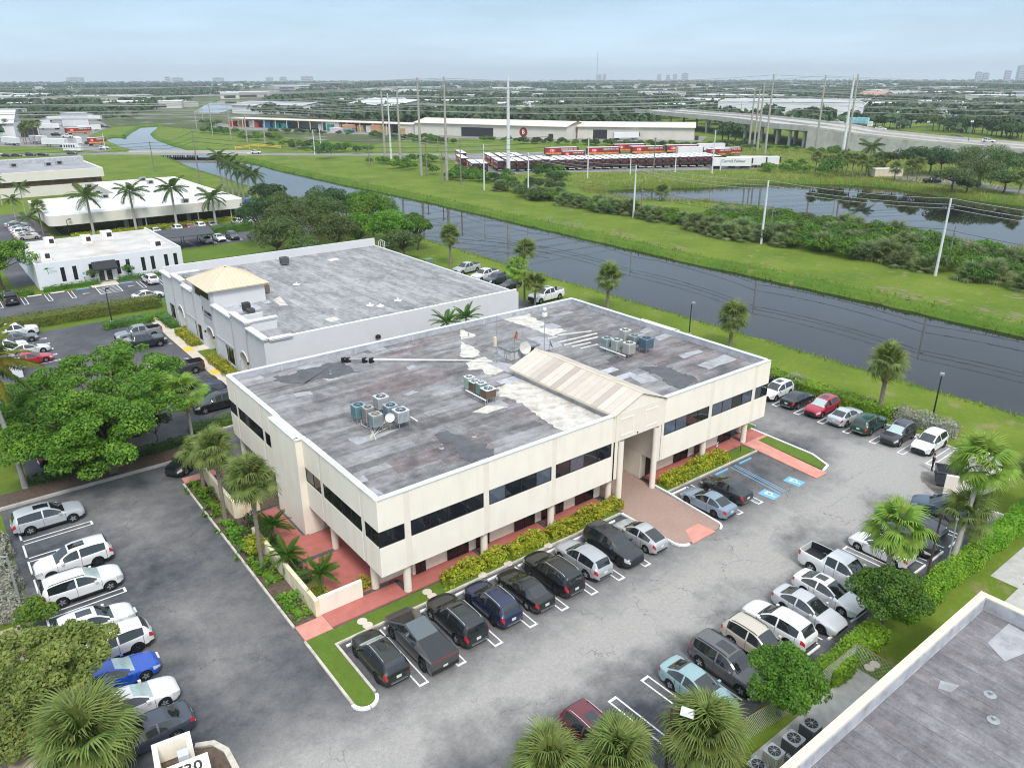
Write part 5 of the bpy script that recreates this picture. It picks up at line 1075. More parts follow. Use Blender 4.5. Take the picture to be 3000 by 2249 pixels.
sp(B().box(SX+.4, 42.2, SY0, SY0+.3, 0, SH), 'south_wall', GREYST); sp(B().box(SX+.4, 42.5, SY1-.1, SY1+.25, 0, SH+.75), 'north_wall', GREYST); sp(B().box(42.2, 42.5, SY0, SY1-.1, 0, SR+.1), 'east_wall', GREYST)
def cap(x0, x1, y0, y1, z): sp(B().box(x0, x1, y0, y1, z, z+.18), 'cornice', mat('pale_cap', (.66, .655, .65), .8)); sp(B().box(x0+.06, x1-.06, y0+.06, y1-.06, z-.16, z-.001), 'cornice_moulding', GREYTR)
cap(SX-.25, SX+.5, SY0-.25, 44.3, SH+.15); cap(SX-.25, SX+.5, 44.3, 49.4, SH+.75); cap(SX-.25, SX+.5, 49.5, 56.3, SH+.15); cap(SX-.25, SX+.5, 64.2, 68.7, SH+.15); cap(SX-.25, SX+.5, 68.72, 73.5, SH+.75); cap(SX-.25, SX+.5, 73.52, SY1+.1, SH+.15); cap(SX+.52, SX+3.2, SY0-.25, SY0+.45, SH-.02)
sp(B().box(SX+.4, SX+3.6, 44.6, 44.85, SR, SH+.75), 'parapet_return', GREYST); sp(B().box(SX+.4, SX+3.6, 49.05, 49.3, SR, SH+.3), 'parapet_return', GREYST); cap(SX+.52, SX+3.7, 44.45, 45.0, SH+.75); cap(SX+.52, SX+3.7, 72.9, 73.48, SH+.75)
sp(B().box(SX+3.3, 42.2, SY0, SY0+.34, SH+.002, SH+.06), 'wall_cap', WHITEP)
tw = sp(B().box(SX+.4, 14.7, 56.6, 63.8, SR, 8.52), 'tower_wall', GREYST); sp(B().box(SX, SX+.4, 56.6, 63.8, SH+.152, 8.5), 'tower_front', GREYTR); sp(B().box(SX-.06, SX-.003, 56.75, 60.5, 3.6, SH+.6), 'sign_panel', GREYTR)
fo = sp(B().box(SX-.04, SX-.004, 57.3, 62.6, 6.95, 7.95), 'tower_window', FRAME)
for i in range(4): sp(B().box(SX-.055, SX-.041, 57.36+i*1.32, 57.36+i*1.32+1.2, 7.0, 7.9), 'pane', GLASS, fo)
TE, TA = 8.5, 10.45; x0, x1, y0, y1 = 7.25, 15.15, 56.0, 64.35; cx, cy = (x0+x1)/2, (y0+y1)/2
tr_ = sp(B().box(x0+.05, x1-.05, y0+.05, y1-.05, TE-.12, TE-.01), 'tower_roof', TANM)
for sd_, (a, b_) in enumerate((((x0, y0), (x1, y0)), ((x1, y0), (x1, y1)), ((x1, y1), (x0, y1)), ((x0, y1), (x0, y0)))):
    n = 17
    for i in range(n):
        f0, f1 = i/n, (i+1)/n; pa_ = (a[0]+(b_[0]-a[0])*f0, a[1]+(b_[1]-a[1])*f0); pb_ = (a[0]+(b_[0]-a[0])*f1, a[1]+(b_[1]-a[1])*f1)
        # standing seam panel: slope lines run square to the eaves and end on the hips
        def hit(f): s_ = 1-abs(2*f-1); ex, ey = a[0]+(b_[0]-a[0])*f, a[1]+(b_[1]-a[1])*f; mx_, my_ = (a[0]+b_[0])/2, (a[1]+b_[1])/2; return (ex+(cx-mx_)*s_, ey+(cy-my_)*s_, TE+(TA-TE)*s_)
        h0, h1 = hit(f0), hit(f1); b = B(); q = [(pa_[0], pa_[1], TE), (pb_[0], pb_[1], TE), h1, h0]
        if (Vector(h0)-Vector(q[0])).length < .01: q = [q[0], q[1], h1]
        elif (Vector(h1)-Vector(q[1])).length < .01: q = [q[0], q[1], h0]
        b.quad(*q); b.tube([(pa_[0], pa_[1], TE+.01), (h0[0], h0[1], h0[2]+.01)], .025, 4, False); o = sp(b, 'roof_panel', BEIGER, tr_); t_ = random.uniform(.95, 1.04); setcol(o, (.60*t_, .50*t_, .36*t_))
for c in ((x0, y0), (x1, y0), (x1, y1), (x0, y1)): sp(B().tube([(c[0], c[1], TE+.02), (cx, cy, TA+.03)], .06, 6), 'hip_cap', TANM, tr_)
sdk = sp(B().box(SX+.4, 42.2, SY0+.3, SY1-.1, SR-.3, SR-.012), 'roof_deck', UPST)
grey2 = [(.27, .265, .27), (.29, .285, .29), (.255, .25, .255), (.30, .295, .30)]
def felt2(*a, **k):
    global part
    old = part; part = lambda b, nm, m, parent=None, smooth=0: b.obj(nm, m, parent or sb, smooth); felt(*a, **k); part = old
felt2(sdk, SX+.4, 42.2, SY0+.34, SY1-.12, SR, 'y', .95, grey2, FELTY, 6, 14, avoid=lambda x, y: x < 14.6 and 56.6 < y < 63.8, vf=(.9, .96, 1, 1.04, 1.1))
for k, x, y, w_ in (('F', 660, 450, .5), ('F', 1190, 600, .4), ('F', 1265, 605, .4), ('F', 1390, 565, .4)):
    gx, gy = G(k, x, y, SR); b = B(); b.lathe([(.5, SR+.015), (.12, SR+.05), (.1, SR+.3), (.001, SR+.3)], 10, (gx, gy)); sp(b, 'vent_pipe', WHITEP, sdk)
for k, q in (('F', [(860, 700), (930, 680), (980, 700), (910, 720)]), ('F', [(880, 270), (950, 258), (975, 272), (905, 283)]), ('F', [(490, 560), (540, 535), (600, 600), (540, 600)])):
    b = B(); b.prism([G(k, x, y, SR+.02) for x, y in q], SR+.002, SR+.022); sp(b, 'roof_patch', PATCHW, sdk)
lo_ = link('lettering', text_mesh('C.C.CONTROL', .62, mat('sign_black', (.02, .022, .025), .5, var=0), .02), sb, (SX-.09, 58.15, 5.2), (R(90), 0, R(-90))); lo_.scale = (.72, 1, 1)
em = B()
for q in ([(.0, -.55), (.16, -.2), (.05, 0), (.2, .15), (.12, .55), (-.02, .2), (-.12, 0), (-.02, -.2)], [(.15, .1), (.34, .2), (.36, .36), (.24, .34)]): n = len(em.v); em.v += [(0, -p[0], p[1]) for p in q]; em.f.append(tuple(range(n, n+len(q)))); em.m.append(0)
em.obj('emblem', MT['sign_black'], sb, loc=(SX-.085, 60.35, 5.35))
sl = B()
for i in range(14): sl.box(SX-.085, SX-.07, 57.0+i*.22, 57.0+i*.22+.13, 4.66, 4.76)
sl.obj('small_lettering', MT['sign_black'], sb)
for y in (57.0, 60.2, 45.0): tag(B().box(SX-.28, SX-.003, y-.1, y+.1, 2.3, 2.55).obj('wall_lamp', DARKM), 'small dark lantern fixed beside an arch of the grey building', 'lamp', 'wall lanterns of the grey building')
tag(B().lathe([(.001, 4.62), (.3, 4.5), (.34, 4.2), (.001, 4.15)], 10, (21.3, 39.22)).obj('wall_light', BLACK, smooth=60), 'black dome light on the long side wall of the grey building', 'lamp')
condenser(24.6, 74.5, SR+.02, 1.15, 1.0, (.10, .10, .105), 'dark condenser standing alone on the grey roof', None, .2)
condenser(10.9, 53.0, SR+.02, .85, .95, (.05, .05, .052), 'black condenser behind the front parapet', None, .25); condenser(11.0, 51.8, SR+.02, .8, .5, (.08, .08, .08), 'low black condenser beside the taller black one', None, .2)
condenser(15.9, 61.6, SR+.02, .9, 1.6, (.28, .32, .30), 'tall grey green condenser behind the tower', None, .2); condenser(16.2, 60.2, SR+.02, .7, 1.0, (.22, .16, .12), 'small brown condenser behind the tower', None, .2); condenser(10.2, 75.2, SR+.02, .85, .7, (.42, .42, .40), 'pale condenser at the north end of the grey roof', None, .2)
ld = empty('cage_ladder', (42.8, 76.3, 0), label='white caged ladder top rising above the back roof edge', cat='ladder')
for dy in (-.3, .3): B().tube([(0, dy, 0), (0, dy, 7.2), (-.4, dy, 7.4), (-.8, dy, 7.2), (-.8, dy, 6.1)], .04, 6).obj('rail', WHITEP, ld)
for i in range(20): B().tube([(0, -.3, .3+i*.34), (0, .3, .3+i*.34)], .02, 5).obj('rung', WHITEP, ld)
# ---- white building with black awning
wbd = bld('white_building', 'white single-storey office with narrow dark windows and black awning'); 
def wp_(b, nm, m, par=None, smooth=0): return b.obj(nm, m, par or wbd, smooth)
WX0, WX1, WY0, WY1, WH_ = -4.8, 18.4, 107.6, 132, 4.35
wins = [-1.2, 1.1, 4.2, 8.4, 10.2, 12.5, 14.2, 16.0, 17.2]
wins = [(-.95, 1.0), (.85, 1.0), (3.35, .9), (7.6, .9), (9.2, .9), (11.7, .9), (13.3, .9), (15.6, .9), (17.2, .9)]
b = B(); edges = [WX0+2.9]; b.box(WX0, WX0+2.9, WY0, WY0+.3, 0, WH_)
def fx_(x): return x
cur = WX0+2.9
for x, w_ in wins+[(5.35, 2.3)]: pass
ops = sorted([(x-.32, x+.32, .9, 3.3) for x, _ in wins]+[(4.3, 6.5, .05, 2.35)])
for a, c, z0, z1 in ops:
    b.box(cur, a, WY0+.04, WY0+.3, 0, WH_); b.box(a, c, WY0+.04, WY0+.3, z1, WH_); b.box(a, c, WY0+.04, WY0+.3, 0, z0) if z0 > .1 else None; cur = c
b.box(cur, WX1, WY0+.04, WY0+.3, 0, WH_); wf = wp_(b, 'front_wall', WHITEW)
for a, c, z0, z1 in ops:
    f = B(); f.box(a, c, WY0+.12, WY0+.2, z0, z0+.05); f.box(a, c, WY0+.12, WY0+.2, z1-.05, z1); f.box(a, a+.05, WY0+.12, WY0+.2, z0+.05, z1-.05); f.box(c-.05, c, WY0+.12, WY0+.2, z0+.05, z1-.05); isd = c-a > 1
    if isd: f.box((a+c)/2-.18, (a+c)/2+.18, WY0+.118, WY0+.2, z0+.05, z1-.05)
    o = wp_(f, 'door' if isd else 'window', WHITEP if isd else FRAME, wf); wp_(B().box(a+.06, c-.06, WY0+.15, WY0+.17, z0+.06, z1-.06), 'pane', GLASS, o)
wp_(B().box(WX0, WX0+.3, WY0+.3, WY1, 0, WH_), 'side_wall', WHITEW); wp_(B().box(WX1-.3, WX1, WY0+.3, WY1, 0, WH_), 'side_wall', WHITEW); wp_(B().box(WX0+.3, WX1-.3, WY1-.3, WY1, 0, WH_-.4), 'rear_wall', WHITEW)
wr = wp_(B().box(WX0+.3, WX1-.3, WY0+.3, WY1-.3, 3.6, 3.95), 'roof_membrane', mat('pale_membrane', (.54, .505, .465), .45, var=.12, scale=.25, dirt=((.36, .29, .22), .22, .8)))
aw = B(); aw.v = [(3.5, WY0+.03, 3.55), (7.2, WY0+.03, 3.55), (7.3, WY0-1.3, 2.45), (3.4, WY0-1.3, 2.45), (7.3, WY0-1.3, 2.15), (3.4, WY0-1.3, 2.15), (3.5, WY0+.03, 2.2), (7.2, WY0+.03, 2.2)]; aw.f = [(0, 3, 2, 1), (3, 5, 4, 2), (0, 6, 5, 3), (1, 2, 4, 7)]; aw.m = [0]*4; wp_(aw, 'awning', mat('black_canvas', (.025, .025, .028), .8, var=.1))
sg = B()
for i in range(7): a = R(20+i*24); sg.strip([(-3.2, 3.35), (-3.2+.45*math.cos(a), 3.35+.40*math.sin(a)-.1)], (.09, .03), 0, .02)
sg.v = [(v[0], WY0-.005-v[2], v[1]) for v in sg.v]; sg.f = [f[::-1] for f in sg.f]; wp_(sg, 'palm_emblem', mat('emblem_green', (.22, .55, .18), .6, var=0))
sg = B(); sg.strip([(-3.2, 3.35), (-3.1, 2.9), (-3.05, 2.5)], (.05, .05), 0, .02); sg.v = [(v[0], WY0-.005-v[2], v[1]) for v in sg.v]; sg.f = [f[::-1] for f in sg.f]; wp_(sg, 'emblem_trunk', mat('emblem_blue', (.08, .25, .38), .6, var=0))
sg = B()
for j, (z, ln) in enumerate(((3.45, .9), (3.2, .6), (2.9, 1.2), (2.7, 1.1))):
    n = int(ln/.13)
    for i in range(n): sg.box(-2.85+i*.13, -2.85+i*.13+.09, WY0-.02, WY0-.003, z-.07, z+.07)
wp_(sg, 'small_lettering', mat('lettering_grey', (.45, .5, .52), .6, var=0))
for i, (x, y, w_) in enumerate(((-2.5, 112.2, 1.5), (.2, 126.2, 1.6), (6.0, 124.2, 1.6), (10.0, 126.6, 1.8), (15.0, 111.6, 1.9))):
    r_ = empty('rooftop_unit', (x, y, 3.952), 0, 'boxy white rooftop unit with dark fan grille on white building', 'air conditioner', 'rooftop units of the white building'); s = w_/2
    B().box(-s*1.1, s*1.1, -s*1.1, s*1.1, .002, .25).obj('kerb_frame', WHITEP, r_); B().box(-s, s, -s, s, .25, 1.35).obj('casing', WHITEP, r_); B().box(-s*.1, s*.85, -s-.02, -s-.002, .4, 1.2).obj('grille', DARKM, r_); B().box(-s*1.03, s*1.03, -s*1.03, s*1.03, 1.35, 1.42).obj('lid', WHITEP, r_)
for x, y in ((1.95, 106.9), (9.35, 107.0)):
    r_ = empty('parking_sign', (x, y, 0), 0, 'blue accessible parking sign on dark post by white building', 'sign', 'accessible signs at the white building'); B().tube([(0, 0, 0), (0, 0, 2.1)], .035, 6).obj('post', DARKM, r_); B().box(-.17, .17, -.06, -.04, 1.75, 2.2).obj('plate', BLUEL, r_); B().box(-.15, .15, -.06, -.04, 1.5, 1.74).obj('lower_plate', WHITEP, r_)
# ---- carport
cp = empty('carport', (26, 131, 0), 0, 'dark grey flat carport canopy on slim posts', 'carport')
b = B(); b.v = [(-6.2, -4.5, 2.55), (4.2, -5.0, 2.55), (5.6, 3.3, 2.85), (-5.4, 3.6, 2.85)]; b.v += [(v[0], v[1], v[2]+.12) for v in b.v]; b.f = [(3, 2, 1, 0), (4, 5, 6, 7), (0, 1, 5, 4), (1, 2, 6, 5), (2, 3, 7, 6), (3, 0, 4, 7)]; b.m = [0]*6; b.obj('canopy', mat('dark_canopy', (.055, .058, .065), .7, var=.12), cp)
for x, y in ((-5.8, -4.0), (-2.4, -4.2), (.8, -4.4), (3.8, -4.5), (-5, 3), (0, 3), (5, 2.9)): B().box(x-.06, x+.06, y-.06, y+.06, 0, 2.55).obj('post', DARKM, cp)
# ---- cream building with rounded fascia
CREAM = mat('cream_fascia', (.66, .62, .56), .8, var=.04, scale=.4); MEMB = mat('white_membrane', (.66, .65, .64), .55, var=.04, scale=.15, dirt=((.62, .60, .58), .1, .5)); BRONZE = mat('bronze_glass', (.045, .036, .028), .12, var=.3, scale=1.5)
cb_ = bld('cream_building', 'long cream office with deep rounded fascia and white roof among royal palms')
def rrect(x0, x1, y0, y1, r_, n=5):
    o = []
    for cx_, cy_, a in ((x1-r_, y1-r_, 0), (x0+r_, y1-r_, 90), (x0+r_, y0+r_, 180), (x1-r_, y0+r_, 270)): o += [(cx_+r_*math.cos(R(a+90*i/n)), cy_+r_*math.sin(R(a+90*i/n))) for i in range(n+1)]
    return o
def cbp(b, nm, m, par=None, smooth=0): return b.obj(nm, m, par or cb_, smooth)
cbp(B().prism(rrect(4.4, 47.6, 156.2, 187, 1.6), 2.55, 4.75), 'fascia', CREAM, smooth=30); cbp(B().prism(rrect(5.0, 47.0, 156.8, 186.4, 1.2), 4.7, 4.76), 'roof_membrane', MEMB)
cbp(B().prism(rrect(24.5, 47.6, 187.2, 216, .6), 2.55, 4.7), 'fascia', CREAM); cbp(B().prism(rrect(25, 47.1, 187.6, 215.5, .4), 4.6, 4.72), 'roof_membrane', MEMB)
cbp(B().box(7.0, 46.0, 159.5, 186, 0, 2.56), 'wall', BRONZE); cbp(B().box(26, 46, 188, 214, 0, 2.56), 'wall', BRONZE)
for i in range(26):
    x = 7.0+i*1.5; cbp(B().box(x-.04, x+.04, 159.4, 159.498, .05, 2.5), 'mullion', FRAME)
for i in range(17): y = 160+i*1.55; cbp(B().box(6.9, 6.998, y-.04, y+.04, .05, 2.5), 'mullion', FRAME)
for x in (20.4, 23.4, 34.6): cbp(B().box(x-.5, x+.5, 159.36, 159.45, .02, 2.2), 'door', mat('grey_door', (.22, .23, .25), .6))
for x in (24.4, 36.4, 44.4): cbp(B().box(x-.1, x+.1, 157.6, 157.9, 0, 2.55), 'post', WHITEP)
for i, (k, x, y) in enumerate((('A', 1235, 1120), ('A', 1300, 1145), ('A', 910, 1270), ('A', 845, 1235), ('A', 1600, 1310), ('A', 770, 1180), ('A', 230, 1090))):
    gx, gy = G(k, x, y, 4.75); r_ = empty('rooftop_unit', (gx, gy, 4.76), 0, 'grey rooftop unit on the white roof of cream building', 'air conditioner', 'rooftop units of the cream building'); B().box(-.8, .8, -.7, .7, .002, 1.0).obj('casing', STEEL, r_); B().box(-.5, .5, -.72, -.702, .2, .85).obj('grille', DARKM, r_)
# ---- flat grey-roofed block behind it
gb_ = bld('grey_roof_block', 'long cream block with ribbon of brown windows and grey cluttered roof')
gb_.location = (0, 0, 0)
gb_p = lambda b, nm, m, par=None: b.obj(nm, m, par or gb_)
gb_p(B().box(-20, 30.5, 232, 262, 0, 3.0), 'lower_wall', CREAM); gb_p(B().box(-20, 30.3, 232.4, 262, 3.0, 4.6), 'window_ribbon', mat('brown_glass', (.14, .09, .06), .15, var=.3, scale=.6)); gb_p(B().box(-20.3, 31, 231.2, 262.5, 4.6, 7.2), 'fascia', CREAM)
for i in range(24): gb_p(B().box(-18+i*2, -17.9+i*2, 232.3, 232.398, 3.0, 4.6), 'mullion', FRAME)
gb_p(B().box(-19.5, 30.2, 232, 261.7, 7.1, 7.22), 'roof_membrane', mat('grey_membrane', (.28, .28, .29), .8, var=.2, scale=.2)); gb_p(B().box(-19.8, 30.6, 258, 262, 7.22, 8.6), 'roof_parapet', UPST)
for i, x in enumerate((2, 9.5, 18.5, 22)): r_ = empty('rooftop_unit', (x, 246+3*(i % 2), 7.222), 0, 'small grey unit on the cluttered roof behind the cream building', 'air conditioner', 'rooftop units of the grey-roofed block'); B().box(-1, 1, -.9, .9, .002, 1.3).obj('casing', (STEEL, mat('green_box', (.03, .10, .09), .6))[i == 0], r_); B().box(-.6, .6, -.92, -.902, .3, 1.1).obj('grille', DARKM, r_)
# ---- near roof, lower right
nb_ = bld('low_building', 'low building with cream parapet and stained grey felt roof next to the hedge'); nb_p = lambda b, nm, m, par=None: b.obj(nm, m, par or nb_)
NX1, NY1, NH, NR_ = 25.75, -25.6, 4.5, 3.75
nb_p(B().box(-12, NX1, NY1-.35, NY1, 0, NH), 'north_wall', STUCCO); nb_p(B().box(NX1-.35, NX1, -62, NY1-.352, 0, NH), 'east_wall', STUCCO); nb_p(B().box(-12.1, NX1-.34, NY1-.38, NY1+.04, NH, NH+.06), 'coping', mat('cream_coping', (.70, .61, .45), .7, var=.04)); nb_p(B().box(NX1-.39, NX1+.04, -62, NY1+.04, NH+.002, NH+.062), 'coping', MT['cream_coping'])
nb_p(B().box(-12, NX1-.36, NY1-.42, NY1-.36, NR_-.1, NH-.01), 'upstand', UPST); nb_p(B().box(NX1-.42, NX1-.36, -62, NY1-.43, NR_-.1, NH-.01), 'upstand', UPST)
nd = nb_p(B().box(-12, NX1-.36, -62, NY1-.36, NR_-.3, NR_-.012), 'roof_deck', UPST)
old = part; part = lambda b, nm, m, parent=None, smooth=0: b.obj(nm, m, parent or nb_, smooth)
felt(nd, -11.9, NX1-.45, -61.8, NY1-.45, NR_, 'y', .95, [(.19, .18, .188), (.205, .195, .203), (.178, .168, .176), (.195, .18, .185)], FELTY, 8, 16, avoid=lambda x, y: y < -50, vf=(.92, .97, 1, 1.03, 1.08)); part = old
for k, q in (('P', [(1770, 720), (1930, 575), (2044, 640), (2044, 800), (1900, 860)]), ('P', [(1420, 1000), (1560, 1040), (1500, 1090), (1400, 1060)])): b = B(); b.prism([G(k, x, y, NR_+.02) for x, y in q], NR_+.002, NR_+.024); nb_p(b, 'roof_patch', PATCHG, nd)
for k, x, y in (('P', 1790, 1110), ('P', 1815, 1300)): gx, gy = G(k, x, y, NR_); nb_p(B().lathe([(.3, NR_+.02), (.1, NR_+.06), (.09, NR_+.2), (.001, NR_+.2)], 10, (gx, gy)), 'vent_pipe', STEEL, nd)
# service yard units and chain-link fence
for i, (k, x, y, w_, h, c, lb) in enumerate((('P', 150, 1680, .8, 1.3, (.56, .54, .46), 'square cream condenser with white lid in the fenced yard'), ('P', 295, 1580, .86, 1.3, (.10, .11, .115), 'ribbed dark grey condenser beside the cream one'), ('P', 425, 1470, .86, 1.3, (.10, .11, .115), 'dark grey condenser at the far end of the fenced yard'), ('P', 40, 1700, .8, .6, (.22, .24, .25), 'low round grey condenser by the fence'), ('P', 330, 1640, .8, .6, (.22, .24, .25), 'low grey condenser against the cream wall'))):
    condenser(*G(k, x, y), .022, w_, h, c, lb, None, .06, top=(.26, .28, .29))
def fence(pts, h, label, step=2.6):
    r_ = empty('chain_link_fence', (*pts[0], 0), 0, label, 'fence'); ox, oy = pts[0]
    for i in range(len(pts)-1):
        a, b_ = Vector(pts[i]), Vector(pts[i+1]); n = max(1, round((b_-a).length/step)); d = (b_-a)
        for j in range(n+(i == len(pts)-2)): p = a+d*j/n; B().tube([(p.x-ox, p.y-oy, 0), (p.x-ox, p.y-oy, h+.05)], .035, 6).obj('post', STEEL, r_)
        B().tube([(a.x-ox, a.y-oy, h), (b_.x-ox, b_.y-oy, h)], .025, 6).obj('top_rail', mat('rusty_rail', (.22, .14, .10), .7, var=.3), r_)
        g = B(); L_ = d.length; s = .28; k = int(L_/s); dn = d.normalized(); nn = Vector((-dn.y, dn.x))*.006
        for q in range(-int(h/s), k+1):
            for sg_ in (1, -1):
                x0_, x1_ = q*s, q*s+h; t0, t1 = 0., 1.
                if x0_ < 0: t0 = -x0_/h
                if x1_ > L_: t1 = 1-(x1_-L_)/h
                if t0 >= t1: continue
                z0_, z1_ = (t0*h, t1*h) if sg_ > 0 else (h-t0*h, h-t1*h); p0 = a+dn*(x0_+t0*h); p1 = a+dn*(x0_+t1*h)
                g.quad((p0.x-ox-nn.x, p0.y-oy-nn.y, z0_-.006), (p1.x-ox-nn.x, p1.y-oy-nn.y, z1_-.006), (p1.x-ox+nn.x, p1.y-oy+nn.y, z1_+.006), (p0.x-ox+nn.x, p0.y-oy+nn.y, z0_+.006))
        g.obj('mesh_panel', STEEL, r_)
fence([G('P', -60, 1470), (15.6, -22.0), (19.3, -22.0), (19.3, -25.5)], 1.7, 'chain-link fence with rusty top rail round the condenser yard')
# ---- dumpster pen, signs, sign box
pen = empty('dumpster_pen', (44.1, -15.9, 0), 0, 'cream masonry dumpster screen wall behind the washingtonia palm', 'wall')
for x0, y0, x1, y1 in ((0, 0, .9, -1.6), (.9, -1.6, 6.2, -2.6), (6.2, -2.6, 7.0, -.2)):
    b = B(); b.strip([(x0, y0), (x1, y1)], (.12, .12), 0, 1.95); b.obj('wall_panel', STUCCO, pen)
dm = empty('dumpster', (46.3, -15.3, .016), R(-60), 'dark blue grey open steel dumpster beside the cream screen wall', 'dumpster')
b = B(); b.v = [(-.9, -.7, .15), (.9, -.7, .15), (.9, .7, .15), (-.9, .7, .15), (-1.05, -.85, 1.35), (1.05, -.85, 1.35), (1.05, .85, 1.5), (-1.05, .85, 1.5)]; b.f = [(0, 3, 2, 1), (0, 1, 5, 4), (1, 2, 6, 5), (2, 3, 7, 6), (3, 0, 4, 7)]; b.m = [0]*5
DMM = mat('dumpster_paint', (.05, .06, .075), .6, var=.2); b.obj('bin', DMM, dm); B().strip([(-1.05, -.85), (1.05, -.85), (1.05, .85), (-1.05, .85)], (.05, .05), 1.36, 1.44, True).obj('rim', DMM, dm); B().box(-.8, .8, -.6, .6, .5, .55).obj('floor', BLACK, dm)
for sx in (-.8, .8): B().box(sx-.06, sx+.06, -.6, .6, 0, .15).obj('skid', DARKM, dm); B().box(sx*1.31-.06, sx*1.31+.06, -.35, .35, .8, .98).obj('lift_pocket', DMM, dm)
for x, y in (('X', (1312, 830)), ('X', (1628, 765))):
    gx, gy = G(x, *y, .1); r_ = empty('parking_sign', (gx, gy, .1), R(15), 'small blue and white accessible sign on a thin post by the office hedge', 'sign', 'accessible signs before the office'); B().tube([(0, 0, -.05), (0, 0, 1.5)], .03, 6).obj('post', DARKM, r_); B().box(-.16, .16, -.05, -.03, 1.05, 1.5).obj('plate', WHITEP, r_); B().box(-.13, .13, -.055, -.051, 1.2, 1.46).obj('blue_panel', BLUEL, r_)
bn = empty('litter_bin', (22.5, 3.4, .1), 0, 'dark green litter bin inside the brick entrance passage', 'bin'); B().lathe([(.26, 0), (.3, .85), (.001, .86)], 12).obj('bin_body', mat('bin_green', (.02, .05, .035), .6), bn, 40); B().lathe([(.31, .86), (.28, .98), (.001, 1.02)], 12).obj('bin_lid', DARKM, bn)
tk = empty('address_sign', (-14.5, -5.45, 0), R(-8), 'cream stucco address box reading 730 on a rounded kerb island', 'sign')
b = B(); b.box(-1.05, .75, .55, .8, 0, 2.0); b.box(-1.05, -.8, -2.6, .55, 0, 2.0); b.box(.5, .75, -.1, .55, 0, 1.9); b.obj('box_wall', STUCCO, tk); B().box(-.8, 1.3, -2.6, -1.0, 0, 1.98).obj('front_block', STUCCO, tk); B().box(-.8, .5, -1.0, .55, 0, .9).obj('planter_soil', MULCH, tk); B().box(0.0, .5, -.4, .1, .9, 1.7).obj('grey_box', mat('pale_grey_box', (.5, .55, .6), .6), tk)
lo_ = link('lettering', text_mesh('730', .85, MT['sign_black'], .01, .012), tk, (.35, -1.62, 1.992), (0, 0, 0))
kerb('kerb', [(-13.4, -3.9), (-12.6, -4.3), (-12.2, -5.2), (-12.2, -10)], .3, .14); lawn('planting_bed', [(-15.6, -4.2), (-13.4, -4.1), (-12.6, -4.6), (-12.4, -5.3), (-12.4, -10), (-15.6, -10)], .06, MULCH)
# ---- lot lamps
def lot_lamp(x, y, h, rz, label, m=DARKM, head=STEEL, grp=None, z=0.):
    r_ = empty('lot_lamp', (x, y, z), rz, label, 'street lamp', grp); B().box(-.2, .2, -.2, .2, 0, .25).obj('base', CONC, r_); B().tube([(0, 0, .25), (0, 0, h)], [.09, .06], 8).obj('pole', m, r_); B().tube([(0, 0, h-.1), (-.45, 0, h)], .04, 6).obj('arm', m, r_); b = B(); b.v = [(-.4, -.2, h-.08), (-1.05, -.24, h-.08), (-1.05, .24, h-.08), (-.4, .2, h-.08), (-.42, -.16, h+.14), (-1.0, -.18, h+.10), (-1.0, .18, h+.10), (-.42, .16, h+.14)]; b.f = [(0, 1, 2, 3), (7, 6, 5, 4), (0, 4, 5, 1), (1, 5, 6, 2), (2, 6, 7, 3), (3, 7, 4, 0)]; b.m = [0]*6; b.obj('lamp_head', head, r_)
g0 = G('G', 1520, 812); lot_lamp(*g0, 4.3, R(200), 'dark lamp post with white head on the verge behind the office'); g0 = G('H', 1510, 1510); lot_lamp(*g0, 4.8, R(200), 'brown lamp post rising from the silver hedge by the canal')
g0 = G('P', 1305, 275); lot_lamp(*g0, 5.6, R(60), 'brown lamp post in front of the washingtonia palm by the hedge', mat('brown_pole', (.07, .04, .03), .7), head=DARKM); lot_lamp(.5, 80.8, 4.8, R(240), 'dark lamp post by the clipped box hedge of the back lot', head=DARKM)
g0 = G('J', 180, 372); lot_lamp(*g0, 4.2, R(180+150), 'grey lamp post with square head over the silver shrubs', STEEL); lot_lamp(4.3, -20.6, 4.9, R(120), 'lamp post with white head among the fan palms by the maroon suv', mat('brown_pole', (.07, .04, .03), .7), head=WHITEP)
for k, x, y in (('A', 605, 1610), ('A', 1370, 1505)): g0 = G(k, x, y); lot_lamp(*g0, 3.9, R(200), 'slim dark lamp post in front of the cream building', grp='lamps of the cream building', head=DARKM)
g0 = G('P', 1455, 205); r_ = empty('utility_stake', (*g0, 0), 0, 'thin pale post leaning beside the hedge and palm', 'post'); B().tube([(0, 0, 0), (.3, .2, 4.2)], .05, 6).obj('post', STEEL, r_); B().box(.2, .4, .12, .28, 4.2, 4.32).obj('cap', STEEL, r_)
bx_ = empty('transformer_box', (*G('F', 1610, 325), 0), 0, 'green pad-mounted transformer box behind the grey building', 'transformer'); B().box(-.9, .9, -.7, .7, 0, .2).obj('pad', CONC, bx_); B().box(-.8, .8, -.6, .6, .2, 1.5).obj('cabinet', mat('transformer_green', (.14, .22, .14), .6), bx_); B().box(-.82, .82, -.62, .62, 1.5, 1.56).obj('lid', MT['transformer_green'], bx_)
gp_ = empty('gate_post', (-13.3, 64.2, 0), 0, 'white stucco gate post beside the red sedan', 'post'); B().box(-.6, .6, -.6, .6, 0, 1.9).obj('pillar', WHITEW, gp_); B().box(-.7, .7, -.7, .7, 1.9, 2.1).obj('cap', WHITEW, gp_)
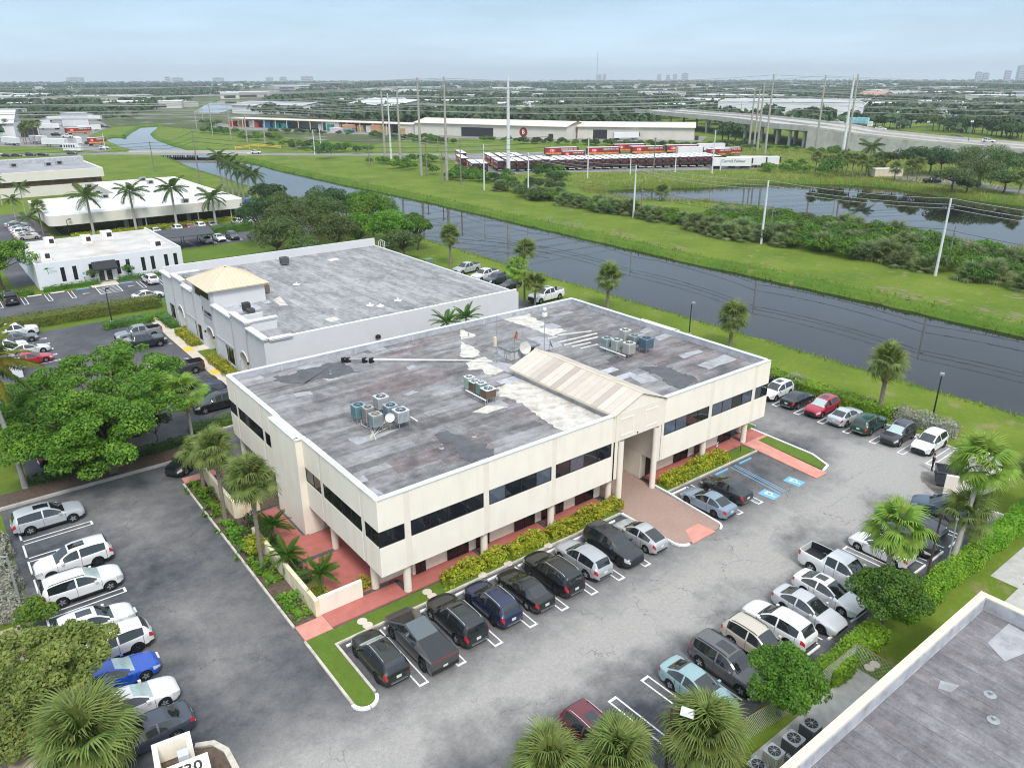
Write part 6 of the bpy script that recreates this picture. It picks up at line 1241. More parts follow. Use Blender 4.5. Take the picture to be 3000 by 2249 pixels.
# ---- the person by the white suv
def person(x, y, rz):
    r_ = empty('person', (x, y, .008), rz, 'person in black shirt and trousers standing with arms folded by the white suv', 'person')
    J = dict(pel=(0, 0, .93), ch=(0, .0, 1.28), nk=(0, .01, 1.47), hd=(0, -.01, 1.60), tp=(0, -.005, 1.69))
    V = [J['pel'], (0, 0, 1.1), J['ch'], (0, .01, 1.42), J['nk'], J['hd'], J['tp']]; E = [(0, 1), (1, 2), (2, 3), (3, 4), (4, 5), (5, 6)]; rad = [.15, .13, .16, .13, .055, .085, .06]
    for s in (-1, 1):
        n = len(V); V += [(s*.17, .01, 1.40), (s*.25, -.02, 1.16), (s*.06, -.22, 1.12), (-s*.08, -.22, 1.14)]; rad += [.075, .055, .045, .035]; E += [(3, n), (n, n+1), (n+1, n+2), (n+2, n+3)]
        n = len(V); V += [(s*.09, 0, .85), (s*.10, -.02, .48), (s*.10, .02, .09), (s*.11, -.14, .04)]; rad += [.10, .07, .05, .045]; E += [(0, n), (n, n+1), (n+1, n+2), (n+2, n+3)]
    me = bpy.data.meshes.new('body'); me.from_pydata(V, E, []); o = link('body', me, r_); md = o.modifiers.new('s', 'SKIN'); md.use_smooth_shade = True
    for i, q in enumerate(rad): me.skin_vertices[0].data[i].radius = (q, q*.85)
    me.skin_vertices[0].data[0].use_root = True; o.modifiers.new('d', 'SUBSURF').levels = 1; o.modifiers[1].render_levels = 2
    m, t, p = nodes('person_surface'); tcn = N(t, 'ShaderNodeTexCoord'); s = N(t, 'ShaderNodeSeparateXYZ'); t.links.new(tcn.outputs['Object'], s.inputs[0])
    cl = ramp(t, mathn(t, 'DIVIDE', s.outputs[2], 2.), ((.0, (.01, .01, .011)), (.708, (.012, .012, .014)), (.712, (.42, .24, .17)), (1, (.42, .24, .17))))
    fo_ = mathn(t, 'MULTIPLY', mathn(t, 'LESS_THAN', s.outputs[1], -.13), mathn(t, 'GREATER_THAN', s.outputs[2], .9)); t.links.new(mix(t, fo_, cl, (.42, .24, .17)), p.inputs['Base Color']); p.inputs['Roughness'].default_value = .8; me.materials.append(m)
    B().lathe([(.001, 1.76), (.075, 1.735), (.105, 1.67), (.10, 1.60), (.08, 1.55)], 10, (0, .018)).obj('hair', mat('hair_dark', (.04, .025, .018), .7, var=0), r_, 80)
person(*G('b', 1010, 345), R(25))
# ================================================================== plants
def unit(v): return v/np.maximum(np.linalg.norm(v, axis=-1, keepdims=True), 1e-9)
def leaf_quads(pos, nrm, size, aspect=.55, jit=.5):
    n = len(pos); nrm = unit(nrm+rng.normal(0, jit, (n, 3))); a = unit(np.cross(nrm, rng.normal(0, 1, (n, 3)))); b = np.cross(nrm, a)
    s = (size*rng.uniform(.6, 1.35, n))[:, None]; q = np.stack([pos-a*s, pos-b*s*aspect+nrm*s*.12, pos+a*s, pos+b*s*aspect+nrm*s*.12], 1); return q.reshape(-1, 3)
def lobes_leaves(lobes, n, size, shell=(.72, 1.03), up=.4, low=-.35, aspect=.55):
    C_ = np.array([l[0] for l in lobes], float); Rr = np.array([(l[1],)*3 if not hasattr(l[1], '__len__') else l[1] for l in lobes], float)
    wgt = Rr[:, 0]*Rr[:, 1]+Rr[:, 0]*Rr[:, 2]; k = rng.choice(len(lobes), n*2, p=wgt/wgt.sum()); d = unit(rng.normal(0, 1, (n*2, 3)))
    ok = (d[:, 2] > low) | (rng.random(n*2) < .2); d = d[ok][:n]; k = k[ok][:n]; p = C_[k]+d*Rr[k]*rng.uniform(shell[0], shell[1], len(d))[:, None]
    return leaf_quads(p, d*(1-up)+np.array([0, 0, up]), size, aspect)
def trunk_mesh(b, base, top, r0, r1, bend=.3, n=6, seg=7):
    a, c = Vector(base), Vector(top); off = Vector((random.uniform(-1, 1), random.uniform(-1, 1), 0))*bend
    b.tube([tuple(a.lerp(c, i/n)+off*math.sin(math.pi*i/n)) for i in range(n+1)], [r0+(r1-r0)*(i/n)**.7 for i in range(n+1)], seg, True)
def tree(name, x, y, lobes, nleaf, size, m, label, group=None, tr=.3, trunk_h=None, limbs=True, bark=BARK, cat='tree', up=.4):
    "lobes given relative to the foot of the trunk"
    r_ = empty(name, (x, y, 0), 0, label, cat, group); cz = min(l[0][2] for l in lobes); th = trunk_h or cz*.75; b = B(); trunk_mesh(b, (0, 0, 0), (0, 0, th), tr, tr*.6)
    if limbs:
        for l in lobes: trunk_mesh(b, (0, 0, th*.92), (l[0][0]*.92, l[0][1]*.92, l[0][2]), tr*.42, tr*.08, .25, 4, 5)
    b.obj('trunk', bark, r_, 60); link('crown', qmesh('crown', lobes_leaves(lobes, nleaf, size, up=up), 4, m), r_); return r_
def blob(rx, ry, rz, cz, n, lr, seed):
    rs = random.Random(seed); out = []
    for i in range(n):
        a = i*2.39996+rs.random(); q = math.sqrt((i+.5)/n)*.85; z = cz+rz*(.75*math.sqrt(max(0, 1-q*q))-.2)+rs.uniform(-.15, .15)*rz; f = lr*rs.uniform(.75, 1.25); out.append(((rx*q*math.cos(a), ry*q*math.sin(a), z), (f, f, f*.72)))
    return out
# ---- fronds
def fan_frond(Rr, pet, n, spread, droop, name, m, fold=.10, wide=1.0):
    V = []
    for i in range(n):
        t = (i/(n-1)-.5)*2*R(spread); l = Rr*(1-.22*abs(i/(n-1)-.5)*2)*random.uniform(.92, 1.05); w_ = wide*Rr*R(spread)*2/n*.62; d = np.array([math.cos(t), math.sin(t), 0]); s = np.array([-math.sin(t), math.cos(t), 0])
        hub = np.array([pet, 0, .04*math.cos(t)]); jj = s*random.uniform(-.08, .08)*l; mid = hub+d*l*.5+[0, 0, -droop*l*.10]; m2 = hub+d*l*.8+jj*.5+[0, 0, -droop*l*.38]; tip = hub+d*l*.96+jj+[0, 0, -droop*l*random.uniform(.65, 1.1)]
        V += [hub+s*w_*.15, hub-s*w_*.15, mid-s*w_*.5, mid+s*w_*.5]; V += [mid+s*w_*.5, mid-s*w_*.5, m2-s*w_*.3, m2+s*w_*.3]; V += [m2+s*w_*.3, m2-s*w_*.3, tip-s*.006, tip+s*.006]
    V += [np.array([0, -.03, 0]), np.array([0, .03, 0]), np.array([pet, .02, .04]), np.array([pet, -.02, .04])]
    return qmesh(name, np.array(V), 4, m)
def feather_frond(Lf, n, lw, droop, name, m, hang=.45):
    V = []; P = []
    for i in range(n+1):
        f = i/n; P.append(np.array([Lf*f*(1-.10*droop*f), 0, -droop*Lf*f*f*.55]))
    for i in range(n): a, c = P[i], P[i+1]; w_ = .045*(1-i/n)+.012; V += [a+[0, -w_, 0], c+[0, -w_*.9, 0], c+[0, w_*.9, 0], a+[0, w_, 0]]
    for i in range(int(n*.12)+1, n+1):
        for sd_ in (-1, 1):
            for q in (0, .5):
                f = min(1, (i-q)/n); p = np.array([Lf*f*(1-.10*droop*f), 0, -droop*Lf*f*f*.55]); l = lw*(math.sin(math.pi*min(1, .12+f*.86))**.6)*random.uniform(.85, 1.1); d = np.array([.55, sd_*.85, -hang*random.uniform(.6, 1.3)]); d = d/np.linalg.norm(d); s = np.array([.06*Lf/3, 0, .01]); mid = p+d*l*.5+[0, 0, .03]; tip = p+d*l+[0, 0, -.16*l]
                V += [p-s*.6, p+s*.6, mid+s, mid-s]; V += [mid-s, mid+s, tip+s*.15, tip-s*.15]
    return qmesh(name, np.array(V), 4, m)
FR = dict(sabal=[fan_frond(.84, 1.02, 30, 150, .65, 'frond', L_FAN, wide=.8), fan_frond(.8, 1.12, 28, 145, .95, 'frond', L_FAN, wide=.8), fan_frond(.9, .85, 30, 150, .45, 'frond', L_FAN, wide=.8)], wash=[fan_frond(1.05, .95, 26, 105, .55, 'frond', L_WASH, wide=1.2), fan_frond(1.0, 1.05, 24, 100, .9, 'frond', L_WASH, wide=1.1)],
  dead=[fan_frond(.8, .7, 11, 80, .9, 'dead_frond', L_DEAD)], royal=[feather_frond(3.0, 14, .95, .8, 'frond', L_ROYAL), feather_frond(2.9, 14, .9, 1.15, 'frond', L_ROYAL)], coco=[feather_frond(4.2, 16, .95, .7, 'frond', L_ROYAL, .7), feather_frond(4.0, 16, .95, .95, 'frond', leafmat('leaf_coconut', (.11, .15, .02), (.27, .25, .045), (.34, .22, .03)), .8)],
  date=[feather_frond(1.5, 12, .32, .8, 'frond', L_HEDGE, .2), feather_frond(1.4, 12, .32, 1.1, 'frond', L_HEDGE, .25)])
def frond_rot(az, el, roll=0.): return (Matrix.Rotation(az, 4, 'Z') @ Matrix.Rotation(-el, 4, 'Y') @ Matrix.Rotation(roll, 4, 'X')).to_euler()
def palm(name, x, y, h, kind, n, el0, el1, label, scale=1., group=None, tr=(.17, .13), bark=None, lean=(0, 0), dead=0, shaft=False, z0=0., cat='palm tree', boots=False):
    r_ = empty(name, (x, y, z0), 0, label, cat, group); b = B(); top = Vector((lean[0], lean[1], h)); pts = []; rr = []
    for i in range(9): f = i/8; pts.append((lean[0]*f**1.6, lean[1]*f**1.6, h*f)); rr.append((tr[0]*1.25 if i == 0 else tr[0]+(tr[1]-tr[0])*f)*(1+(.18 if boots and i > 5 else 0)))
    b.tube(pts, rr, 9); b.obj('trunk', bark or PBARK, r_, 60)
    if shaft: B().tube([tuple(top-Vector((0, 0, .9))), tuple(top+Vector((0, 0, .1)))], [tr[1]*1.15, tr[1]*.7], 8).obj('crownshaft', L_ROYAL, r_, 60)
    for i in range(n+dead):
        az = i*2.39996+random.uniform(-.2, .2); f = (i+.5)/n; dd = i >= n
        el = R(-55-random.uniform(0, 25)) if dd else R(el1+(el0-el1)*(1-f)**.9+random.uniform(-8, 8)); me = random.choice(FR['dead' if dd else kind])
        o = link('dead_frond' if dd else 'frond', me, r_, tuple(top+Vector((0, 0, -.08 if dd else .12))), frond_rot(az, el, random.uniform(-.6, .6))); s = scale*random.uniform(.88, 1.1); o.scale = (s, s, s)
    return r_
def merged_palm(kind, n, el0, el1, h, scale, tr, m, seed):
    rs = random.Random(seed); V = []
    for i in range(n):
        me = rs.choice(FR[kind]); co = np.empty(len(me.vertices)*3, dtype=np.float32); me.vertices.foreach_get('co', co); co = co.reshape(-1, 3)*scale*rs.uniform(.9, 1.1); M_ = np.array(frond_rot(i*2.4, R(el1+(el0-el1)*(1-(i+.5)/n)+rs.uniform(-8, 8))).to_matrix()); V.append(co @ M_.T+np.array([0, 0, h]))
    return qmesh('crown', np.concatenate(V), 4, m)
# near fan palms beside the office
palm('sabal_palm', -4.5, 23.0, 3.7, 'sabal', 30, 85, -45, 'shorter fan palm behind the planter wall next to the black suv', .95, boots=True)
palm('sabal_palm', -4.6, 17.4, 6.2, 'sabal', 40, 88, -50, 'tall fan palm with dark trunk by the planter wall opening', 1.05, boots=True)
palm('sabal_palm', -4.75, 9.1, 7.2, 'sabal', 44, 88, -55, 'tallest fan palm with dense round crown before the stained wall', 1.12, boots=True)
palm('washingtonia_palm', -2.6, 32.2, 5.5, 'wash', 22, 80, -45, 'bright green fan palm with brown skirt behind the office corner', 1.1, tr=(.16, .14), bark=RBARK, dead=10)
# canal side
for x, y, h, s, lb in ((56.1, -4.0, 5.6, 1.32, 'fan palm with orange dead fronds rising from the canal hedge'), (61.4, 18.9, 3.9, 1.3, 'fan palm on the verge next to the lamp post behind the office'), (61.4, 41.5, 4.7, 1.35, 'fan palm with ragged dark trunk between white pickup and canal'), (58.6, 80.2, 5.7, 1.3, 'fan palm at the edge of the grove beside the silver pickup')):
    palm('sabal_palm', x, y, h, 'sabal', 36, 86, -55, lb, s, dead=5 if 'orange' in lb else 2, boots='ragged' in lb, tr=(.24, .19))
palm('washingtonia_palm', 50.9, 50.3, 6.0, 'wash', 26, 85, -60, 'bright fan palm with drooping skirt in the clump of three', 1.15, dead=8); palm('sabal_palm', 52.7, 50.8, 8.4, 'sabal', 34, 86, -50, 'tallest palm in the clump of three behind the office', 1.15); palm('sabal_palm', 53.0, 48.6, 3.6, 'sabal', 30, 80, -40, 'lowest dark palm in the clump of three behind the office', 1.15)
# right-hand hedge palms
hz = top_z('b', 1270, 1580, 'b', 430); palm('washingtonia_palm', *G('b', 1270, 1580), hz, 'wash', 26, 85, -50, 'large fan palm with leaning trunk before the dumpster wall', 1.22, tr=(.2, .16), bark=RBARK, lean=(2.2, .3), dead=5)
hz = top_z('b', 1330, 1470, 'b', 930); palm('washingtonia_palm', *G('b', 1330, 1470), hz, 'sabal', 22, 80, -45, 'dark slender-leaved palm growing against the large fan palm', 1.15, tr=(.18, .14), bark=RBARK)
hz = top_z('P', 965, 440, 'O', 1420); palm('washingtonia_palm', *G('P', 965, 440), hz, 'wash', 24, 85, -55, 'bright fan palm rising out of the round dark tree', 1.15, tr=(.17, .14), bark=RBARK, dead=6, lean=(.5, .2))
palm('sabal_palm', *G('O', 2290, 1300), 4.3, 'sabal', 40, 85, -50, 'fan palm on the lawn beyond the hedge end', 1.3, dead=3)
# bottom palms
for k, x, y, z, s, n, lb in (('J', 700, 1430, 3.0, 1.5, 60, 'big fan palm beside the cream address box'), ('N', 1550, 1400, 3.0, 1.3, 56, 'big fan palm next to the aqua sedan and the fence'), ('N', 850, 1600, 3.0, 1.2, 50, 'fan palm in front of the maroon suv'), ('N', 300, 1660, 2.8, 1.15, 44, 'fan palm covering the almost hidden black car')):
    palm('sabal_palm', *G(k, x, y, z), z, 'sabal', n, 88, -40, lb, s, dead=5, boots=True, tr=(.24, .2))
# patio palms
for k, x, y, lb in (('K', 270, 1085, 'feathery small palm behind the planter wall by the stair tower'), ('K', 390, 1330, 'dark green small palm in the middle of the planter'), ('K', 660, 1480, 'light feathery small palm at the corner of the planter wall')):
    palm('date_palm', *G(k, x, y, 1.5), 1.4, 'date', 22, 80, -20, lb, 1.05 if '660' not in lb else 1, tr=(.09, .08), z0=.1)
for k, x, y, lb in (('F', 1740, 730, 'green palm fronds rising between the two buildings'), ('F', 1880, 695, 'second green palm top rising between the two buildings')):
    palm('areca_palm', *G(k, x, y, 6.4), 6.3, 'date', 16, 80, 5, lb, 1.4, tr=(.12, .1))
# coconut palm at the left edge
palm('coconut_palm', -16.4, 33.2, 11.3, 'coco', 26, 70, -50, 'coconut palm with yellowing fronds leaning over the red sedan', 1.0, tr=(.22, .15), bark=RBARK, lean=(-.9, .8), dead=0)
# royal palms
for x, y, h, lb in ((12.5, 154.9, 8.6, 'royal palm before the left part of the cream building'), (21.4, 155.0, 8.8, 'royal palm with the broadest crown before the cream building'), (29.3, 150.6, 9.3, 'royal palm beside the carport before the cream building'), (38.3, 151.1, 6.4, 'shorter royal palm before the right end of cream building')):
    palm('royal_palm', x, y, h, 'royal', 16, 70, -35, lb, 1.25, tr=(.32, .2), bark=RBARK, shaft=True)
for x, y, h in ((58.7, 207.1, 11.0), (58.6, 202, 10.2), (58.6, 197.5, 9.4), (59.2, 194, 8.8), (59.5, 191, 8.2), (60.0, 187.3, 7.6), (60.8, 183.5, 7.4)):
    palm('royal_palm', x, y, h, 'royal', 13, 65, -40, 'tall royal palm in the row along the canal bank', 1.2, 'royal palms along the canal', (.3, .2), RBARK, shaft=True)
palm('sabal_palm', 3.6, 162, 6.0, 'sabal', 26, 85, -50, 'fan palm beside the parked row left of the cream building', 1.2)
for k, x, y, h in (('A', 140, 1460, 5), ('A', 225, 1420, 7), ('A', 20, 1330, 7), ('A', 265, 1600, 4)): palm('royal_palm', *G(k, x, y), h, 'royal', 12, 65, -35, 'slim feather palm beside the parked row by cream building', .75, 'slim palms left of the cream building', (.14, .1), RBARK)
# ---- the big spreading tree and other near trees
bx0, by0 = -9.8, 31.3; lob = []
for px_, py_, z in ((150, 900, 5.5), (330, 850, 6.3), (520, 760, 6.6), (700, 640, 6.8), (900, 560, 7.0), (1100, 470, 7.2), (1350, 360, 7.4), (1500, 470, 7.4), (1700, 420, 7.2), (1900, 560, 7), (2050, 700, 6.6), (2080, 450, 6.4), (1450, 640, 7.6), (1150, 720, 7.6), (850, 830, 7.3), (560, 980, 6.8), (250, 1080, 5.8), (120, 1250, 5.0), (350, 1300, 5.6), (620, 1200, 6.6), (900, 1080, 7.2), (1200, 960, 7.7), (1500, 860, 7.7), (1800, 860, 7.1), (2000, 980, 6.3), (1750, 1120, 6.4), (1450, 1120, 7.1), (1150, 1250, 6.8), (850, 1380, 6.2), (560, 1500, 5.4), (260, 1500, 4.8), (1250, 1480, 5.6), (1550, 1350, 5.9), (950, 1600, 4.8), (1350, 1640, 4.6), (180, 1400, 4.6), (1700, 300, 6.7)):
    gx, gy = G('W', px_, py_, z); f = random.uniform(1.25, 1.85); 
    for _ in range(5): g_ = f*random.uniform(.5, .9); lob.append(((gx-bx0+random.uniform(-1.6, 1.6), gy-by0+random.uniform(-1.6, 1.6), z-.3+random.uniform(-1.6, .8)), (g_, g_, g_*.55)))
tree('spreading_tree', bx0, by0, lob, 62000, .14, L_TREE, 'big spreading tree with bright green layered crown over parked cars', tr=.5, trunk_h=2.6, up=.6)
tree('small_tree', -5.5, 33.2, blob(1.6, 1.6, 1.2, 2.6, 7, .6, 4), 500, .14, L_DARK, 'sparse small tree beside the bright fan palm', tr=.1)
gx, gy = G('J', 430, 1150); tree('grevillea_tree', gx, gy, [((a-gx+random.uniform(-.8, .8), b_-gy+random.uniform(-.8, .8), c+random.uniform(-.7, .5)), d*random.uniform(.35, .6)) for (a, b_), c, d in ((G('J', x, y, z), z, r_) for x, y, z, r_ in ((330, 560, 4.6, 1.2), (560, 560, 4.8, 1.2), (760, 580, 4.6, 1.0), (250, 720, 4.6, 1.3), (480, 700, 5.2, 1.3), (700, 740, 4.9, 1.1), (150, 850, 4.0, 1.2), (380, 860, 4.6, 1.2), (600, 880, 4.2, 1.0), (80, 700, 3.8, 1.0), (260, 980, 3.4, 1.0), (830, 650, 4.2, .8)))for _ in range(4)], 16000, .12, leafmat('leaf_grevillea', (.11, .17, .035), (.27, .33, .08), (.34, .37, .10)), 'feathery olive tree overhanging the white cars by the left hedge', tr=.22, trunk_h=2.4)
tree('round_tree', 24.0, -21.4, blob(2.5, 2.4, 2.9, 1.9, 46, .62, 5), 16000, .085, L_HEDGE, 'round dense dark green tree at the hedge beside the white sedan', tr=.16, trunk_h=1.2)
tree('round_tree', *G('P', 210, 1260), blob(2.3, 2.3, 2.7, 1.9, 40, .58, 6), 15000, .085, leafmat('leaf_fresh', (.05, .13, .012), (.12, .26, .025), (.15, .3, .03)), 'rounded bright green tree overhanging the grey suv and fence', tr=.15, trunk_h=1.2)
for i, (k, x, y, r_) in enumerate((('J', 60, 1080, 1.4), ('J', 130, 1320, 1.2), ('J', 40, 1500, 1.2), ('J', 330, 1250, .9), ('J', 250, 1480, 1.0))):
    gx, gy = G(k, x, y, .8); tag(link('shrub', qmesh('shrub', lobes_leaves(blob(r_, r_, 1.2, .7, 6, r_*.6, i), 1500, .13), 4, MT['leaf_grevillea']), None, (gx, gy, 0)), 'loose olive shrub in the sandy bed below the feathery tree', 'shrub', 'olive shrubs below the feathery tree')
sheet('sandy_bed', [(-24, -18.75, -30, 13)], .012, DIRT)
gx, gy = G('J', 260, 430, .8); tag(link('shrub', qmesh('shrub', lobes_leaves(blob(1.1, 1.1, 1.2, .7, 6, .6, 3), 1500, .12), 4, L_TREE), None, (gx, gy, 0)), 'bright green shrub below the silver bushes by the white crossover', 'shrub')
# ---- clipped hedges and beds
def hedge(x0, x1, y0, y1, h, m, label, size=.1, dens=60, name='hedge', rz=0., wob=.12, cat='hedge', z0=0.):
    "leafy block with a dark solid heart; one mesh"
    cx_, cy_ = (x0+x1)/2, (y0+y1)/2; a, b_ = (x1-x0)/2, (y1-y0)/2; At, As1, As2 = 4*a*b_, 2*a*h*2, 2*b_*h*2; n = int(dens*(At+As1+As2)); u = rng.uniform(-1, 1, (n, 3)); f = rng.choice(3, n, p=np.array([At, As1, As2])/(At+As1+As2)); sgn = rng.choice([-1, 1], n)
    p = np.stack([u[:, 0]*a, u[:, 1]*b_, (u[:, 2]+1)/2*h], 1); nr = np.zeros((n, 3)); p[f == 0, 2] = h; nr[f == 0, 2] = 1; p[f == 1, 1] = (sgn*b_)[f == 1]; nr[f == 1, 1] = sgn[f == 1]; p[f == 2, 0] = (sgn*a)[f == 2]; nr[f == 2, 0] = sgn[f == 2]
    bulge = (np.sin(p[:, 0]*2.1+p[:, 1]*1.3)+np.sin(p[:, 1]*2.7-p[:, 0]*.8+1))*wob*.5; p = p+nr*bulge[:, None]+rng.normal(0, .05, (n, 3)); V = leaf_quads(p, nr+[0, 0, .35], size, .6, .55)
    core = B(); ci = min(.12+wob*.5, a*.6, b_*.6); core.box(-a+ci, a-ci, -b_+ci, b_-ci, 0, h-.14-min(wob*.6, h*.3)); cq = np.array([core.v[i] for fc in core.f for i in fc]); o = link(name, qmesh(name, np.concatenate([V, cq]), 4, m), None, (cx_, cy_, z0), (0, 0, rz)); return tag(o, label, cat)
hedge(-16.5, -3.2, 33.0, 34.0, .75, L_DARK, 'low dark hedge running under the big spreading tree', .1, 55)
hedge(-1.9, 4.4, 34.9, 36.6, .7, L_HEDGE, 'clipped hedge end inside a kerb beside the office rear corner', .08, 70)
hedge(-14, 8.3, 84.2, 87.4, 1.6, leafmat('leaf_ixora', (.06, .10, .015), (.16, .18, .03), (.20, .16, .04)), 'long thick clipped hedge between the two upper parking lots', .12, 30)
hedge(-1.2, 5.4, 77.0, 78.8, .9, L_HEDGE, 'clipped box hedge in front of the grey pickup', .09, 50); hedge(6.0, 7.5, 72.3, 79, .8, L_HEDGE, 'square lawn-green hedge beside the arched bay', .09, 45)
hedge(6.1, 7.4, 62.6, 69.8, .7, L_CROT, 'croton bed before the middle window of the grey building', .11, 55); hedge(6.0, 7.4, 47.8, 56, .7, L_CROT, 'croton bed before the southern window of the grey building', .11, 55)
hedge(-4.5, 4.0, 105.6, 106.7, .8, L_HEDGE, 'low hedge under the white building windows left of the door', .1, 40); hedge(7.0, 18, 105.9, 106.9, .7, L_HEDGE, 'low hedge under the white building windows right of the door', .1, 40); hedge(19.5, 40, 105.5, 108, 1.2, L_HEDGE, 'hedge along the lawn behind the grey building', .12, 30)
hedge(8, 45, 155.2, 156.6, .7, L_CROT, 'yellow-green hedge strip before the cream building', .14, 20); hedge(31, 46, 138.5, 141, 1.6, L_HEDGE, 'dark hedge between carport lot and cream building', .14, 20); hedge(20, 27, 151.8, 153, .7, L_HEDGE, 'low hedge beside the royal palms', .13, 22)
for x0, x1, lb in ((4.5, 7.6, 'croton bush nearest the black sedan at the office front'), (7.95, 9.5, 'small croton bush between two larger ones'), (9.9, 13.4, 'croton hedge before the second office column'), (13.9, 21.3, 'long croton hedge ending at the brick entrance')): hedge(x0, x1, -1.0, .05, .72, L_CROT, lb, .11, 110, wob=.3, z0=.1)
hedge(26.7, 34.9, -1.05, .1, .8, L_CROT, 'croton hedge right of the brick entrance', .11, 110, wob=.25, z0=.1)
hedge(54.9, 56.6, -5.5, 22, 1.1, leafmat('leaf_bright_hedge', (.10, .22, .015), (.24, .42, .03), (.30, .46, .04)), 'bright green hedge between the canal row of cars and the verge', .10, 100, wob=.2)
hedge(55.6, 57.6, -11.5, -5.6, 1.15, L_SILV, 'silver-leaved hedge at the end of the canal row', .11, 60, wob=.3); hedge(55.0, 56.4, 4.5, 6.5, 1.25, L_SILV, 'small silver bush in the canal hedge', .1, 60, wob=.3); hedge(44, 46, 24, 30, 1.5, L_SILV, 'silver bush behind the office roof edge', .1, 40, wob=.4)
for x0, x1, lb in ((16.9, 23.0, 'bright green hedge between the beige suv and the low building'), (25.6, 37, 'bright green hedge running past the washingtonia palms'), (37, 52, 'far end of the bright green hedge by the concrete walk')): hedge(x0, x1, -22.3, -20.9, 1.0, leafmat('leaf_bright_hedge', (.10, .22, .015), (.24, .42, .03), (.30, .46, .04)), lb, .085, 210, wob=.16)
hedge(-21.4, -18.9, 13.2, 24.6, .9, L_SILV, 'silver-leaved shrub bed along the edge of the lot by the lamp post', .1, 170, wob=.5); hedge(-21.5, -19, 4.6, 9, .8, L_SILV, 'silver-leaved shrubs behind the blue sedan', .1, 150, wob=.35)
for (y0, y1), lb in (((2.2, 5.2), 'ground cover clump nearest the pink path'), ((7.0, 10.4), 'ground cover clump around the tallest fan palm'), ((11.0, 16.4), 'patchy ground cover between the fan palms'), ((18.0, 24.8), 'ground cover under the two left fan palms')): hedge(-5.35, -4.15, y0, y1, .28, L_GCOV, lb, .12, 110, 'ground_cover', wob=.5, cat='ground cover', z0=.06)
hedge(-3.6, -2.6, 5.4, 16.2, .55, L_DARK, 'dark planting behind the stained planter wall', .12, 45, 'planting', cat='shrub', z0=.1); hedge(-.7, .3, 2.3, 3.1, .6, L_CROT, 'small croton bush beside the corner column', .1, 90, 'shrub', cat='shrub', z0=.1); hedge(-3.5, -2.5, 2.3, 4.4, .45, L_CROT, 'croton planting inside the corner of the planter wall', .1, 80, 'shrub', cat='shrub', z0=.1)
b_ = lobes_leaves(blob(.75, .75, .9, .65, 5, .5, 2), 1200, .09); tag(link('croton_bush', qmesh('croton_bush', b_, 4, L_CROT), None, (-4.3, 11.2, .08)), 'round yellow croton bush beside the tallest fan palm', 'shrub')
for x, lb in ((3.0, 'small leafy tree left of the black awning'), (8.6, 'small flowering tree right of the black awning')): tree('small_tree', x, 106.5, blob(.9, .9, 1.1, 1.6, 6, .5, 3), 700, .12, L_HEDGE, lb, tr=.06)
tree('broad_tree', -9.5, 112, blob(5.6, 5.6, 5.2, 4.5, 42, 1.3, 9), 11000, .19, L_TREE, 'leafy tree at the left corner of the white building', tr=.3); hedge(-12, -6, 104.9, 106.6, .9, L_HEDGE, 'dark hedge under the tree left of white building', .12, 25)
# ---- grove between the grey building and the canal
grv = [(33, 99, 8.2, 4.6, L_OAK), (39, 106, 9.2, 5.2, L_OAK), (44.5, 98, 7.6, 4.4, L_OAK), (47, 112, 9.6, 5.0, L_OAK), (38, 119, 8.8, 4.8, L_DARK), (50, 100, 6.8, 4.2, L_TREE), (57, 107, 9.4, 4.8, L_TREE), (55, 96, 7.4, 4.4, L_TREE), (53, 120, 9.8, 5.0, L_DARK), (60, 118, 8.6, 4.4, L_HEDGE), (46, 128, 8, 4.2, L_OAK), (53, 88, 5.5, 3.4, L_OAK), (61, 96, 6.4, 3.2, L_HEDGE), (35, 92, 5.6, 3.2, L_OAK)]
glab = ['olive oak at the corner of the lawn by the grey building', 'broad olive oak in the grove', 'olive tree with grey twigs behind the grey roof', 'tall olive oak in the middle of the grove', 'dark tree on the carport side of the grove', 'low bright tree with orange blossom behind the grey roof', 'large bright green tree nearest the canal', 'bright green tree right behind the grey roof edge', 'dark tall tree at the back of the grove', 'green tree overhanging the canal bank', 'olive tree at the far end of the grove', 'small olive tree beside the transformer box', 'small leafy tree on the bank beside the fan palm', 'small olive tree at the lawn edge']
for i, (x, y, h, r_, m) in enumerate(grv): tree('grove_tree', x, y, blob(r_*1.15, r_*1.15, h*.75, h*.56, 40, r_*.29, 20+i), 8000, .19, m, glab[i], tr=.25)
gx, gy = G('B', 470, 1170); tree('round_tree', gx, gy, blob(5, 5, 4.2, 4.2, 30, 1.3, 77), 5000, .25, L_DARK, 'dark umbrella-shaped tree beside the parked cars near the canal', tr=.4)
# ---- far bank thicket
SH = {}
def shrub_mesh(kind, seed):
    if kind == 'palmetto': return merged_palm('sabal', 26, 85, -18, .55, 1.15, .1, L_PALMO, seed)
    return qmesh('shrub', lobes_leaves(blob(1.5, 1.5, 1.4, 1.0, 8, .85, seed), 900, .16), 4, {'bright': L_TREE, 'green': L_HEDGE, 'olive': L_OAK, 'dark': L_DARK}[kind])
for k in ('palmetto', 'bright', 'green', 'olive', 'dark'): SH[k] = [shrub_mesh(k, s) for s in (1, 2, 3)]
SLAB = dict(palmetto='grey-green palmetto shrub in the thicket between canal and pond', bright='bright leafy bush in the thicket between canal and pond', green='mid-green bush in the thicket between canal and pond', olive='olive bush in the thicket between canal and pond', dark='dark bush in the thicket between canal and pond')
def shrub(x, y, kind, s, label, group, sz=1.):
    o = link('palmetto' if kind == 'palmetto' else 'shrub', random.choice(SH[kind]), None, (x, y, -.1), (0, 0, random.uniform(0, 6.28))); o.scale = (s, s, s*sz); return tag(o, label, 'shrub', group)
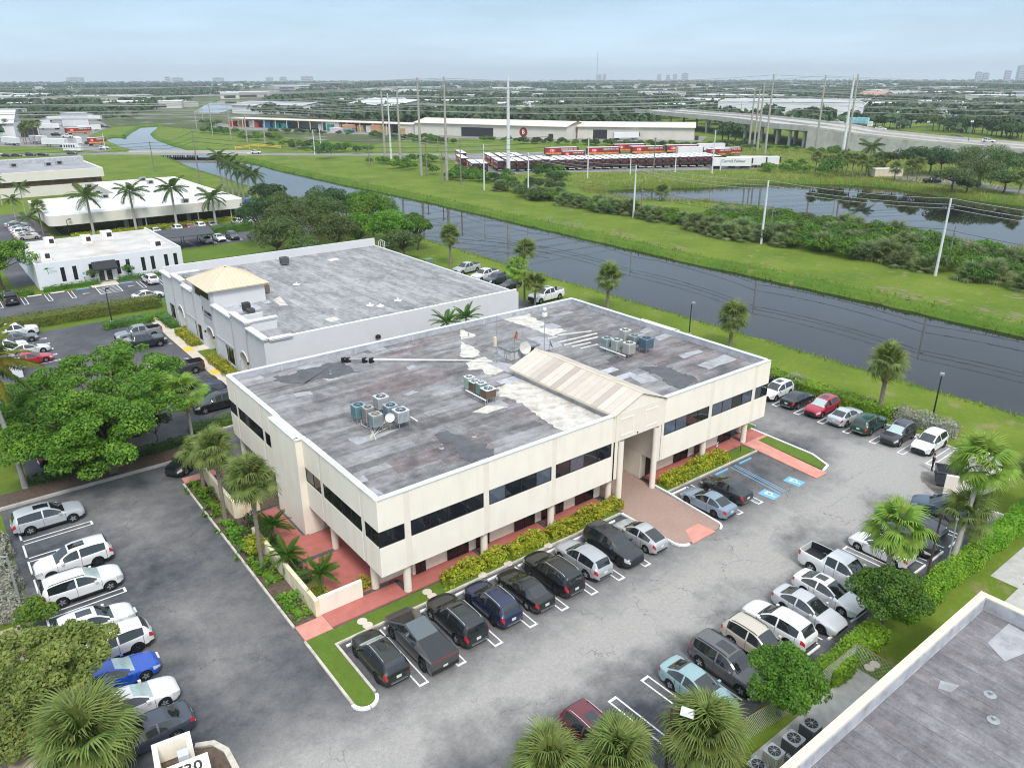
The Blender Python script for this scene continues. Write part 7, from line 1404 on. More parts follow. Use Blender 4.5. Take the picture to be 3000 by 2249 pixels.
front = [G(*p) for p in (('C', 700, 1070), ('C', 820, 1110), ('C', 1100, 1165), ('C', 1380, 1205), ('C', 1700, 1270), ('C', 1950, 1340), ('H', 60, 150), ('H', 320, 190), ('H', 800, 280), ('H', 1200, 350), ('H', 1560, 400), ('H', 1900, 490), ('H', 2212, 540))]
fl = [front[0]]
for a, c in zip(front[:-1], front[1:]): n = max(1, int(math.hypot(c[0]-a[0], c[1]-a[1])/3.0)); fl += [(a[0]+(c[0]-a[0])*j/n, a[1]+(c[1]-a[1])*j/n) for j in range(1, n+1)]
fl += [(fl[-1][0]-.2*i, fl[-1][1]-3*i) for i in range(1, 6)]
for i, (x, y) in enumerate(fl):
    dpt = 150-x if 20 < y < 80 else 8 if y >= 80 else 24
    for j in range(int(max(8, dpt)/2.9)):
        xx = x+1.6+j*2.9+random.uniform(-.8, .8); yy = y+random.uniform(-1.2, 1.2)
        if xx > 153 or random.random() < .12: continue
        k = random.choices(('palmetto', 'green', 'bright', 'olive'), (7, 1, 2, 1) if j < 2 else (2, 2, 7, 1))[0]; shrub(xx, yy, k, random.uniform(.95, 1.45)*(1.25 if k == 'palmetto' else 1), SLAB[k], 'thicket between canal and pond')
FARS = {k: qmesh('far_shrub', lobes_leaves(blob(1.5, 1.5, 1.4, 1.0, 8, .85, 5), 260, .30), 4, L_HEDGE) for k in ('x',)}
def co_of(me): c = np.empty(len(me.vertices)*3, dtype=np.float32); me.vertices.foreach_get('co', c); return c.reshape(-1, 3)
FSC = co_of(FARS['x']); STF = {}
def scatter(pixs, n, kinds, label, group, smin=1., smax=1.6, spread=3., stuff=None):
    for i in range(n):
        k, x0, y0, x1, y1 = random.choice(pixs); t_ = random.random(); gx, gy = G(k, x0+(x1-x0)*t_, y0+(y1-y0)*t_); x, y, kd, s = gx+random.uniform(-spread, spread), gy+random.uniform(-spread, spread), random.choice(kinds), random.uniform(smin, smax)
        if stuff:
            a = random.uniform(0, 6.28); ca, sa = math.cos(a), math.sin(a); STF.setdefault((stuff, kd), []).append((FSC @ np.array([[ca, sa, 0], [-sa, ca, 0], [0, 0, 1]]))*s+np.array([x, y, -.1]))
        else: shrub(x, y, kd, s, label, group)
scatter([('C', 370, 1000, 560, 1030), ('C', 600, 1050, 760, 1080)], 26, ('palmetto', 'olive'), 'yellowish palmetto at the tip of the thicket', 'thicket tip')
scatter([('C', 380, 950, 480, 960), ('C', 520, 980, 820, 1010), ('C', 640, 900, 840, 930), ('C', 700, 860, 820, 880)], 44, ('bright', 'green', 'dark', 'dark'), 'leafy bush in the clump behind the white poles', 'bushes behind the white poles', .8, 1.35)
scatter([('B', 1350, 830, 1850, 900), ('B', 1480, 790, 1700, 810), ('B', 1780, 900, 2100, 930), ('C', 0, 910, 350, 930), ('B', 1150, 780, 1500, 850)], 60, ('bright', 'green', 'green'), 'low bush at the foot of the tall grey poles', 'bushes around the tall poles', .8, 1.4, 6, stuff='scrub')
scatter([('B', 560, 700, 800, 700), ('B', 350, 640, 520, 640), ('B', 0, 580, 300, 620), ('B', 820, 720, 1150, 730), ('B', 0, 520, 120, 545), ('A', 1720, 690, 2212, 740), ('A', 430, 560, 1250, 562), ('A', 850, 592, 1150, 600)], 110, ('green', 'dark', 'olive', 'bright'), 'bushy scrub along the street beyond the bridge', 'scrub along the street', .9, 1.7, 8, stuff='scrub')
scatter([('B', 480, 590, 1200, 610), ('B', 1200, 620, 1700, 650), ('B', 1560, 660, 1800, 670), ('C', 300, 650, 900, 680), ('C', 900, 670, 1500, 690), ('C', 1500, 690, 2000, 695), ('D', 0, 680, 260, 690)], 150, ('olive', 'olive', 'green', 'dark'), 'olive bush in the hedgerow between trailers and sheds', 'hedgerow behind the trailer yard', .8, 1.5, 5, stuff='hedgerow')
scatter([('D', 0, 760, 600, 840), ('D', 200, 710, 600, 720), ('D', 400, 860, 650, 880), ('D', 640, 730, 900, 740)], 44, ('bright', 'green'), 'low bush on the field beside the overpass ramp', 'bushes on the field by the ramp', .7, 1.3, 7, stuff='scrub')
for (nm, kd), V_ in STF.items(): tag(link(nm, qmesh(nm, np.concatenate(V_), 4, {'bright': L_TREE, 'green': L_HEDGE, 'olive': L_OAK, 'dark': L_DARK}[kd])), kind='stuff')
gx, gy = G('D', 820, 905); shrub(gx, gy, 'green', 2.6, 'flat-topped spreading bush on the pond bank', None)
gx, gy = G('C', 1570, 1075); palm('sabal_palm', gx, gy, 2.4, 'sabal', 26, 85, -40, 'short fan palm standing above the thicket by the pond', 1.5)
gx, gy = G('B', 870, 775); shrub(gx, gy, 'green', 2.6, 'dark palmetto clump by itself beside the street', None, 1.1)
# ---- trees of the right bank of the pond
PT = [merged_palm('sabal', 28, 86, -50, 0, 1.15, .1, L_FAN, s) for s in (5, 6)]
def cabbage(x, y, h, label, group):
    r_ = empty('cabbage_palm', (x, y, 0), random.uniform(0, 6), label, 'palm tree', group); B().tube([(0, 0, 0), (random.uniform(-.3, .3), random.uniform(-.3, .3), h*.5), (0, 0, h)], [.22, .17, .17], 7).obj('trunk', PBARK, r_); link('crown', random.choice(PT), r_, (0, 0, h)).scale = (1.25,)*3
for k, x, y, yt in (('D', 705, 880, 760), ('D', 770, 860, 790), ('D', 815, 870, 790), ('D', 860, 880, 780), ('D', 930, 890, 770), ('D', 970, 910, 775), ('D', 1030, 910, 785), ('D', 1075, 900, 800), ('D', 1115, 895, 810), ('D', 1165, 895, 830), ('D', 1275, 930, 840), ('D', 1370, 945, 830), ('D', 1435, 945, 810), ('D', 1870, 985, 850), ('D', 2170, 1040, 910), ('D', 900, 870, 760), ('D', 2190, 1000, 890)):
    cabbage(*G(k, x, y), max(3., top_z(k, x, y, k, yt)), 'cabbage palm on the lawn across the pond', 'cabbage palms across the pond')
gx, gy = G('D', 1085, 890); palm('royal_palm', gx, gy, top_z('D', 1085, 890, 'D', 690), 'royal', 15, 70, -35, 'single tall feather palm before the ramp wall', 1.5, tr=(.4, .25), bark=RBARK)
for i, (k, x, y, yt, wd, m) in enumerate((('D', 1880, 985, 790, 300, L_OAK), ('D', 1690, 1010, 850, 260, L_OAK), ('D', 2060, 1020, 860, 240, L_OAK), ('D', 1400, 900, 690, 230, L_DARK), ('D', 1600, 900, 700, 250, L_DARK), ('D', 1900, 900, 690, 330, L_OAK), ('D', 2180, 940, 760, 200, L_OAK), ('D', 1200, 880, 720, 170, L_OAK), ('D', 1800, 1020, 920, 130, L_DARK), ('D', 1740, 900, 740, 220, L_OAK), ('D', 2080, 900, 730, 240, L_DARK), ('D', 1530, 880, 740, 180, L_OAK))):
    gx, gy = G(k, x, y); h = top_z(k, x, y, k, yt); dist = math.hypot(gx-O3[0], gy-O3[1]); rad = wd*.40687/2/FPX*math.hypot(dist, HC)
    tree('live_oak', gx, gy, blob(rad, rad, h*.55, h*.55, 26, rad*.28, 40+i), 4200, .27, m, 'spreading live oak on the lawn across the pond', 'live oaks across the pond', tr=.35)
# ---- reeds and rough grass along the water (uncountable)
def tufts(name, pts, hmin, hmax, wd, m, per=1, lean=.35, z=0.):
    P = np.array([(p[0], p[1], p[2] if len(p) > 2 else z) for p in pts], float); n = len(P); a = rng.uniform(0, 6.28, n); h = rng.uniform(hmin, hmax, n); s = np.stack([np.cos(a), np.sin(a), np.zeros(n)], 1)*wd; l = rng.normal(0, lean, (n, 3))*h[:, None]; l[:, 2] = h
    V = np.stack([P-s, P+s, P+l+s*.1, P+l-s*.1], 1).reshape(-1, 3); return tag(link(name, qmesh(name, V, 4, m)), kind='stuff')
def along(poly, n, o0, o1, z0, z1, ylim=None):
    k = len(poly); seg = [(poly[i], poly[(i+1) % k]) for i in range(k)]; ln = np.array([math.hypot(b[0]-a[0], b[1]-a[1]) for a, b in seg]); idx = rng.choice(k, n, p=ln/ln.sum()); out = []; ar = sum(poly[i][0]*poly[(i+1)%k][1]-poly[(i+1)%k][0]*poly[i][1] for i in range(k)); sg_ = 1 if ar > 0 else -1
    for i in idx:
        a, b_ = seg[i]; t_ = random.random(); x, y = a[0]+(b_[0]-a[0])*t_, a[1]+(b_[1]-a[1])*t_
        if ylim and not ylim[0] < y < ylim[1]: continue
        l = math.hypot(b_[0]-a[0], b_[1]-a[1]) or 1; nx, ny = (b_[1]-a[1])/l*sg_, -(b_[0]-a[0])/l*sg_; f = random.random(); o = o0+(o1-o0)*f; out.append((x+nx*o, y+ny*o, z0+(z1-z0)*f))
    return out
tufts('bank_grass', along(canal, 42000, .1, 3.2, WZ, 0, (-40, 340)), .2, .75, .10, L_GRASS); tufts('pond_reeds', along(pond, 16000, -.6, 4.5, WZ, 0, (-30, 160)), .6, 1.9, .07, L_REED)
fld = []
for _ in range(30000):
    x, y = random.uniform(150, 330), random.uniform(60, 210)
    if inside((x, y), offset(pond, 3)) or (x+2*y > 520 and x < 240): continue
    fld.append((x, y))
tufts('field_grass', fld, .3, 1.0, .14, L_REED)
# ================================================================== the far district
def frame(p0, p1): return math.atan2(p1[1]-p0[1], p1[0]-p0[0]), math.hypot(p1[0]-p0[0], p1[1]-p0[1])
SHEDW = mat('shed_cream_wall', (.60, .57, .50), .75, var=.06, scale=.2); SHEDR = mat('shed_pale_roof', (.66, .58, .48), .6, var=.05, scale=.1); DARKO = mat('dark_opening', (.03, .03, .032), .9, var=0)
WHW = mat('warehouse_white', (.70, .70, .71), .75, var=.05, scale=.1); WHG = mat('warehouse_grey', (.42, .44, .47), .75, var=.06, scale=.1); WHT_ = mat('warehouse_tan', (.42, .38, .33), .8, var=.08, scale=.1); ROOFG = mat('warehouse_roof', (.40, .40, .41), .8, var=.15, scale=.06); WHC = mat('warehouse_cream', (.58, .56, .52), .8, var=.05, scale=.1)
def shed(p0, p1, depth, h, rise, label, wall=None, roof=None, doors=(), name='storage_shed', overhang=1.2, base=0., flat=False, strips=0, windows=(), group=None, cat='building'):
    "long low building; p0-p1 is its front foot line, local y runs away from the viewer"
    rz, L_ = frame(p0, p1); r_ = empty(name, (*p0, base), rz, label, cat, group); sg = 1
    vx = (p0[0]+p1[0])/2-O3[0], (p0[1]+p1[1])/2-O3[1]
    if -math.sin(rz)*vx[0]+math.cos(rz)*vx[1] < 0: sg = -1
    y = lambda a, b_: (min(a*sg, b_*sg), max(a*sg, b_*sg)); w = wall or SHEDW
    B().box(0, L_, *y(0, .4), 0, h).obj('front_wall', w, r_); B().box(0, .4, *y(.4, depth), 0, h).obj('end_wall', w, r_); B().box(L_-.4, L_, *y(.4, depth), 0, h).obj('end_wall', w, r_); B().box(.4, L_-.4, *y(depth-.4, depth), 0, h).obj('rear_wall', w, r_)
    if flat: B().box(.4, L_-.4, *y(.4, depth-.4), h-1.2, h-.8).obj('roof', roof or ROOFG, r_); B().strip([(0, 0), (L_, 0), (L_, depth*sg), (0, depth*sg)], (.35, .35), h+.01, h+.25, True).obj('parapet_cap', w, r_)
    else:
        m = depth/2; b = B(); o = overhang
        for a, za, c, zc in ((-o, h-.1, m, h+rise), (m, h+rise, depth+o, h-.1)):
            q = [(-.6, a*sg, za), (L_+.6, a*sg, za), (L_+.6, c*sg, zc), (-.6, c*sg, zc)]; q = q if sg > 0 else q[::-1]; b.quad(*q); b.quad(*[(v[0], v[1], v[2]-.25) for v in q[::-1]])
        b.quad((-.6, -o*sg, h-.35), (L_+.6, -o*sg, h-.35), (L_+.6, -o*sg, h-.1), (-.6, -o*sg, h-.1)); b.obj('roof', roof or SHEDR, r_)
        for xx in (0.02, L_-.02): q = [(xx, .2*sg, h), (xx, (depth-.2)*sg, h), (xx, m*sg, h+rise-.1)]; g = B(); g.quad(*q); g.quad(*q[::-1]); g.obj('gable', w, r_)
    for a, c, hh in doors: B().box(a, c, *y(-.06, -.004), .05, hh).obj('door', DARKO, r_)
    for a, c, z0, z1 in windows: B().box(a, c, *y(-.06, -.004), z0, z1).obj('window', GLASS, r_)
    for i in range(strips): xx = L_*(i+.5)/strips; B().box(xx-.15, xx+.15, *y(-.05, -.003), 0, h-.05).obj('panel_joint', STUCCO2, r_)
    return r_, L_, sg
hS = top_z('B', 1515, 600, 'B', 512)
p0, p1 = G('B', 1512, 600), G('C', 885, 640)
s1, L1, sg1 = shed(p0, p1, 26, hS, 2.2, 'long cream storage shed with open bay beside parked white trucks', doors=((34, 56, 5.2), (92, 95, 3)), name='storage_shed')
lo_ = B().lathe([(2.6, 0), (2.6, .06), (.001, .07)], 20); o = lo_.obj('round_logo', REDP, s1, loc=(L1*.735, -.01, hS*.48), rot=(R(90), 0, 0)); link('lettering', text_mesh('B', 3.2, WHITEP, .01, .05), s1, (L1*.735, -.12, hS*.48), (R(90), 0, 0))
p0, p1 = G('C', 962, 630), G('C', 1800, 642)
s2, L2, sg2 = shed(p0, p1, 24, hS*.95, 2.0, 'second cream shed with dark doorway beside stacks of glass racks', doors=((9, 17, 5.), (66, 68, 2.4)), name='storage_shed')
# open lumber shed: posts, roof, stacks
p0, p1 = G('B', 190, 545), G('B', 1500, 600); rz, L_ = frame(p0, p1); os_ = empty('open_shed', (*p0, 0), rz, 'long open-sided lumber shed with pale roof and stacked boards', 'building')
B().box(-2, L_, 1, 16, 5.6, 5.95).obj('roof', SHEDR, os_); B().box(-2, L_, 15.6, 16, 0, 5.6).obj('rear_wall', SHEDW, os_)
for i in range(16): B().box(i*L_/15-.2-.2*(i == 15), i*L_/15+.2-.2*(i == 15), 1.2, 1.6, 0, 5.6).obj('post', SHEDW, os_)
B().box(L_*.93, L_-.5, 1.8, 15, 0, 5.6).obj('closed_bay', SHEDW, os_); B().box(L_*.55, L_*.62, 1.8, 15, 0, 5.6).obj('closed_bay', SHEDW, os_)
LUM = mat('stacked_lumber', (.50, .33, .15), .8, var=.2, scale=.5); cols = [((.45, .06, .05), 'red'), ((.04, .2, .36), 'blue'), ((.03, .25, .2), 'green'), ((.5, .33, .16), 'tan'), ((.6, .6, .6), 'white'), ((.4, .14, .07), 'rust')]
def at_shed(u, v): return (p0[0]+math.cos(rz)*u-math.sin(rz)*v, p0[1]+math.sin(rz)*u+math.cos(rz)*v)
for i, (f, w_, h, ci, v) in enumerate(((-.03, 5, 4, 0, 2), (.03, 5, 4.2, 5, 3), (.09, 6, 4.5, 4, 4), (.135, 3, 3.4, 0, 2), (.18, 7, 4.2, 1, 3), (.24, 6, 4.0, 2, 3), (.29, 6, 3.8, 2, 2.5), (.50, 3, 4, 4, 3), (.57, 4, 4.2, 2, -1), (.60, 5, 4.2, 3, 2), (.66, 8, 4.6, 3, -2), (.715, 5, 4.3, 3, 2), (.76, 4, 4.2, 4, 2), (.80, 7, 4.8, 3, -1), (.85, 4, 4.2, 3, 2), (.62, 8, 2.6, 4, -7), (.70, 5.5, 2.0, 1, -8), (.93, 4, 3.5, 3, 1))):
    gx, gy = at_shed(f*L_, v); r_ = empty('material_stack', (gx, gy, 0), rz, '%s stack of building material at the open shed' % cols[ci][1], 'stack', '%s stacks at the open shed' % cols[ci][1]); n = 4
    for j in range(n): q = random.uniform(-.3, .3); setcol(B().box(q, w_+q, 0, 4.2, j*h/n+.02, (j+1)*h/n-.06).obj('bundle', OBJC, r_), tuple(c*random.uniform(.8, 1.15) for c in cols[ci][0]))
rk = mat('glass_rack', (.55, .62, .62), .4, .2, var=.2)
for i in range(46):
    k, x0, x1, y = (('C', 615, 690, 605), ('C', 800, 960, 615), ('C', 1440, 1620, 630), ('C', 860, 960, 590))[i % 4]; gx, gy = G(k, random.uniform(x0, x1), y+random.uniform(-6, 8)); r_ = empty('glass_rack', (gx, gy, 0), random.uniform(0, 3), 'white A-frame glass rack standing by the cream sheds', 'rack', 'glass racks by the sheds'); h = random.uniform(2.2, 3.6)
    b = B(); b.quad((-1, -.5, 0), (1, -.5, 0), (1, 0, h), (-1, 0, h)); b.quad((1, .5, 0), (-1, .5, 0), (-1, 0, h), (1, 0, h)); b.obj('sheet', rk, r_); B().box(-1.1, 1.1, -.6, .6, 0, .15).obj('base', (STEEL, mat('orange_base', (.5, .16, .04), .6))[i % 5 == 0], r_)
sheet('shed_yard', [[G('B', 60, 555), G('B', 60, 520), G('B', 1500, 590), G('C', 950, 585), G('C', 1900, 615), G('C', 1850, 655), G('C', 600, 645), G('B', 1250, 605), G('B', 480, 575)]], .03, ASPHF)
# warehouses
def pxshed(k, xl, yl, xr, yr, ytop, depth, label, **kw): p0, p1 = G(k, xl, yl), G(k, xr, yr); return shed(p0, p1, depth, max(4., top_z(k, xr, yr, k, ytop)), kw.pop('rise', 3.), label, **kw)
pxshed('B', 1040, 432, 1350, 462, 395, 60, 'large blue-grey metal warehouse with wide gable roof', wall=WHG, roof=mat('pale_metal_roof', (.55, .56, .58), .6, var=.05, scale=.1), rise=5., name='warehouse')
pxshed('C', 48, 480, 885, 485, 408, 55, 'wide cream tilt-up warehouse behind the sheds', wall=WHC, flat=True, strips=9, windows=((52, 56, 4, 7), (58, 62, 4, 7)), name='warehouse')
pxshed('C', 122, 386, 615, 390, 345, 60, 'long white building with dark ribbon of glass', wall=WHW, flat=True, windows=((20, 128, 3, 7),), name='warehouse')
pxshed('B', 222, 445, 715, 460, 392, 40, 'white warehouse with three dark dock doors beside the canal', wall=WHW, roof=ROOFG, doors=((18, 24, 5), (40, 46, 5), (64, 70, 5)), name='warehouse', rise=2.5)
pxshed('A', 370, 470, 1120, 465, 392, 120, 'very long tan warehouse beyond the industrial yard', wall=WHT_, flat=True, name='warehouse')
pxshed('A', 1255, 480, 1560, 485, 445, 30, 'cream low building beyond the canal bend', wall=WHC, flat=True, name='warehouse'); pxshed('A', 2010, 540, 2212, 545, 470, 40, 'pale grey shed beside the canal', wall=WHW, roof=ROOFG, name='warehouse')
wb1, wl, _ = pxshed('C', 1740, 402, 2212, 440, 372, 90, 'huge white warehouse wing beyond the overpass', wall=WHW, flat=True, name='warehouse', roof=mat('white_roof', (.7, .7, .7), .6, var=.06, scale=.05))
pxshed('D', 0, 478, 1040, 492, 372, 110, 'huge white warehouse with grey roof beyond the overpass', wall=WHW, flat=True, name='warehouse')
pxshed('D', 1035, 492, 1100, 410, 345, 40, 'tall white end block with a row of square windows', wall=WHW, flat=True, windows=((4, 8, 15, 18), (14, 18, 15, 18), (24, 28, 15, 18)), name='warehouse')
pxshed('D', 1400, 470, 1640, 480, 408, 30, 'white depot with dark dock windows behind the oaks', wall=WHW, flat=True, windows=((5, 13, 5, 9), (40, 46, 5, 9)), name='warehouse')
pxshed('D', 1000, 352, 1180, 356, 318, 40, 'pink villa with terracotta roof among far trees', wall=mat('pink_wall', (.58, .28, .2), .8), roof=mat('terracotta', (.5, .24, .16), .8), rise=5., name='villa')
pxshed('C', 1370, 268, 1890, 270, 240, 120, 'long sand-coloured building in the far woods', wall=mat('sand_wall', (.55, .47, .35), .8), flat=True, name='warehouse'); pxshed('C', 975, 272, 1310, 274, 252, 80, 'low pale building left of the sand-coloured one', wall=WHC, flat=True, name='warehouse')
pxshed('A', 0, 335, 600, 332, 308, 100, 'pale roof strip beyond the tan warehouse', wall=WHC, flat=True, name='warehouse'); pxshed('B', 0, 262, 350, 262, 238, 90, 'white roofs in the far woods by the canal', wall=WHW, flat=True, name='warehouse'); pxshed('D', 720, 262, 1360, 262, 235, 120, 'long white roofs beyond the pink villa', wall=WHW, flat=True, name='warehouse')
pxshed('C', 310, 232, 730, 232, 212, 150, 'white distribution roofs below the horizon', wall=WHW, flat=True, name='warehouse'); pxshed('B', 720, 280, 1530, 276, 262, 60, 'row of orange-topped units in the far trees', wall=mat('orange_units', (.5, .3, .2), .8), flat=True, name='warehouse')
nfar = 0
for i in range(120):
    az = YAW+random.uniform(-.6, .6); d = 800*math.exp(random.random()*1.75); x, y = O3[0]+math.sin(az)*d, O3[1]+math.cos(az)*d; w_ = random.uniform(20, 95); h = random.uniform(6, 10); a = az+random.uniform(-.5, .5)
    if d < 1300 and any(math.hypot(x-q[0], y-q[1]) < 120 for q in ((300, 300), (400, 600), (170, 560), (100, 500), (600, 350), (480, 400), (360, 180), (300, 850))): continue
    r_ = empty('distant_building', (x, y, 0), -a, 'small pale flat-roofed building half sunk in the far trees', 'building', 'distant flat-roofed buildings'); wm = random.choice((WHW, WHC, WHC, WHT_, WHG)); B().box(-w_/2, w_/2, 0, w_*.6, 0, h).obj('wall', wm, r_); B().box(-w_/2-.3, w_/2+.3, -.3, w_*.6+.3, h, h+.6).obj('roof_edge', WHW, r_); B().box(-w_*.3, w_*.3, -.08, -.01, 1, h*.6).obj('opening', DARKO, r_)
# ---- industrial yard on the left
YD = [G('A', 0, 745), G('A', 140, 745), G('A', 270, 620), G('A', 420, 560), G('A', 840, 590), G('A', 950, 655), G('A', 760, 735), G('A', 970, 845), G('A', 860, 870), G('A', 560, 850), G('A', 430, 825), G('A', 0, 825)]
sheet('industrial_yard', [YD], .04, ASPHF)
r1, l1, _ = pxshed('A', -130, 752, 140, 746, 620, 22, 'big white plant building with grey sloped roof beside the industrial yard', wall=WHW, roof=mat('plant_roof', (.62, .62, .63), .7, var=.06, scale=.1), rise=7., doors=((19, 25, 6),), name='plant_building')
pxshed('A', 60, 655, 262, 645, 500, 18, 'tall dark grey silo hall behind the white plant', wall=WHG, flat=True, name='plant_building'); pxshed('A', 150, 735, 350, 725, 655, 8, 'low loading dock with dark doors in front of the plant', wall=WHC, flat=True, doors=((2, 12, 5),), name='loading_dock')
pxshed('A', 545, 648, 640, 652, 540, 12, 'white concrete batching block in the middle of the yard', wall=WHW, flat=True, name='plant_building')
# ---- trailers
TR = {}
TWH = mat('trailer_white', (.72, .72, .73), .45, var=.05, scale=.4); TRO = mat('trailer_roof', (.80, .80, .81), .5, var=.06, scale=.3); TDK = mat('trailer_dark_door', (.022, .026, .028), .4, var=.15); ORG = mat('orange_food', (.62, .26, .05), .6, var=.35, scale=1.2); BRN = mat('brown_food', (.20, .06, .03), .6, var=.3, scale=1.5)
def trailer_parts(kind):
    L_, W__, H0, H1 = 14.6, 2.6, 1.15, 4.05; P = []
    body = TWH if kind in ('white', 'fulmer') else REDP
    P.append(('box_body', B().box(-L_/2, L_/2, -W__/2, W__/2, H0, H1-.08).mesh('box_body', body))); P.append(('roof', B().box(-L_/2-.01, L_/2+.01, -W__/2-.02, W__/2+.02, H1-.08, H1).mesh('roof', TRO)))
    P.append(('chassis', B().box(-L_/2+.3, L_/2-.4, -.5, .5, .85, H0-.01).mesh('chassis', DARKM)))
    b = B()
    for x in (-L_/2+1.4, -L_/2+2.7):
        for s in (-1, 1):
            n = len(b.v); b.lathe([(.001, -.25), (.5, -.25), (.5, .25), (.001, .25)], 12, axis='y'); b.v[n:] = [(v[0]+x, v[1]+s*.95, v[2]+.5) for v in b.v[n:]]
    P.append(('wheels', b.mesh('wheels', BLACK))); P.append(('landing_gear', B().box(L_/2-3.4, L_/2-3.1, -.9, -.7, 0, .9).box(L_/2-3.4, L_/2-3.1, .7, .9, 0, .9).mesh('landing_gear', DARKM)))
    P.append(('rear_door', B().box(-L_/2-.05, -L_/2-.012, -W__/2+.03, W__/2-.03, H0+.02, H1-.12).mesh('rear_door', TDK if kind != 'white' else (mat('trailer_door_white', (.6, .6, .6), .5))))); P.append(('bumper', B().box(-L_/2-.1, -L_/2, -1.2, 1.2, .55, .7).mesh('bumper', WHITEP)))
    P.append(('reefer_unit', B().box(L_/2+.02, L_/2+.7, -.9, .9, 2., 3.9).mesh('reefer_unit', DARKM)))
    if kind == 'cbi':
        for s in (-1, 1):
            sd_ = B(); sd_.box(-L_/2+.05, L_/2-.2, s*1.305 if s > 0 else -1.325, 1.325 if s > 0 else -1.305, H0, H0+.75); P.append(('food_graphic', sd_.mesh('food_graphic', ORG)))
            ov = B(); n = 18; ov.v = [(1.9*math.cos(R(360*i/n)), 0, .85*math.sin(R(360*i/n))) for i in range(n)]; ov.f = [tuple(range(n)) if s < 0 else tuple(range(n))[::-1]]; ov.m = [0]; P.append(('oval_logo', ov.mesh('oval_logo', mat('logo_red', (.55, .03, .05), .5, var=0)), (-s*-4.2 if s < 0 else 4.2, s*1.33, 2.75), None))
            fd = B(); fd.v = [(1.4*math.cos(R(40*i))*(1+.3*(i % 2)), 0, .75*math.sin(R(40*i))) for i in range(9)]; fd.f = [tuple(range(9)) if s < 0 else tuple(range(9))[::-1]]; fd.m = [0]; P.append(('food_picture', fd.mesh('food_picture', BRN), (1.2*(-s), s*1.331, 2.4), None))
            rot = (R(90), 0, 0) if s < 0 else (R(90), 0, R(180))
            P.append(('lettering', TXT['CBI'], ((-4.2 if s < 0 else 4.2), s*1.345, 2.75), rot)); P.append(('lettering', TXT['CHENEY'], ((3.6 if s < 0 else -3.6), s*1.345, 3.2), rot))
        P.append(('door_logo', B().box(-L_/2-.07, -L_/2-.052, -.55, .55, 2.6, 3.2).mesh('door_logo', REDP)))
    if kind == 'fulmer': P.append(('lettering', TXT['FULMER'], (0.5, -1.33, 2.9), (R(90), 0, 0)))
    return P
TXT = dict(CBI=text_mesh('CBI', 1.25, WHITEP, .01, .03), CHENEY=text_mesh('CHENEY BROS. INC.', .82, WHITEP, .01, .015), FULMER=text_mesh('Carroll Fulmer', 1.5, mat('navy_ink', (.03, .04, .08), .6, var=0), .01, .01))
for k in ('cbi', 'white', 'fulmer'): TR[k] = trailer_parts(k)
def trailer(x, y, rz, kind, label, group=None, scale=1., z=.05, ln=1.):
    r_ = empty('box_trailer', (x, y, z), rz, label, 'trailer', group); r_.scale = (scale*ln, scale, scale)
    for p in TR[kind]: link(p[0], p[1], r_, p[2] if len(p) > 2 else None, p[3] if len(p) > 3 else None)
    return r_
LOT = [G('c', 240, 238), G('c', 400, 370), G('c', 560, 540), G('c', 900, 530), G('c', 1300, 470), G('d', 0, 420), G('d', 700, 405), G('d', 1500, 395), G('d', 2080, 375), G('d', 1640, 175), G('c', 1500, 225)]
sheet('trailer_yard', [LOT], .045, ASPHF)
a, c = np.array(G('c', 1650, 448)), np.array(G('d', 1415, 358)); n = 20; dirv = (c-a)/np.linalg.norm(c-a); nrm = np.array([-dirv[1], dirv[0]]); nrm = nrm if nrm@np.array([.6, .8]) > 0 else -nrm; rzT = math.atan2(nrm[1], nrm[0])
for i in range(n): q = a+(c-a)*i/(n-1)+nrm*7.4; trailer(*q, rzT, 'cbi', 'dark-doored food trailer with white roof in the long parked row', 'food trailers in the long row')
for k, x, y, lb in (('c', 640, 500, 'food trailer at the left corner of the trailer yard'), ('c', 755, 500, 'food trailer beside the corner one'), ('c', 965, 460, 'food trailer showing its red side in the second cluster')):
    q = np.array(G(k, x, y))+nrm*7.4; trailer(*q, rzT, 'cbi', lb)
for k, x, y in (('c', 1110, 462), ('c', 1225, 462), ('c', 1340, 455), ('c', 1450, 445), ('c', 1560, 440)): q = np.array(G(k, x, y))+nrm*7.4; trailer(*q, rzT, 'cbi', 'food trailer in the middle cluster partly behind bushes', 'food trailers in the middle cluster')
for k, x, y in (('c', 1120, 462), ('c', 1240, 462), ('c', 1345, 455), ('c', 980, 462), ('c', 590, 495)): q = np.array(G(k, x, y))+nrm*26; trailer(*q, rzT, 'cbi', 'food trailer standing behind the middle cluster', 'food trailers of the back file')
q = np.array(G('c', 480, 350))+nrm*8; trailer(*q, rzT, 'cbi', 'single food trailer standing alone in the yard')
for i, (k, x0, x1, y) in enumerate((('c', 1530, 1940, 262), ('d', -220, 335, 236), ('d', 400, 760, 222), ('d', 800, 1160, 206), ('d', 160, 570, 195))):
    p0, p1 = np.array(G(k, x0, y)), np.array(G(k, x1, y+4)); dv = p1-p0; az = math.atan2(-dirv[1], -dirv[0])+math.pi; m_ = (p0+p1)/2; trailer(*m_, math.atan2(dirv[1], dirv[0])+.0, 'cbi', 'red food trailer parked broadside along the back fence', 'broadside food trailers')
trailer(*G('c', 1890, 300), math.atan2(dirv[1], dirv[0]), 'cbi', 'short red food trailer in front of the broadside row', scale=.86, ln=.75); trailer(*G('d', 1420, 245), math.atan2(dirv[1], dirv[0]), 'cbi', 'red box truck body among white trailers at the yard end', scale=.9, ln=.8); trailer(*G('d', 1510, 230), math.atan2(dirv[1], dirv[0]), 'cbi', 'red trailer behind the lettered white trailer', scale=.9)
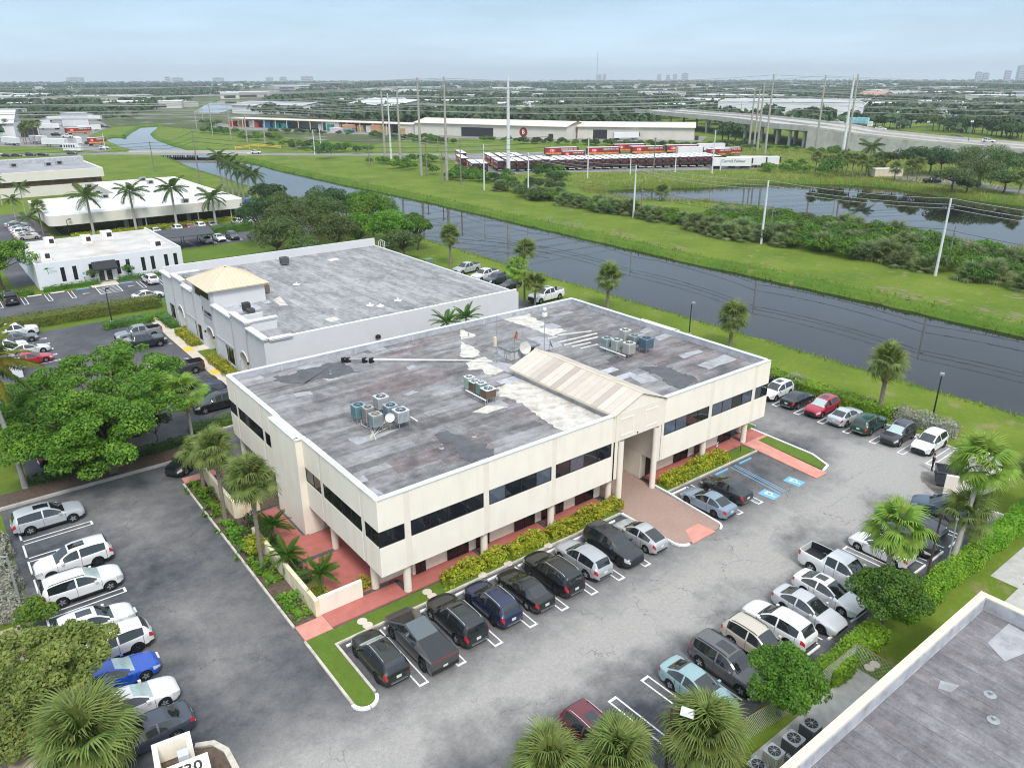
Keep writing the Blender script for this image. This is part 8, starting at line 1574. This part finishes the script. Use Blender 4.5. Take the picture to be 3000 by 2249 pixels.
trailer(*G('d', 1080, 235), math.atan2(dirv[1], dirv[0]), 'white', 'plain white trailer in the middle of the yard', ln=.8); trailer(*G('d', 1330, 190), math.atan2(dirv[1], dirv[0]), 'white', 'plain white trailer by the back fence', ln=.9)
rzF = math.atan2(dirv[1], dirv[0])-.25
trailer(*G('d', 1570, 382), rzF, 'fulmer', 'white trailer lettered along its side at the yard end'); trailer(*(np.array(G('d', 1740, 368))), rzF, 'white', 'white trailer with open dark end beside the lettered one'); trailer(*(np.array(G('d', 1900, 362))), rzF, 'white', 'last white trailer at the yard end')
for i, (k, x, y, a_, kd, lb) in enumerate((('e', 150, 600, 1.9, 'white', 'grey trailer seen end-on in the industrial yard'), ('e', 510, 580, 1.9, 'white', 'pale trailer beneath the palms of the industrial yard'), ('e', 720, 620, 2.2, 'white', 'pale trailer near the yard entrance'), ('e', 1020, 460, .2, 'cbi', 'red trailer beside the striped hoppers'), ('e', 1160, 425, .2, 'white', 'white trailer on the water side of the yard'), ('e', 1020, 600, 1.5, 'white', 'pale trailer on the yard road'), ('e', 1260, 605, .0, 'cbi', 'small red box truck body near the bridge'), ('e', 640, 400, 2.6, 'white', 'grey trailer beside the loading dock'), ('e', 740, 290, .2, 'white', 'white trailer behind the batching block'), ('e', 1110, 260, 2.4, 'white', 'white trailer at the back of the yard'), ('e', 1210, 285, 2.4, 'white', 'second white trailer at the back of the yard'), ('e', 520, 345, .3, 'white', 'long white trailer beside the dock'))):
    trailer(*G(k, x, y), a_, kd, lb, ln=.55 if 'small' in lb else 1.)
for i, (k, x, y, kd, c, lb) in enumerate((('e', 1350, 650, 'suv', WHT, 'white suv by the slim white pole near the bridge'), ('e', 940, 720, 'suv', (.04, .06, .05), 'dark green suv turning at the yard entrance'), ('e', 90, 745, 'sedan', BLK, 'dark car first in the roadside row'), ('e', 220, 742, 'sedan', DGY, 'grey car second in the roadside row'), ('e', 400, 738, 'suv', DGY, 'dark suv in the roadside row'), ('e', 560, 735, 'sedan', BLK, 'dark car last in the roadside row'), ('e', 10, 735, 'sedan', WHT, 'white car at the end of the roadside row'), ('e', 1320, 370, 'pickup', BLK, 'black truck by the water side of the yard'), ('e', 1400, 372, 'sedan', DGY, 'dark car by the water side of the yard'), ('e', 1160, 590, 'suv', DGY, 'dark pickup beside the small red box truck'), ('e', 880, 500, 'pickup', WHT, 'white tractor unit before the striped hoppers'), ('e', 740, 480, 'pickup', BLK, 'black tractor unit in the middle of the yard'), ('e', 740, 355, 'pickup', WHT, 'white truck below the batching block'), ('e', 1100, 340, 'pickup', BLK, 'black truck right of the batching block'), ('B', 370, 738, 'suv', WHT, 'white suv crossing the canal bridge approach'))):
    car(kd, *G(k, x, y, .1), R(-42) if i != 0 else R(-20), c, lb, z=.06, detail=0, scale=1.0 if kd != 'pickup' else 1.15)
bt = empty('white_truck', (*G('e', 950, 690), .06), R(-40), 'white box truck with dark side windows at the yard entrance', 'truck'); B().box(-4, 2.6, -1.2, 1.2, .9, 4.0).obj('box_body', TWH, bt); B().box(2.7, 4.6, -1.15, 1.15, .7, 2.8).obj('cab', TWH, bt)
for i in range(5): B().box(-3.4+i*1.15, -2.7+i*1.15, -1.23, -1.205, 2.2, 3.4).obj('window', DARKO, bt)
for sx in (-2.6, 3.4):
    for s in (-1, 1): link('wheel', WH['pickup'][0], bt, (sx, s*1.0, .42))
for k, x, y, a_, lb in (('B', 1830, 600, -.9, 'white box truck nosed out of the shed bay'), ('B', 1940, 605, -.3, 'white box truck parked along the shed'), ('C', 1040, 625, .6, 'white box truck before the second shed')):
    r_ = empty('white_truck', (*G(k, x, y), .04), a_, lb, 'truck'); B().box(-3.6, 2.4, -1.25, 1.25, 1.0, 4.0).obj('box_body', TWH, r_); B().box(2.5, 4.4, -1.15, 1.15, .6, 2.7).obj('cab', TWH, r_); B().box(4.1, 4.42, -1.05, 1.05, 1.6, 2.5).obj('windscreen', GLASSK, r_)
    for sx in (-2.4, 3.3):
        for s in (-1, 1): link('wheel', WH['pickup'][0], r_, (sx, s*1.0, .42))
wt_ = trailer(*G('C', 1310, 640), math.atan2(dirv[1], dirv[0]), 'white', 'long white trailer along the second shed')
for k, x, y, h in (('e', 110, 500, 5.5), ('e', 320, 590, 5), ('e', 345, 590, 6), ('e', 400, 590, 7), ('e', 470, 600, 7.5), ('e', 540, 560, 7)): cabbage(*G(k, x, y), h+3, 'cabbage palm in the strip before the industrial yard', 'palms of the industrial yard')
# ---- overpass
ov = empty('highway_overpass', (339, 185, 0), 0, 'concrete highway overpass with parapets on round piers and a walled ramp', 'bridge'); NEAR = [(*G('C', 1380, 425, 9.7), 9.7), (*G('C', 1530, 443, 9.7), 9.7), (*G('D', 0, 480, 9.7), 9.7), (*G('D', 200, 503, 9.7), 9.7), (*G('D', 430, 535, 9.7), 9.7), (*G('D', 640, 700), 9.6)]+[(*G('D', x, y), top_z('D', x, y, 'D', yt)) for x, y, yt in ((1000, 719, 606), (1500, 745, 660), (2212, 785, 722))]; NEAR.append((NEAR[-1][0]*2-NEAR[-2][0], NEAR[-1][1]*2-NEAR[-2][1], 2.))
def ovp(b, nm, m): b.v = [(v[0]-339, v[1]-185, v[2]) for v in b.v]; return b.obj(nm, m, ov)
def off(p, d, i):
    a_, c_ = NEAR[max(0, i-1)], NEAR[min(len(NEAR)-1, i+1)]; dx, dy = c_[0]-a_[0], c_[1]-a_[1]; l = math.hypot(dx, dy); nx, ny = -dy/l, dx/l
    return (p[0]+nx*d, p[1]+ny*d)
OVC = mat('overpass_concrete', (.50, .47, .42), .85, var=.08, scale=.3, dirt=((.25, .24, .22), .25, .6)); OVP = mat('overpass_pavement', (.40, .385, .36), .85, var=.08, scale=.1); OVW = mat('ramp_wall', (.44, .43, .40), .85, var=.12, scale=.3, dirt=((.24, .24, .23), .2, .8, (1, 1, .4)))
def ribbon(d0, d1, z0, z1, nm, m, i0=0, i1=len(NEAR)):
    for i in range(i0, i1-1):
        b = B(); P, Q = NEAR[i], NEAR[i+1]; a0, a1, c0, c1 = off(P, d0, i), off(P, d1, i), off(Q, d0, i+1), off(Q, d1, i+1)
        lo = lambda p, z, dz: (p[0], p[1], max(.02, z+dz)); v = [lo(a0, P[2], z0), lo(a1, P[2], z0), lo(c1, Q[2], z0), lo(c0, Q[2], z0), lo(a0, P[2], z1), lo(a1, P[2], z1), lo(c1, Q[2], z1), lo(c0, Q[2], z1)]
        b.v = v; b.f = [(0, 1, 2, 3), (7, 6, 5, 4), (0, 4, 5, 1), (1, 5, 6, 2), (2, 6, 7, 3), (3, 7, 4, 0)]; b.m = [0]*6; ovp(b, nm, m)
WD = 36
sgn_ = 1 if off(NEAR[5], 1, 5)[0] > NEAR[5][0] else -1
ribbon(0, sgn_*WD, -1.2, 0, 'deck_slab', OVP); ribbon(-sgn_*.2, sgn_*.4, 0.004, 1.0, 'parapet', OVC); ribbon(sgn_*(WD-.4), sgn_*(WD+.2), .004, 1.0, 'parapet', OVC); ribbon(sgn_*(WD/2-.3), sgn_*(WD/2+.3), .004, .85, 'median_barrier', OVC); ribbon(-sgn_*.3, sgn_*.1, -1.6, .002, 'fascia_girder', OVC, 0, 6)
for i in range(5, len(NEAR)-1):
    for j in range(6):
        P, Q = NEAR[i], NEAR[i+1]; f0, f1 = j/6, (j+1)/6; p = [P[k]+(Q[k]-P[k])*f0 for k in range(3)]; q = [P[k]+(Q[k]-P[k])*f1 for k in range(3)]; b = B(); b.strip([(p[0], p[1]), (q[0], q[1])], (.25+.03*(j % 2), .25+.03*(j % 2)), 0, max(.1, (p[2]+q[2])/2-.05)); ovp(b, 'wall_panel', OVW)
for i in range(5): b = B(); a0, a1 = off(NEAR[5], 0, 5), off(NEAR[5], sgn_*WD, 5); t0, t1 = i/5, (i+1)/5; b.strip([(a0[0]+(a1[0]-a0[0])*t0, a0[1]+(a1[1]-a0[1])*t0), (a0[0]+(a1[0]-a0[0])*t1, a0[1]+(a1[1]-a0[1])*t1)], (.3, .3), 0, 8.3); ovp(b, 'abutment_panel', OVW)
for i, (P, f) in enumerate(((4, .75), (4, .3), (3, .9), (3, .45), (2, .9), (2, .4), (1, .8), (1, .2))):
    a_, c_ = NEAR[P], NEAR[P+1]; m_ = (a_[0]+(c_[0]-a_[0])*f, a_[1]+(c_[1]-a_[1])*f); zt_ = a_[2]+(c_[2]-a_[2])*f-1.2
    for dd in (3, 13, 23, 33): o_ = off(m_, sgn_*dd, P); ovp(B().tube([(*o_, 0), (*o_, zt_-1)], .75, 10), 'pier', OVC)
    o0, o1 = off(m_, sgn_*1, P), off(m_, sgn_*35, P); ovp(B().strip([o0, o1], (.9, .9), zt_-1.2, zt_-.01), 'pier_cap', OVC)
for k, x, y, kd, c, lb in (('D', 865, 528, 'pickup', (.6, .55, .45), 'cream pickup driving over the overpass'), ('D', 1180, 570, 'sedan', WHT, 'white car on the ramp behind the blue truck'), ('D', 1750, 632, 'sedan', (.02, .03, .09), 'dark blue car coming down the ramp'), ('D', 1955, 660, 'suv', WHT, 'white suv at the bottom of the ramp')):
    zz = float(np.interp(x, [640, 1000, 1500, 2212], [q[2] for q in NEAR[5:9]])); car(kd, *G(k, x, y, zz), R(-78), c, lb, z=zz, detail=0, scale=1.25)
zz = NEAR[6][2]; tkx = empty('box_truck', (*G('D', 1030, 548, zz), zz), R(-80), 'box truck with sky-blue painted side on the ramp', 'truck'); B().box(-6.5, 4, -1.3, 1.3, 1.0, 5.0).obj('box_body', mat('sky_graphic', (.30, .55, .62), .5, var=.3, scale=.5), tkx); B().box(4.1, 6.2, -1.2, 1.2, .6, 3.2).obj('cab', TWH, tkx); B().box(-6.5, 4, -1.33, -1.302, 1.0, 2.0).obj('side_graphic', mat('skyline_graphic', (.12, .14, .15), .6, var=.4), tkx)
for sx in (-5, 4.8):
    for s in (-1, 1): link('wheel', WH['pickup'][0], tkx, (sx, s*1.0, .42))
GRNP = mat('green_lamp_post', (.08, .20, .15), .6)
for k, x, y, yt in (('D', 1285, 555, 430), ('D', 1510, 590, 500), ('D', 1815, 625, 495), ('D', 415, 500, 395), ('D', 170, 470, 375), ('D', 770, 520, 390)):
    zz = 6.; gx, gy = G(k, x, y, zz); h = top_z(k, x, y, k, yt, zz)-zz; r_ = empty('double_lamp', (gx, gy, zz), R(10), 'green double-headed street lamp beside the overpass', 'street lamp', 'green lamps of the overpass'); B().tube([(0, 0, -zz), (0, 0, h)], [.25, .12], 7).obj('pole', GRNP, r_); B().tube([(-1.4, 0, h-.3), (0, 0, h), (1.4, 0, h-.3)], .09, 6).obj('arm', GRNP, r_)
    for s in (-1.4, 1.4): B().lathe([(.001, h-.3), (.3, h-.5), (.34, h-1.0), (.001, h-1.1)], 8, (s, 0)).obj('lamp_head', WHITEP, r_)
sheet('park_road', [[G('D', 1270, 895), G('D', 1530, 885), G('D', 1700, 900), G('D', 2212, 1000), G('D', 2212, 1030), G('D', 1850, 985), G('D', 1500, 945), G('D', 1290, 935)]], .03, ASPHF)
car('pickup', *G('D', 1550, 950), R(-40), BLK, 'dark pickup on the park road across the pond', detail=0); ut = empty('utility_container', (*G('D', 1220, 905), 0), R(-35), 'long cream cabinet on the lawn across the pond', 'container'); B().box(-5, 5, -1.4, 1.4, .2, 2.8).obj('casing', mat('container_cream', (.62, .52, .40), .7), ut); B().box(-4.8, 4.8, -1.2, 1.2, 0, .2).obj('base', CONC, ut); B().box(-5.1, 5.1, -1.5, 1.5, 2.8, 2.95).obj('roof', WHITEP, ut)
yf = empty('yellow_barrier', (*G('B', 220, 712), .05), 0, 'yellow pipe gate on the grass beyond the bridge', 'barrier')
q0, q1, q2 = (np.array(G('B', 220, 712)), np.array(G('B', 390, 700)), np.array(G('B', 545, 705))); d1, d2 = q1-q0, q2-q0
for z in (.7, 1.3): B().tube([(0, 0, z), (*d1, z+.6), (*d2, z)], .13, 6).obj('pipe', YELL, yf)
for d_ in ((0, 0), d1*.6, d1, d2): B().tube([(*d_, 0), (*d_, 2.0)], .14, 6).obj('post', YELL, yf)
# ---- poles and wires
def pole(k, x, y, yt, label, group, r0, r1, m, arms=0, kt=None, name='utility_pole'):
    gx, gy = G(k, x, y); h = top_z(k, x, y, kt or k, yt); r_ = empty(name, (gx, gy, 0), 0, label, 'pole', group); B().tube([(0, 0, 0), (0, 0, h)], [r0, r1], 8).obj('shaft', m, r_, 50)
    for j in range(arms): B().box(-.9, .9, -.06, .06, h-.5-j*1.0, h-.36-j*1.0).obj('crossarm', WOODP if m == WOODP else STEEL, r_); [B().lathe([(.06, h-.36-j), (.09, h-.25-j), (.04, h-.12-j), (.001, h-.1-j)], 6, (sx, 0)).obj('insulator', GREYM, r_) for sx in (-.8, 0.3, .8)]
    if arms == 0: B().box(-.12, .12, -.7, .1, h-1.4, h-1.3).obj('bracket', STEEL, r_)
    return gx, gy, h
TL = 'tall tapered grey transmission pole beyond the canal'; TG = 'transmission poles beyond the canal'; BP = []
for k, x, y, yt in (('B', 1300, 798, 255), ('B', 1412, 820, 255), ('B', 1560, 895, 190), ('B', 1745, 930, 185)): BP.append(pole(k, x, y, yt, TL, TG, .55, .28, CPOLE, name='transmission_pole'))
BP.append(pole('B', 1342, 776, 305, 'slimmer pale steel pole among the grey transmission poles', None, .5, .25, CPOLEW, name='transmission_pole')); b3 = pole('B', 2186, 890, 185, 'thick pale pole with a grey sleeve in front of the food trailers', None, .75, .42, CPOLEW, name='transmission_pole')
RP = [pole('D', x, y, yt, 'tall brown-grey transmission pole beside the overpass', 'transmission poles by the overpass', .6, .3, CPOLE, name='transmission_pole') for x, y, yt in ((230, 700, 268), (265, 698, 272), (290, 718, 228), (345, 745, 165), (710, 718, 172), (932, 735, 166))]; RP.append(pole('D', 905, 742, 170, 'silver steel transmission pole before the ramp wall', None, .75, .4, CPOLEW, name='transmission_pole'))
WP = [pole(k, x, y, yt, 'white concrete pole in the line along the far bank', 'white poles along the far bank', .26, .17, CPOLEW, kt=kt) for k, x, y, yt, kt in (('B', 2012, 1000, 670, None), ('C', 608, 1060, 730, None), ('C', 1365, 1198, 822, None), ('D', 318, 1387, 932, None), ('H', 1535, 410, 1062, 'D'))]
for k, x, y, yt, kt in (('C', 1418, 1190, 965, None), ('D', 378, 1352, 1105, None), ('H', 1630, 320, 1258, 'D')): pole(k, x, y, yt, 'short weathered wooden pole beside the thicket', 'short wooden poles in the thicket', .16, .12, WOODP, kt=kt)
for k, x, y, yt in (('C', 1035, 915, 592), ('C', 1930, 886, 568), ('C', 1342, 882, 742), ('C', 1665, 876, 737), ('C', 1990, 862, 772), ('B', 793, 748, 568), ('B', 840, 732, 556)): pole(k, x, y, yt, 'slim pale pole along the edge of the trailer yard', 'slim pale poles by the trailer yard', .25, .16, CPOLEW)
for k, x, y, yt in (('C', 1508, 896, 622), ('B', 1712, 956, 738), ('B', 1188, 832, 652), ('B', 1600, 902, 666), ('B', 1678, 725, 622), ('B', 660, 720, 600), ('B', 1845, 962, 632)): pole(k, x, y, yt, 'wooden pole in the scrub before the trailer yard', 'wooden poles before the trailer yard', .25, .16, WOODP, 1 if y > 880 else 0)
wa = pole('A', 1335, 1042, 782, 'leaning wooden utility pole left of the bridge', None, .22, .14, WOODP, 1); wb_ = pole('A', 1728, 1155, 682, 'tall dark wooden utility pole at the canal bank', None, .26, .15, WOODP, 1); pole('A', 912, 858, 715, 'slim white pole by the parked white suv', None, .22, .14, CPOLEW)
for k, x, y, yt in (('A', 1705, 690, 505), ('A', 1840, 735, 445), ('A', 2000, 760, 520), ('A', 2140, 790, 540), ('A', 1755, 600, 480), ('A', 450, 555, 495), ('A', 490, 552, 490), ('B', 190, 635, 470), ('B', 305, 655, 470), ('B', 437, 675, 520), ('B', 58, 610, 480), ('B', 40, 470, 370), ('B', 150, 350, 300), ('B', 260, 285, 250)): pole(k, x, y, yt, 'slim pole in the line running up the canal', 'poles running up the canal', .3, .18, CPOLE)
def wire(pts, label, group, r_=.03, sag=.03, m=None, n=8):
    P = []
    for (a_, c_) in zip(pts[:-1], pts[1:]):
        l = math.dist(a_, c_)
        for j in range(n): t_ = j/n; P.append(tuple(a_[i]+(c_[i]-a_[i])*t_-(4*sag*l*t_*(1-t_) if i == 2 else 0) for i in range(3)))
    P.append(pts[-1]); b = B().tube(P, r_*1.7, 4); o = b.obj('overhead_wire', m or WIRE); return tag(o, label, 'wire', group)
ext = [(WP[0][0]+1, WP[0][1]+55, WP[0][2])]+list(WP)+[(121, -18, 13.2), (121, -60, 13.2)]
for dz, r_ in ((0, .028), (-1.0, .03), (-1.7, .03)): wire([(x+.3, y, h+dz) for x, y, h in ext], 'pale wire strung along the white poles of the far bank', 'wires on the white poles', r_, .018)
for dz in (-5.2, -6.6): wire([(x+.2, y, h+dz) for x, y, h in ext], 'low cable strung along the white poles of the far bank', 'cables on the white poles', .025, .022, WIRED)
# transmission spans: overpass poles - mid poles - away to the left
for j, dz in enumerate((-.4, -3.2, -6.0, -8.8)):
    for q, (rp, bp) in enumerate(((RP[4], BP[3]), (RP[3], BP[2]), (RP[2], BP[1]), (RP[0], BP[0]))):
        fx_, fy_ = bp[0]-190-20*q, bp[1]+150+30*q; wire([(rp[0]+330, rp[1]-250, rp[2]+dz), (rp[0], rp[1], rp[2]+dz), (bp[0], bp[1], bp[2]+dz), (fx_, fy_, bp[2]+dz), (fx_-260, fy_+190, bp[2]+dz)], 'long high-voltage conductor crossing above the canal', 'high-voltage conductors', .045, .012)
for dz in (-.5, -2.2, -3.5): wire([(wb_[0]+75, wb_[1]-90, wb_[2]+dz), (wb_[0], wb_[1], wb_[2]+dz), (wa[0], wa[1], wa[2]+dz*.7), (wa[0]-130, wa[1]+95, wa[2]+dz*.7)], 'street wire carried by the two wooden utility poles', 'street wires by the bridge', .035, .02, WIRED)
# ---- skyline on the horizon
SKYM = mat('tower_block', (.42, .43, .45), .8, var=.1, scale=.05)
for k, x, w_, yt, d in (('C', 1120, 32, 168, 6500), ('C', 1158, 22, 166, 6500), ('C', 1552, 26, 168, 6500), ('C', 1615, 24, 174, 6500), ('C', 1666, 26, 168, 6500), ('C', 1738, 40, 160, 6200), ('D', 1885, 28, 150, 6000), ('D', 1938, 30, 157, 6000), ('D', 2095, 30, 140, 6000), ('D', 2198, 44, 105, 6000), ('B', 460, 40, 190, 6500), ('B', 730, 70, 182, 6500), ('B', 560, 40, 188, 6500), ('A', 1435, 28, 222, 6500), ('A', 1515, 60, 230, 6500), ('A', 620, 80, 228, 6800), ('A', 1870, 60, 230, 6800)):
    x_, y_, _ = at_dist(k, x, 205, d); zt_ = at_dist(k, x, yt, d)[2]; wm_ = w_*.4/FPX*d; r_ = empty('distant_tower', (x_, y_, 0), -YAW, 'hazy tower block on the horizon', 'building', 'tower blocks on the horizon'); B().box(-wm_/2, wm_/2, 0, wm_*.7, 0, zt_).obj('tower_wall', SKYM, r_); B().box(-wm_*.2, wm_*.2, wm_*.2, wm_*.5, zt_, zt_+5).obj('roof_plant', SKYM, r_)
    g = B(); nr = max(2, int(zt_/12))
    for i in range(nr): g.box(-wm_*.42, wm_*.42, -.4, -.05, (i+.4)*zt_/nr, (i+.7)*zt_/nr)
    g.obj('window_bands', GLASSB, r_)
x_, y_, _ = at_dist('C', 1102, 200, 3000); ht_ = at_dist('C', 1105, 12, 3000)[2]; r_ = empty('radio_mast', (x_, y_, 0), 0, 'thin lattice radio mast rising high above the horizon', 'mast')
for a_ in range(3): B().tube([(1.2*math.cos(a_*2.1), 1.2*math.sin(a_*2.1), 0), (.5*math.cos(a_*2.1), .5*math.sin(a_*2.1), ht_)], .35, 4).obj('leg', STEEL, r_)
for i in range(24): B().box(-.9, .9, -.15, .15, i*ht_/24, i*ht_/24+.5).obj('brace', STEEL, r_)
# ---- trees of the district
FT = []
for i in range(6): FT.append((qmesh('crown', lobes_leaves(blob(5, 5, 3.6, 4.6, 11, 2.1, 60+i), 620, .62), 4, (L_DARK, L_OAK, L_FAR)[i % 3]), B().tube([(0, 0, 0), (.2, .1, 2.5), (0, 0, 5)], [.4, .3, .2], 6).mesh('trunk', BARK)))
bad = [(p, 1.) for p in ([G(*q) for q in (('B', 40, 560), ('B', 40, 500), ('C', 1900, 600), ('C', 1900, 660), ('C', 0, 640))], LOT, YD)]
def blocked(x, y):
    if 60 < x < 112 and y < 420 or (70 < x < 260 and 380 < y < 760): return True
    for p, _ in bad:
        if inside((x, y), p): return True
    for h in holes:
        if inside((x, y), h): return True
    for i in range(len(NEAR)-1):
        a_, c_ = NEAR[i], NEAR[i+1]; l2 = (c_[0]-a_[0])**2+(c_[1]-a_[1])**2; t_ = max(0, min(1, ((x-a_[0])*(c_[0]-a_[0])+(y-a_[1])*(c_[1]-a_[1]))/l2)); px_, py_ = a_[0]+(c_[0]-a_[0])*t_, a_[1]+(c_[1]-a_[1])*t_
        if math.hypot(x-px_-16, y-py_+8) < 30: return True
    for a_, c_, w_ in (((148, 620), (240, 800), 40), ((240, 800), (455, 1340), 55), ((455, 1340), (1340, 3100), 70), ((-60, 432), (179, 268), 16)):
        l2 = (c_[0]-a_[0])**2+(c_[1]-a_[1])**2; t_ = max(0, min(1, ((x-a_[0])*(c_[0]-a_[0])+(y-a_[1])*(c_[1]-a_[1]))/l2))
        if math.hypot(x-a_[0]-(c_[0]-a_[0])*t_, y-a_[1]-(c_[1]-a_[1])*t_) < w_: return True
    return False
def ftree(x, y, s, label, group):
    r_ = empty('district_tree', (x, y, 0), random.uniform(0, 6.28), label, 'tree', group); r_.scale = (s, s, s*random.uniform(.8, 1.15)); c_, t_ = random.choice(FT); link('trunk', t_, r_); link('crown', c_, r_)
rows = [('A', 0, 600, 520, 560, 26, 'behind the industrial yard'), ('A', 280, 520, 900, 540, 30, 'behind the batching block'), ('A', 600, 560, 900, 560, 12, 'on the rise beside the canal bend'), ('A', 40, 470, 350, 480, 16, 'left of the tan warehouse'), ('A', 900, 455, 1060, 460, 5, 'before the tan warehouse'), ('A', 1400, 470, 1660, 480, 9, 'by the cream low building'), ('B', 130, 425, 210, 440, 6, 'at the end of the white warehouse'), ('B', 230, 370, 1000, 390, 22, 'behind the white warehouse'), ('B', 830, 470, 1300, 475, 20, 'before the blue-grey warehouse'), ('B', 1360, 470, 1500, 475, 10, 'right of the blue-grey warehouse'), ('B', 1780, 470, 1980, 480, 8, 'before the cream tilt-up warehouse'), ('C', 580, 490, 900, 490, 16, 'at the corner of the tilt-up warehouse'), ('C', 870, 470, 1350, 480, 20, 'between tilt-up warehouse and overpass'), ('C', 880, 400, 1500, 410, 20, 'in the belt behind the overpass end'), ('C', 1060, 480, 1350, 495, 14, 'at the end of the overpass'), ('D', 500, 480, 830, 490, 16, 'before the huge white warehouse'), ('D', 1050, 540, 1400, 560, 10, 'between the overpass and white depot'), ('D', 1530, 570, 1950, 600, 12, 'behind the green overpass lamps'), ('D', 1950, 600, 2212, 640, 10, 'beyond the foot of the ramp'), ('D', 1120, 400, 1400, 410, 6, 'beside the tall white end block'), ('C', 300, 625, 430, 630, 3, 'in front of the shed with the red logo'), ('C', 1980, 640, 2212, 660, 6, 'under the overpass'), ('B', 2030, 610, 2110, 615, 2, 'beside the white trucks')]
for k, x0, y0, x1, y1, n, lb in rows:
    for i in range(n):
        t_ = (i+random.random())/n; gx, gy = G(k, x0+(x1-x0)*t_, y0+(y1-y0)*t_+random.uniform(-6, 10))
        if not blocked(gx, gy): ftree(gx, gy, random.uniform(.7, 1.3), 'leafy tree '+lb, 'trees '+lb)
# woods that read as one mass to the horizon
wc = []
for i in range(3): wc.append(co_of(qmesh('w', lobes_leaves(blob(6, 6, 3.6, 4.2, 6, 3.2, 90+i), 46, 1.9, aspect=.7), 4, L_FAR)))
V_ = []; cnt = 0
while cnt < 6800:
    az = YAW+random.uniform(-.68, .68); d = 520*math.exp(random.random()*2.66); x, y = O3[0]+math.sin(az)*d, O3[1]+math.cos(az)*d
    if d < 1500 and (blocked(x, y) or random.random() < .1) or blocked(x, y): continue
    rel = (az-YAW)
    if d < 760 and rel > .28 and random.random() < .8: continue
    cnt += 1; s = random.uniform(.7, 1.25)*(1 if d < 2500 else 1.5); a_ = random.uniform(0, 6.28); ca, sa = math.cos(a_), math.sin(a_); V_.append((random.choice(wc) @ np.array([[ca, sa, 0], [-sa, ca, 0], [0, 0, 1]]))*np.array([s*1.2, s*1.2, s])+np.array([x, y, 0]))
tag(link('far_woods', qmesh('far_woods', np.concatenate(V_), 4, L_FAR)), kind='stuff')
# ---- hazy air
hb = B().box(-8900, 8900, -8900, 8900, -3.2, 150).obj('haze', None); hb.data.materials.clear(); m = bpy.data.materials.new('haze_air'); m.use_nodes = True; t = m.node_tree; t.nodes.clear(); pv = N(t, 'ShaderNodeVolumePrincipled'); pv.inputs['Color'].default_value = (.80, .88, .96, 1); pv.inputs['Density'].default_value = .00013; pv.inputs['Anisotropy'].default_value = .2; ou = N(t, 'ShaderNodeOutputMaterial'); t.links.new(pv.outputs[0], ou.inputs['Volume']); hb.data.materials.append(m); tag(hb, kind='stuff')
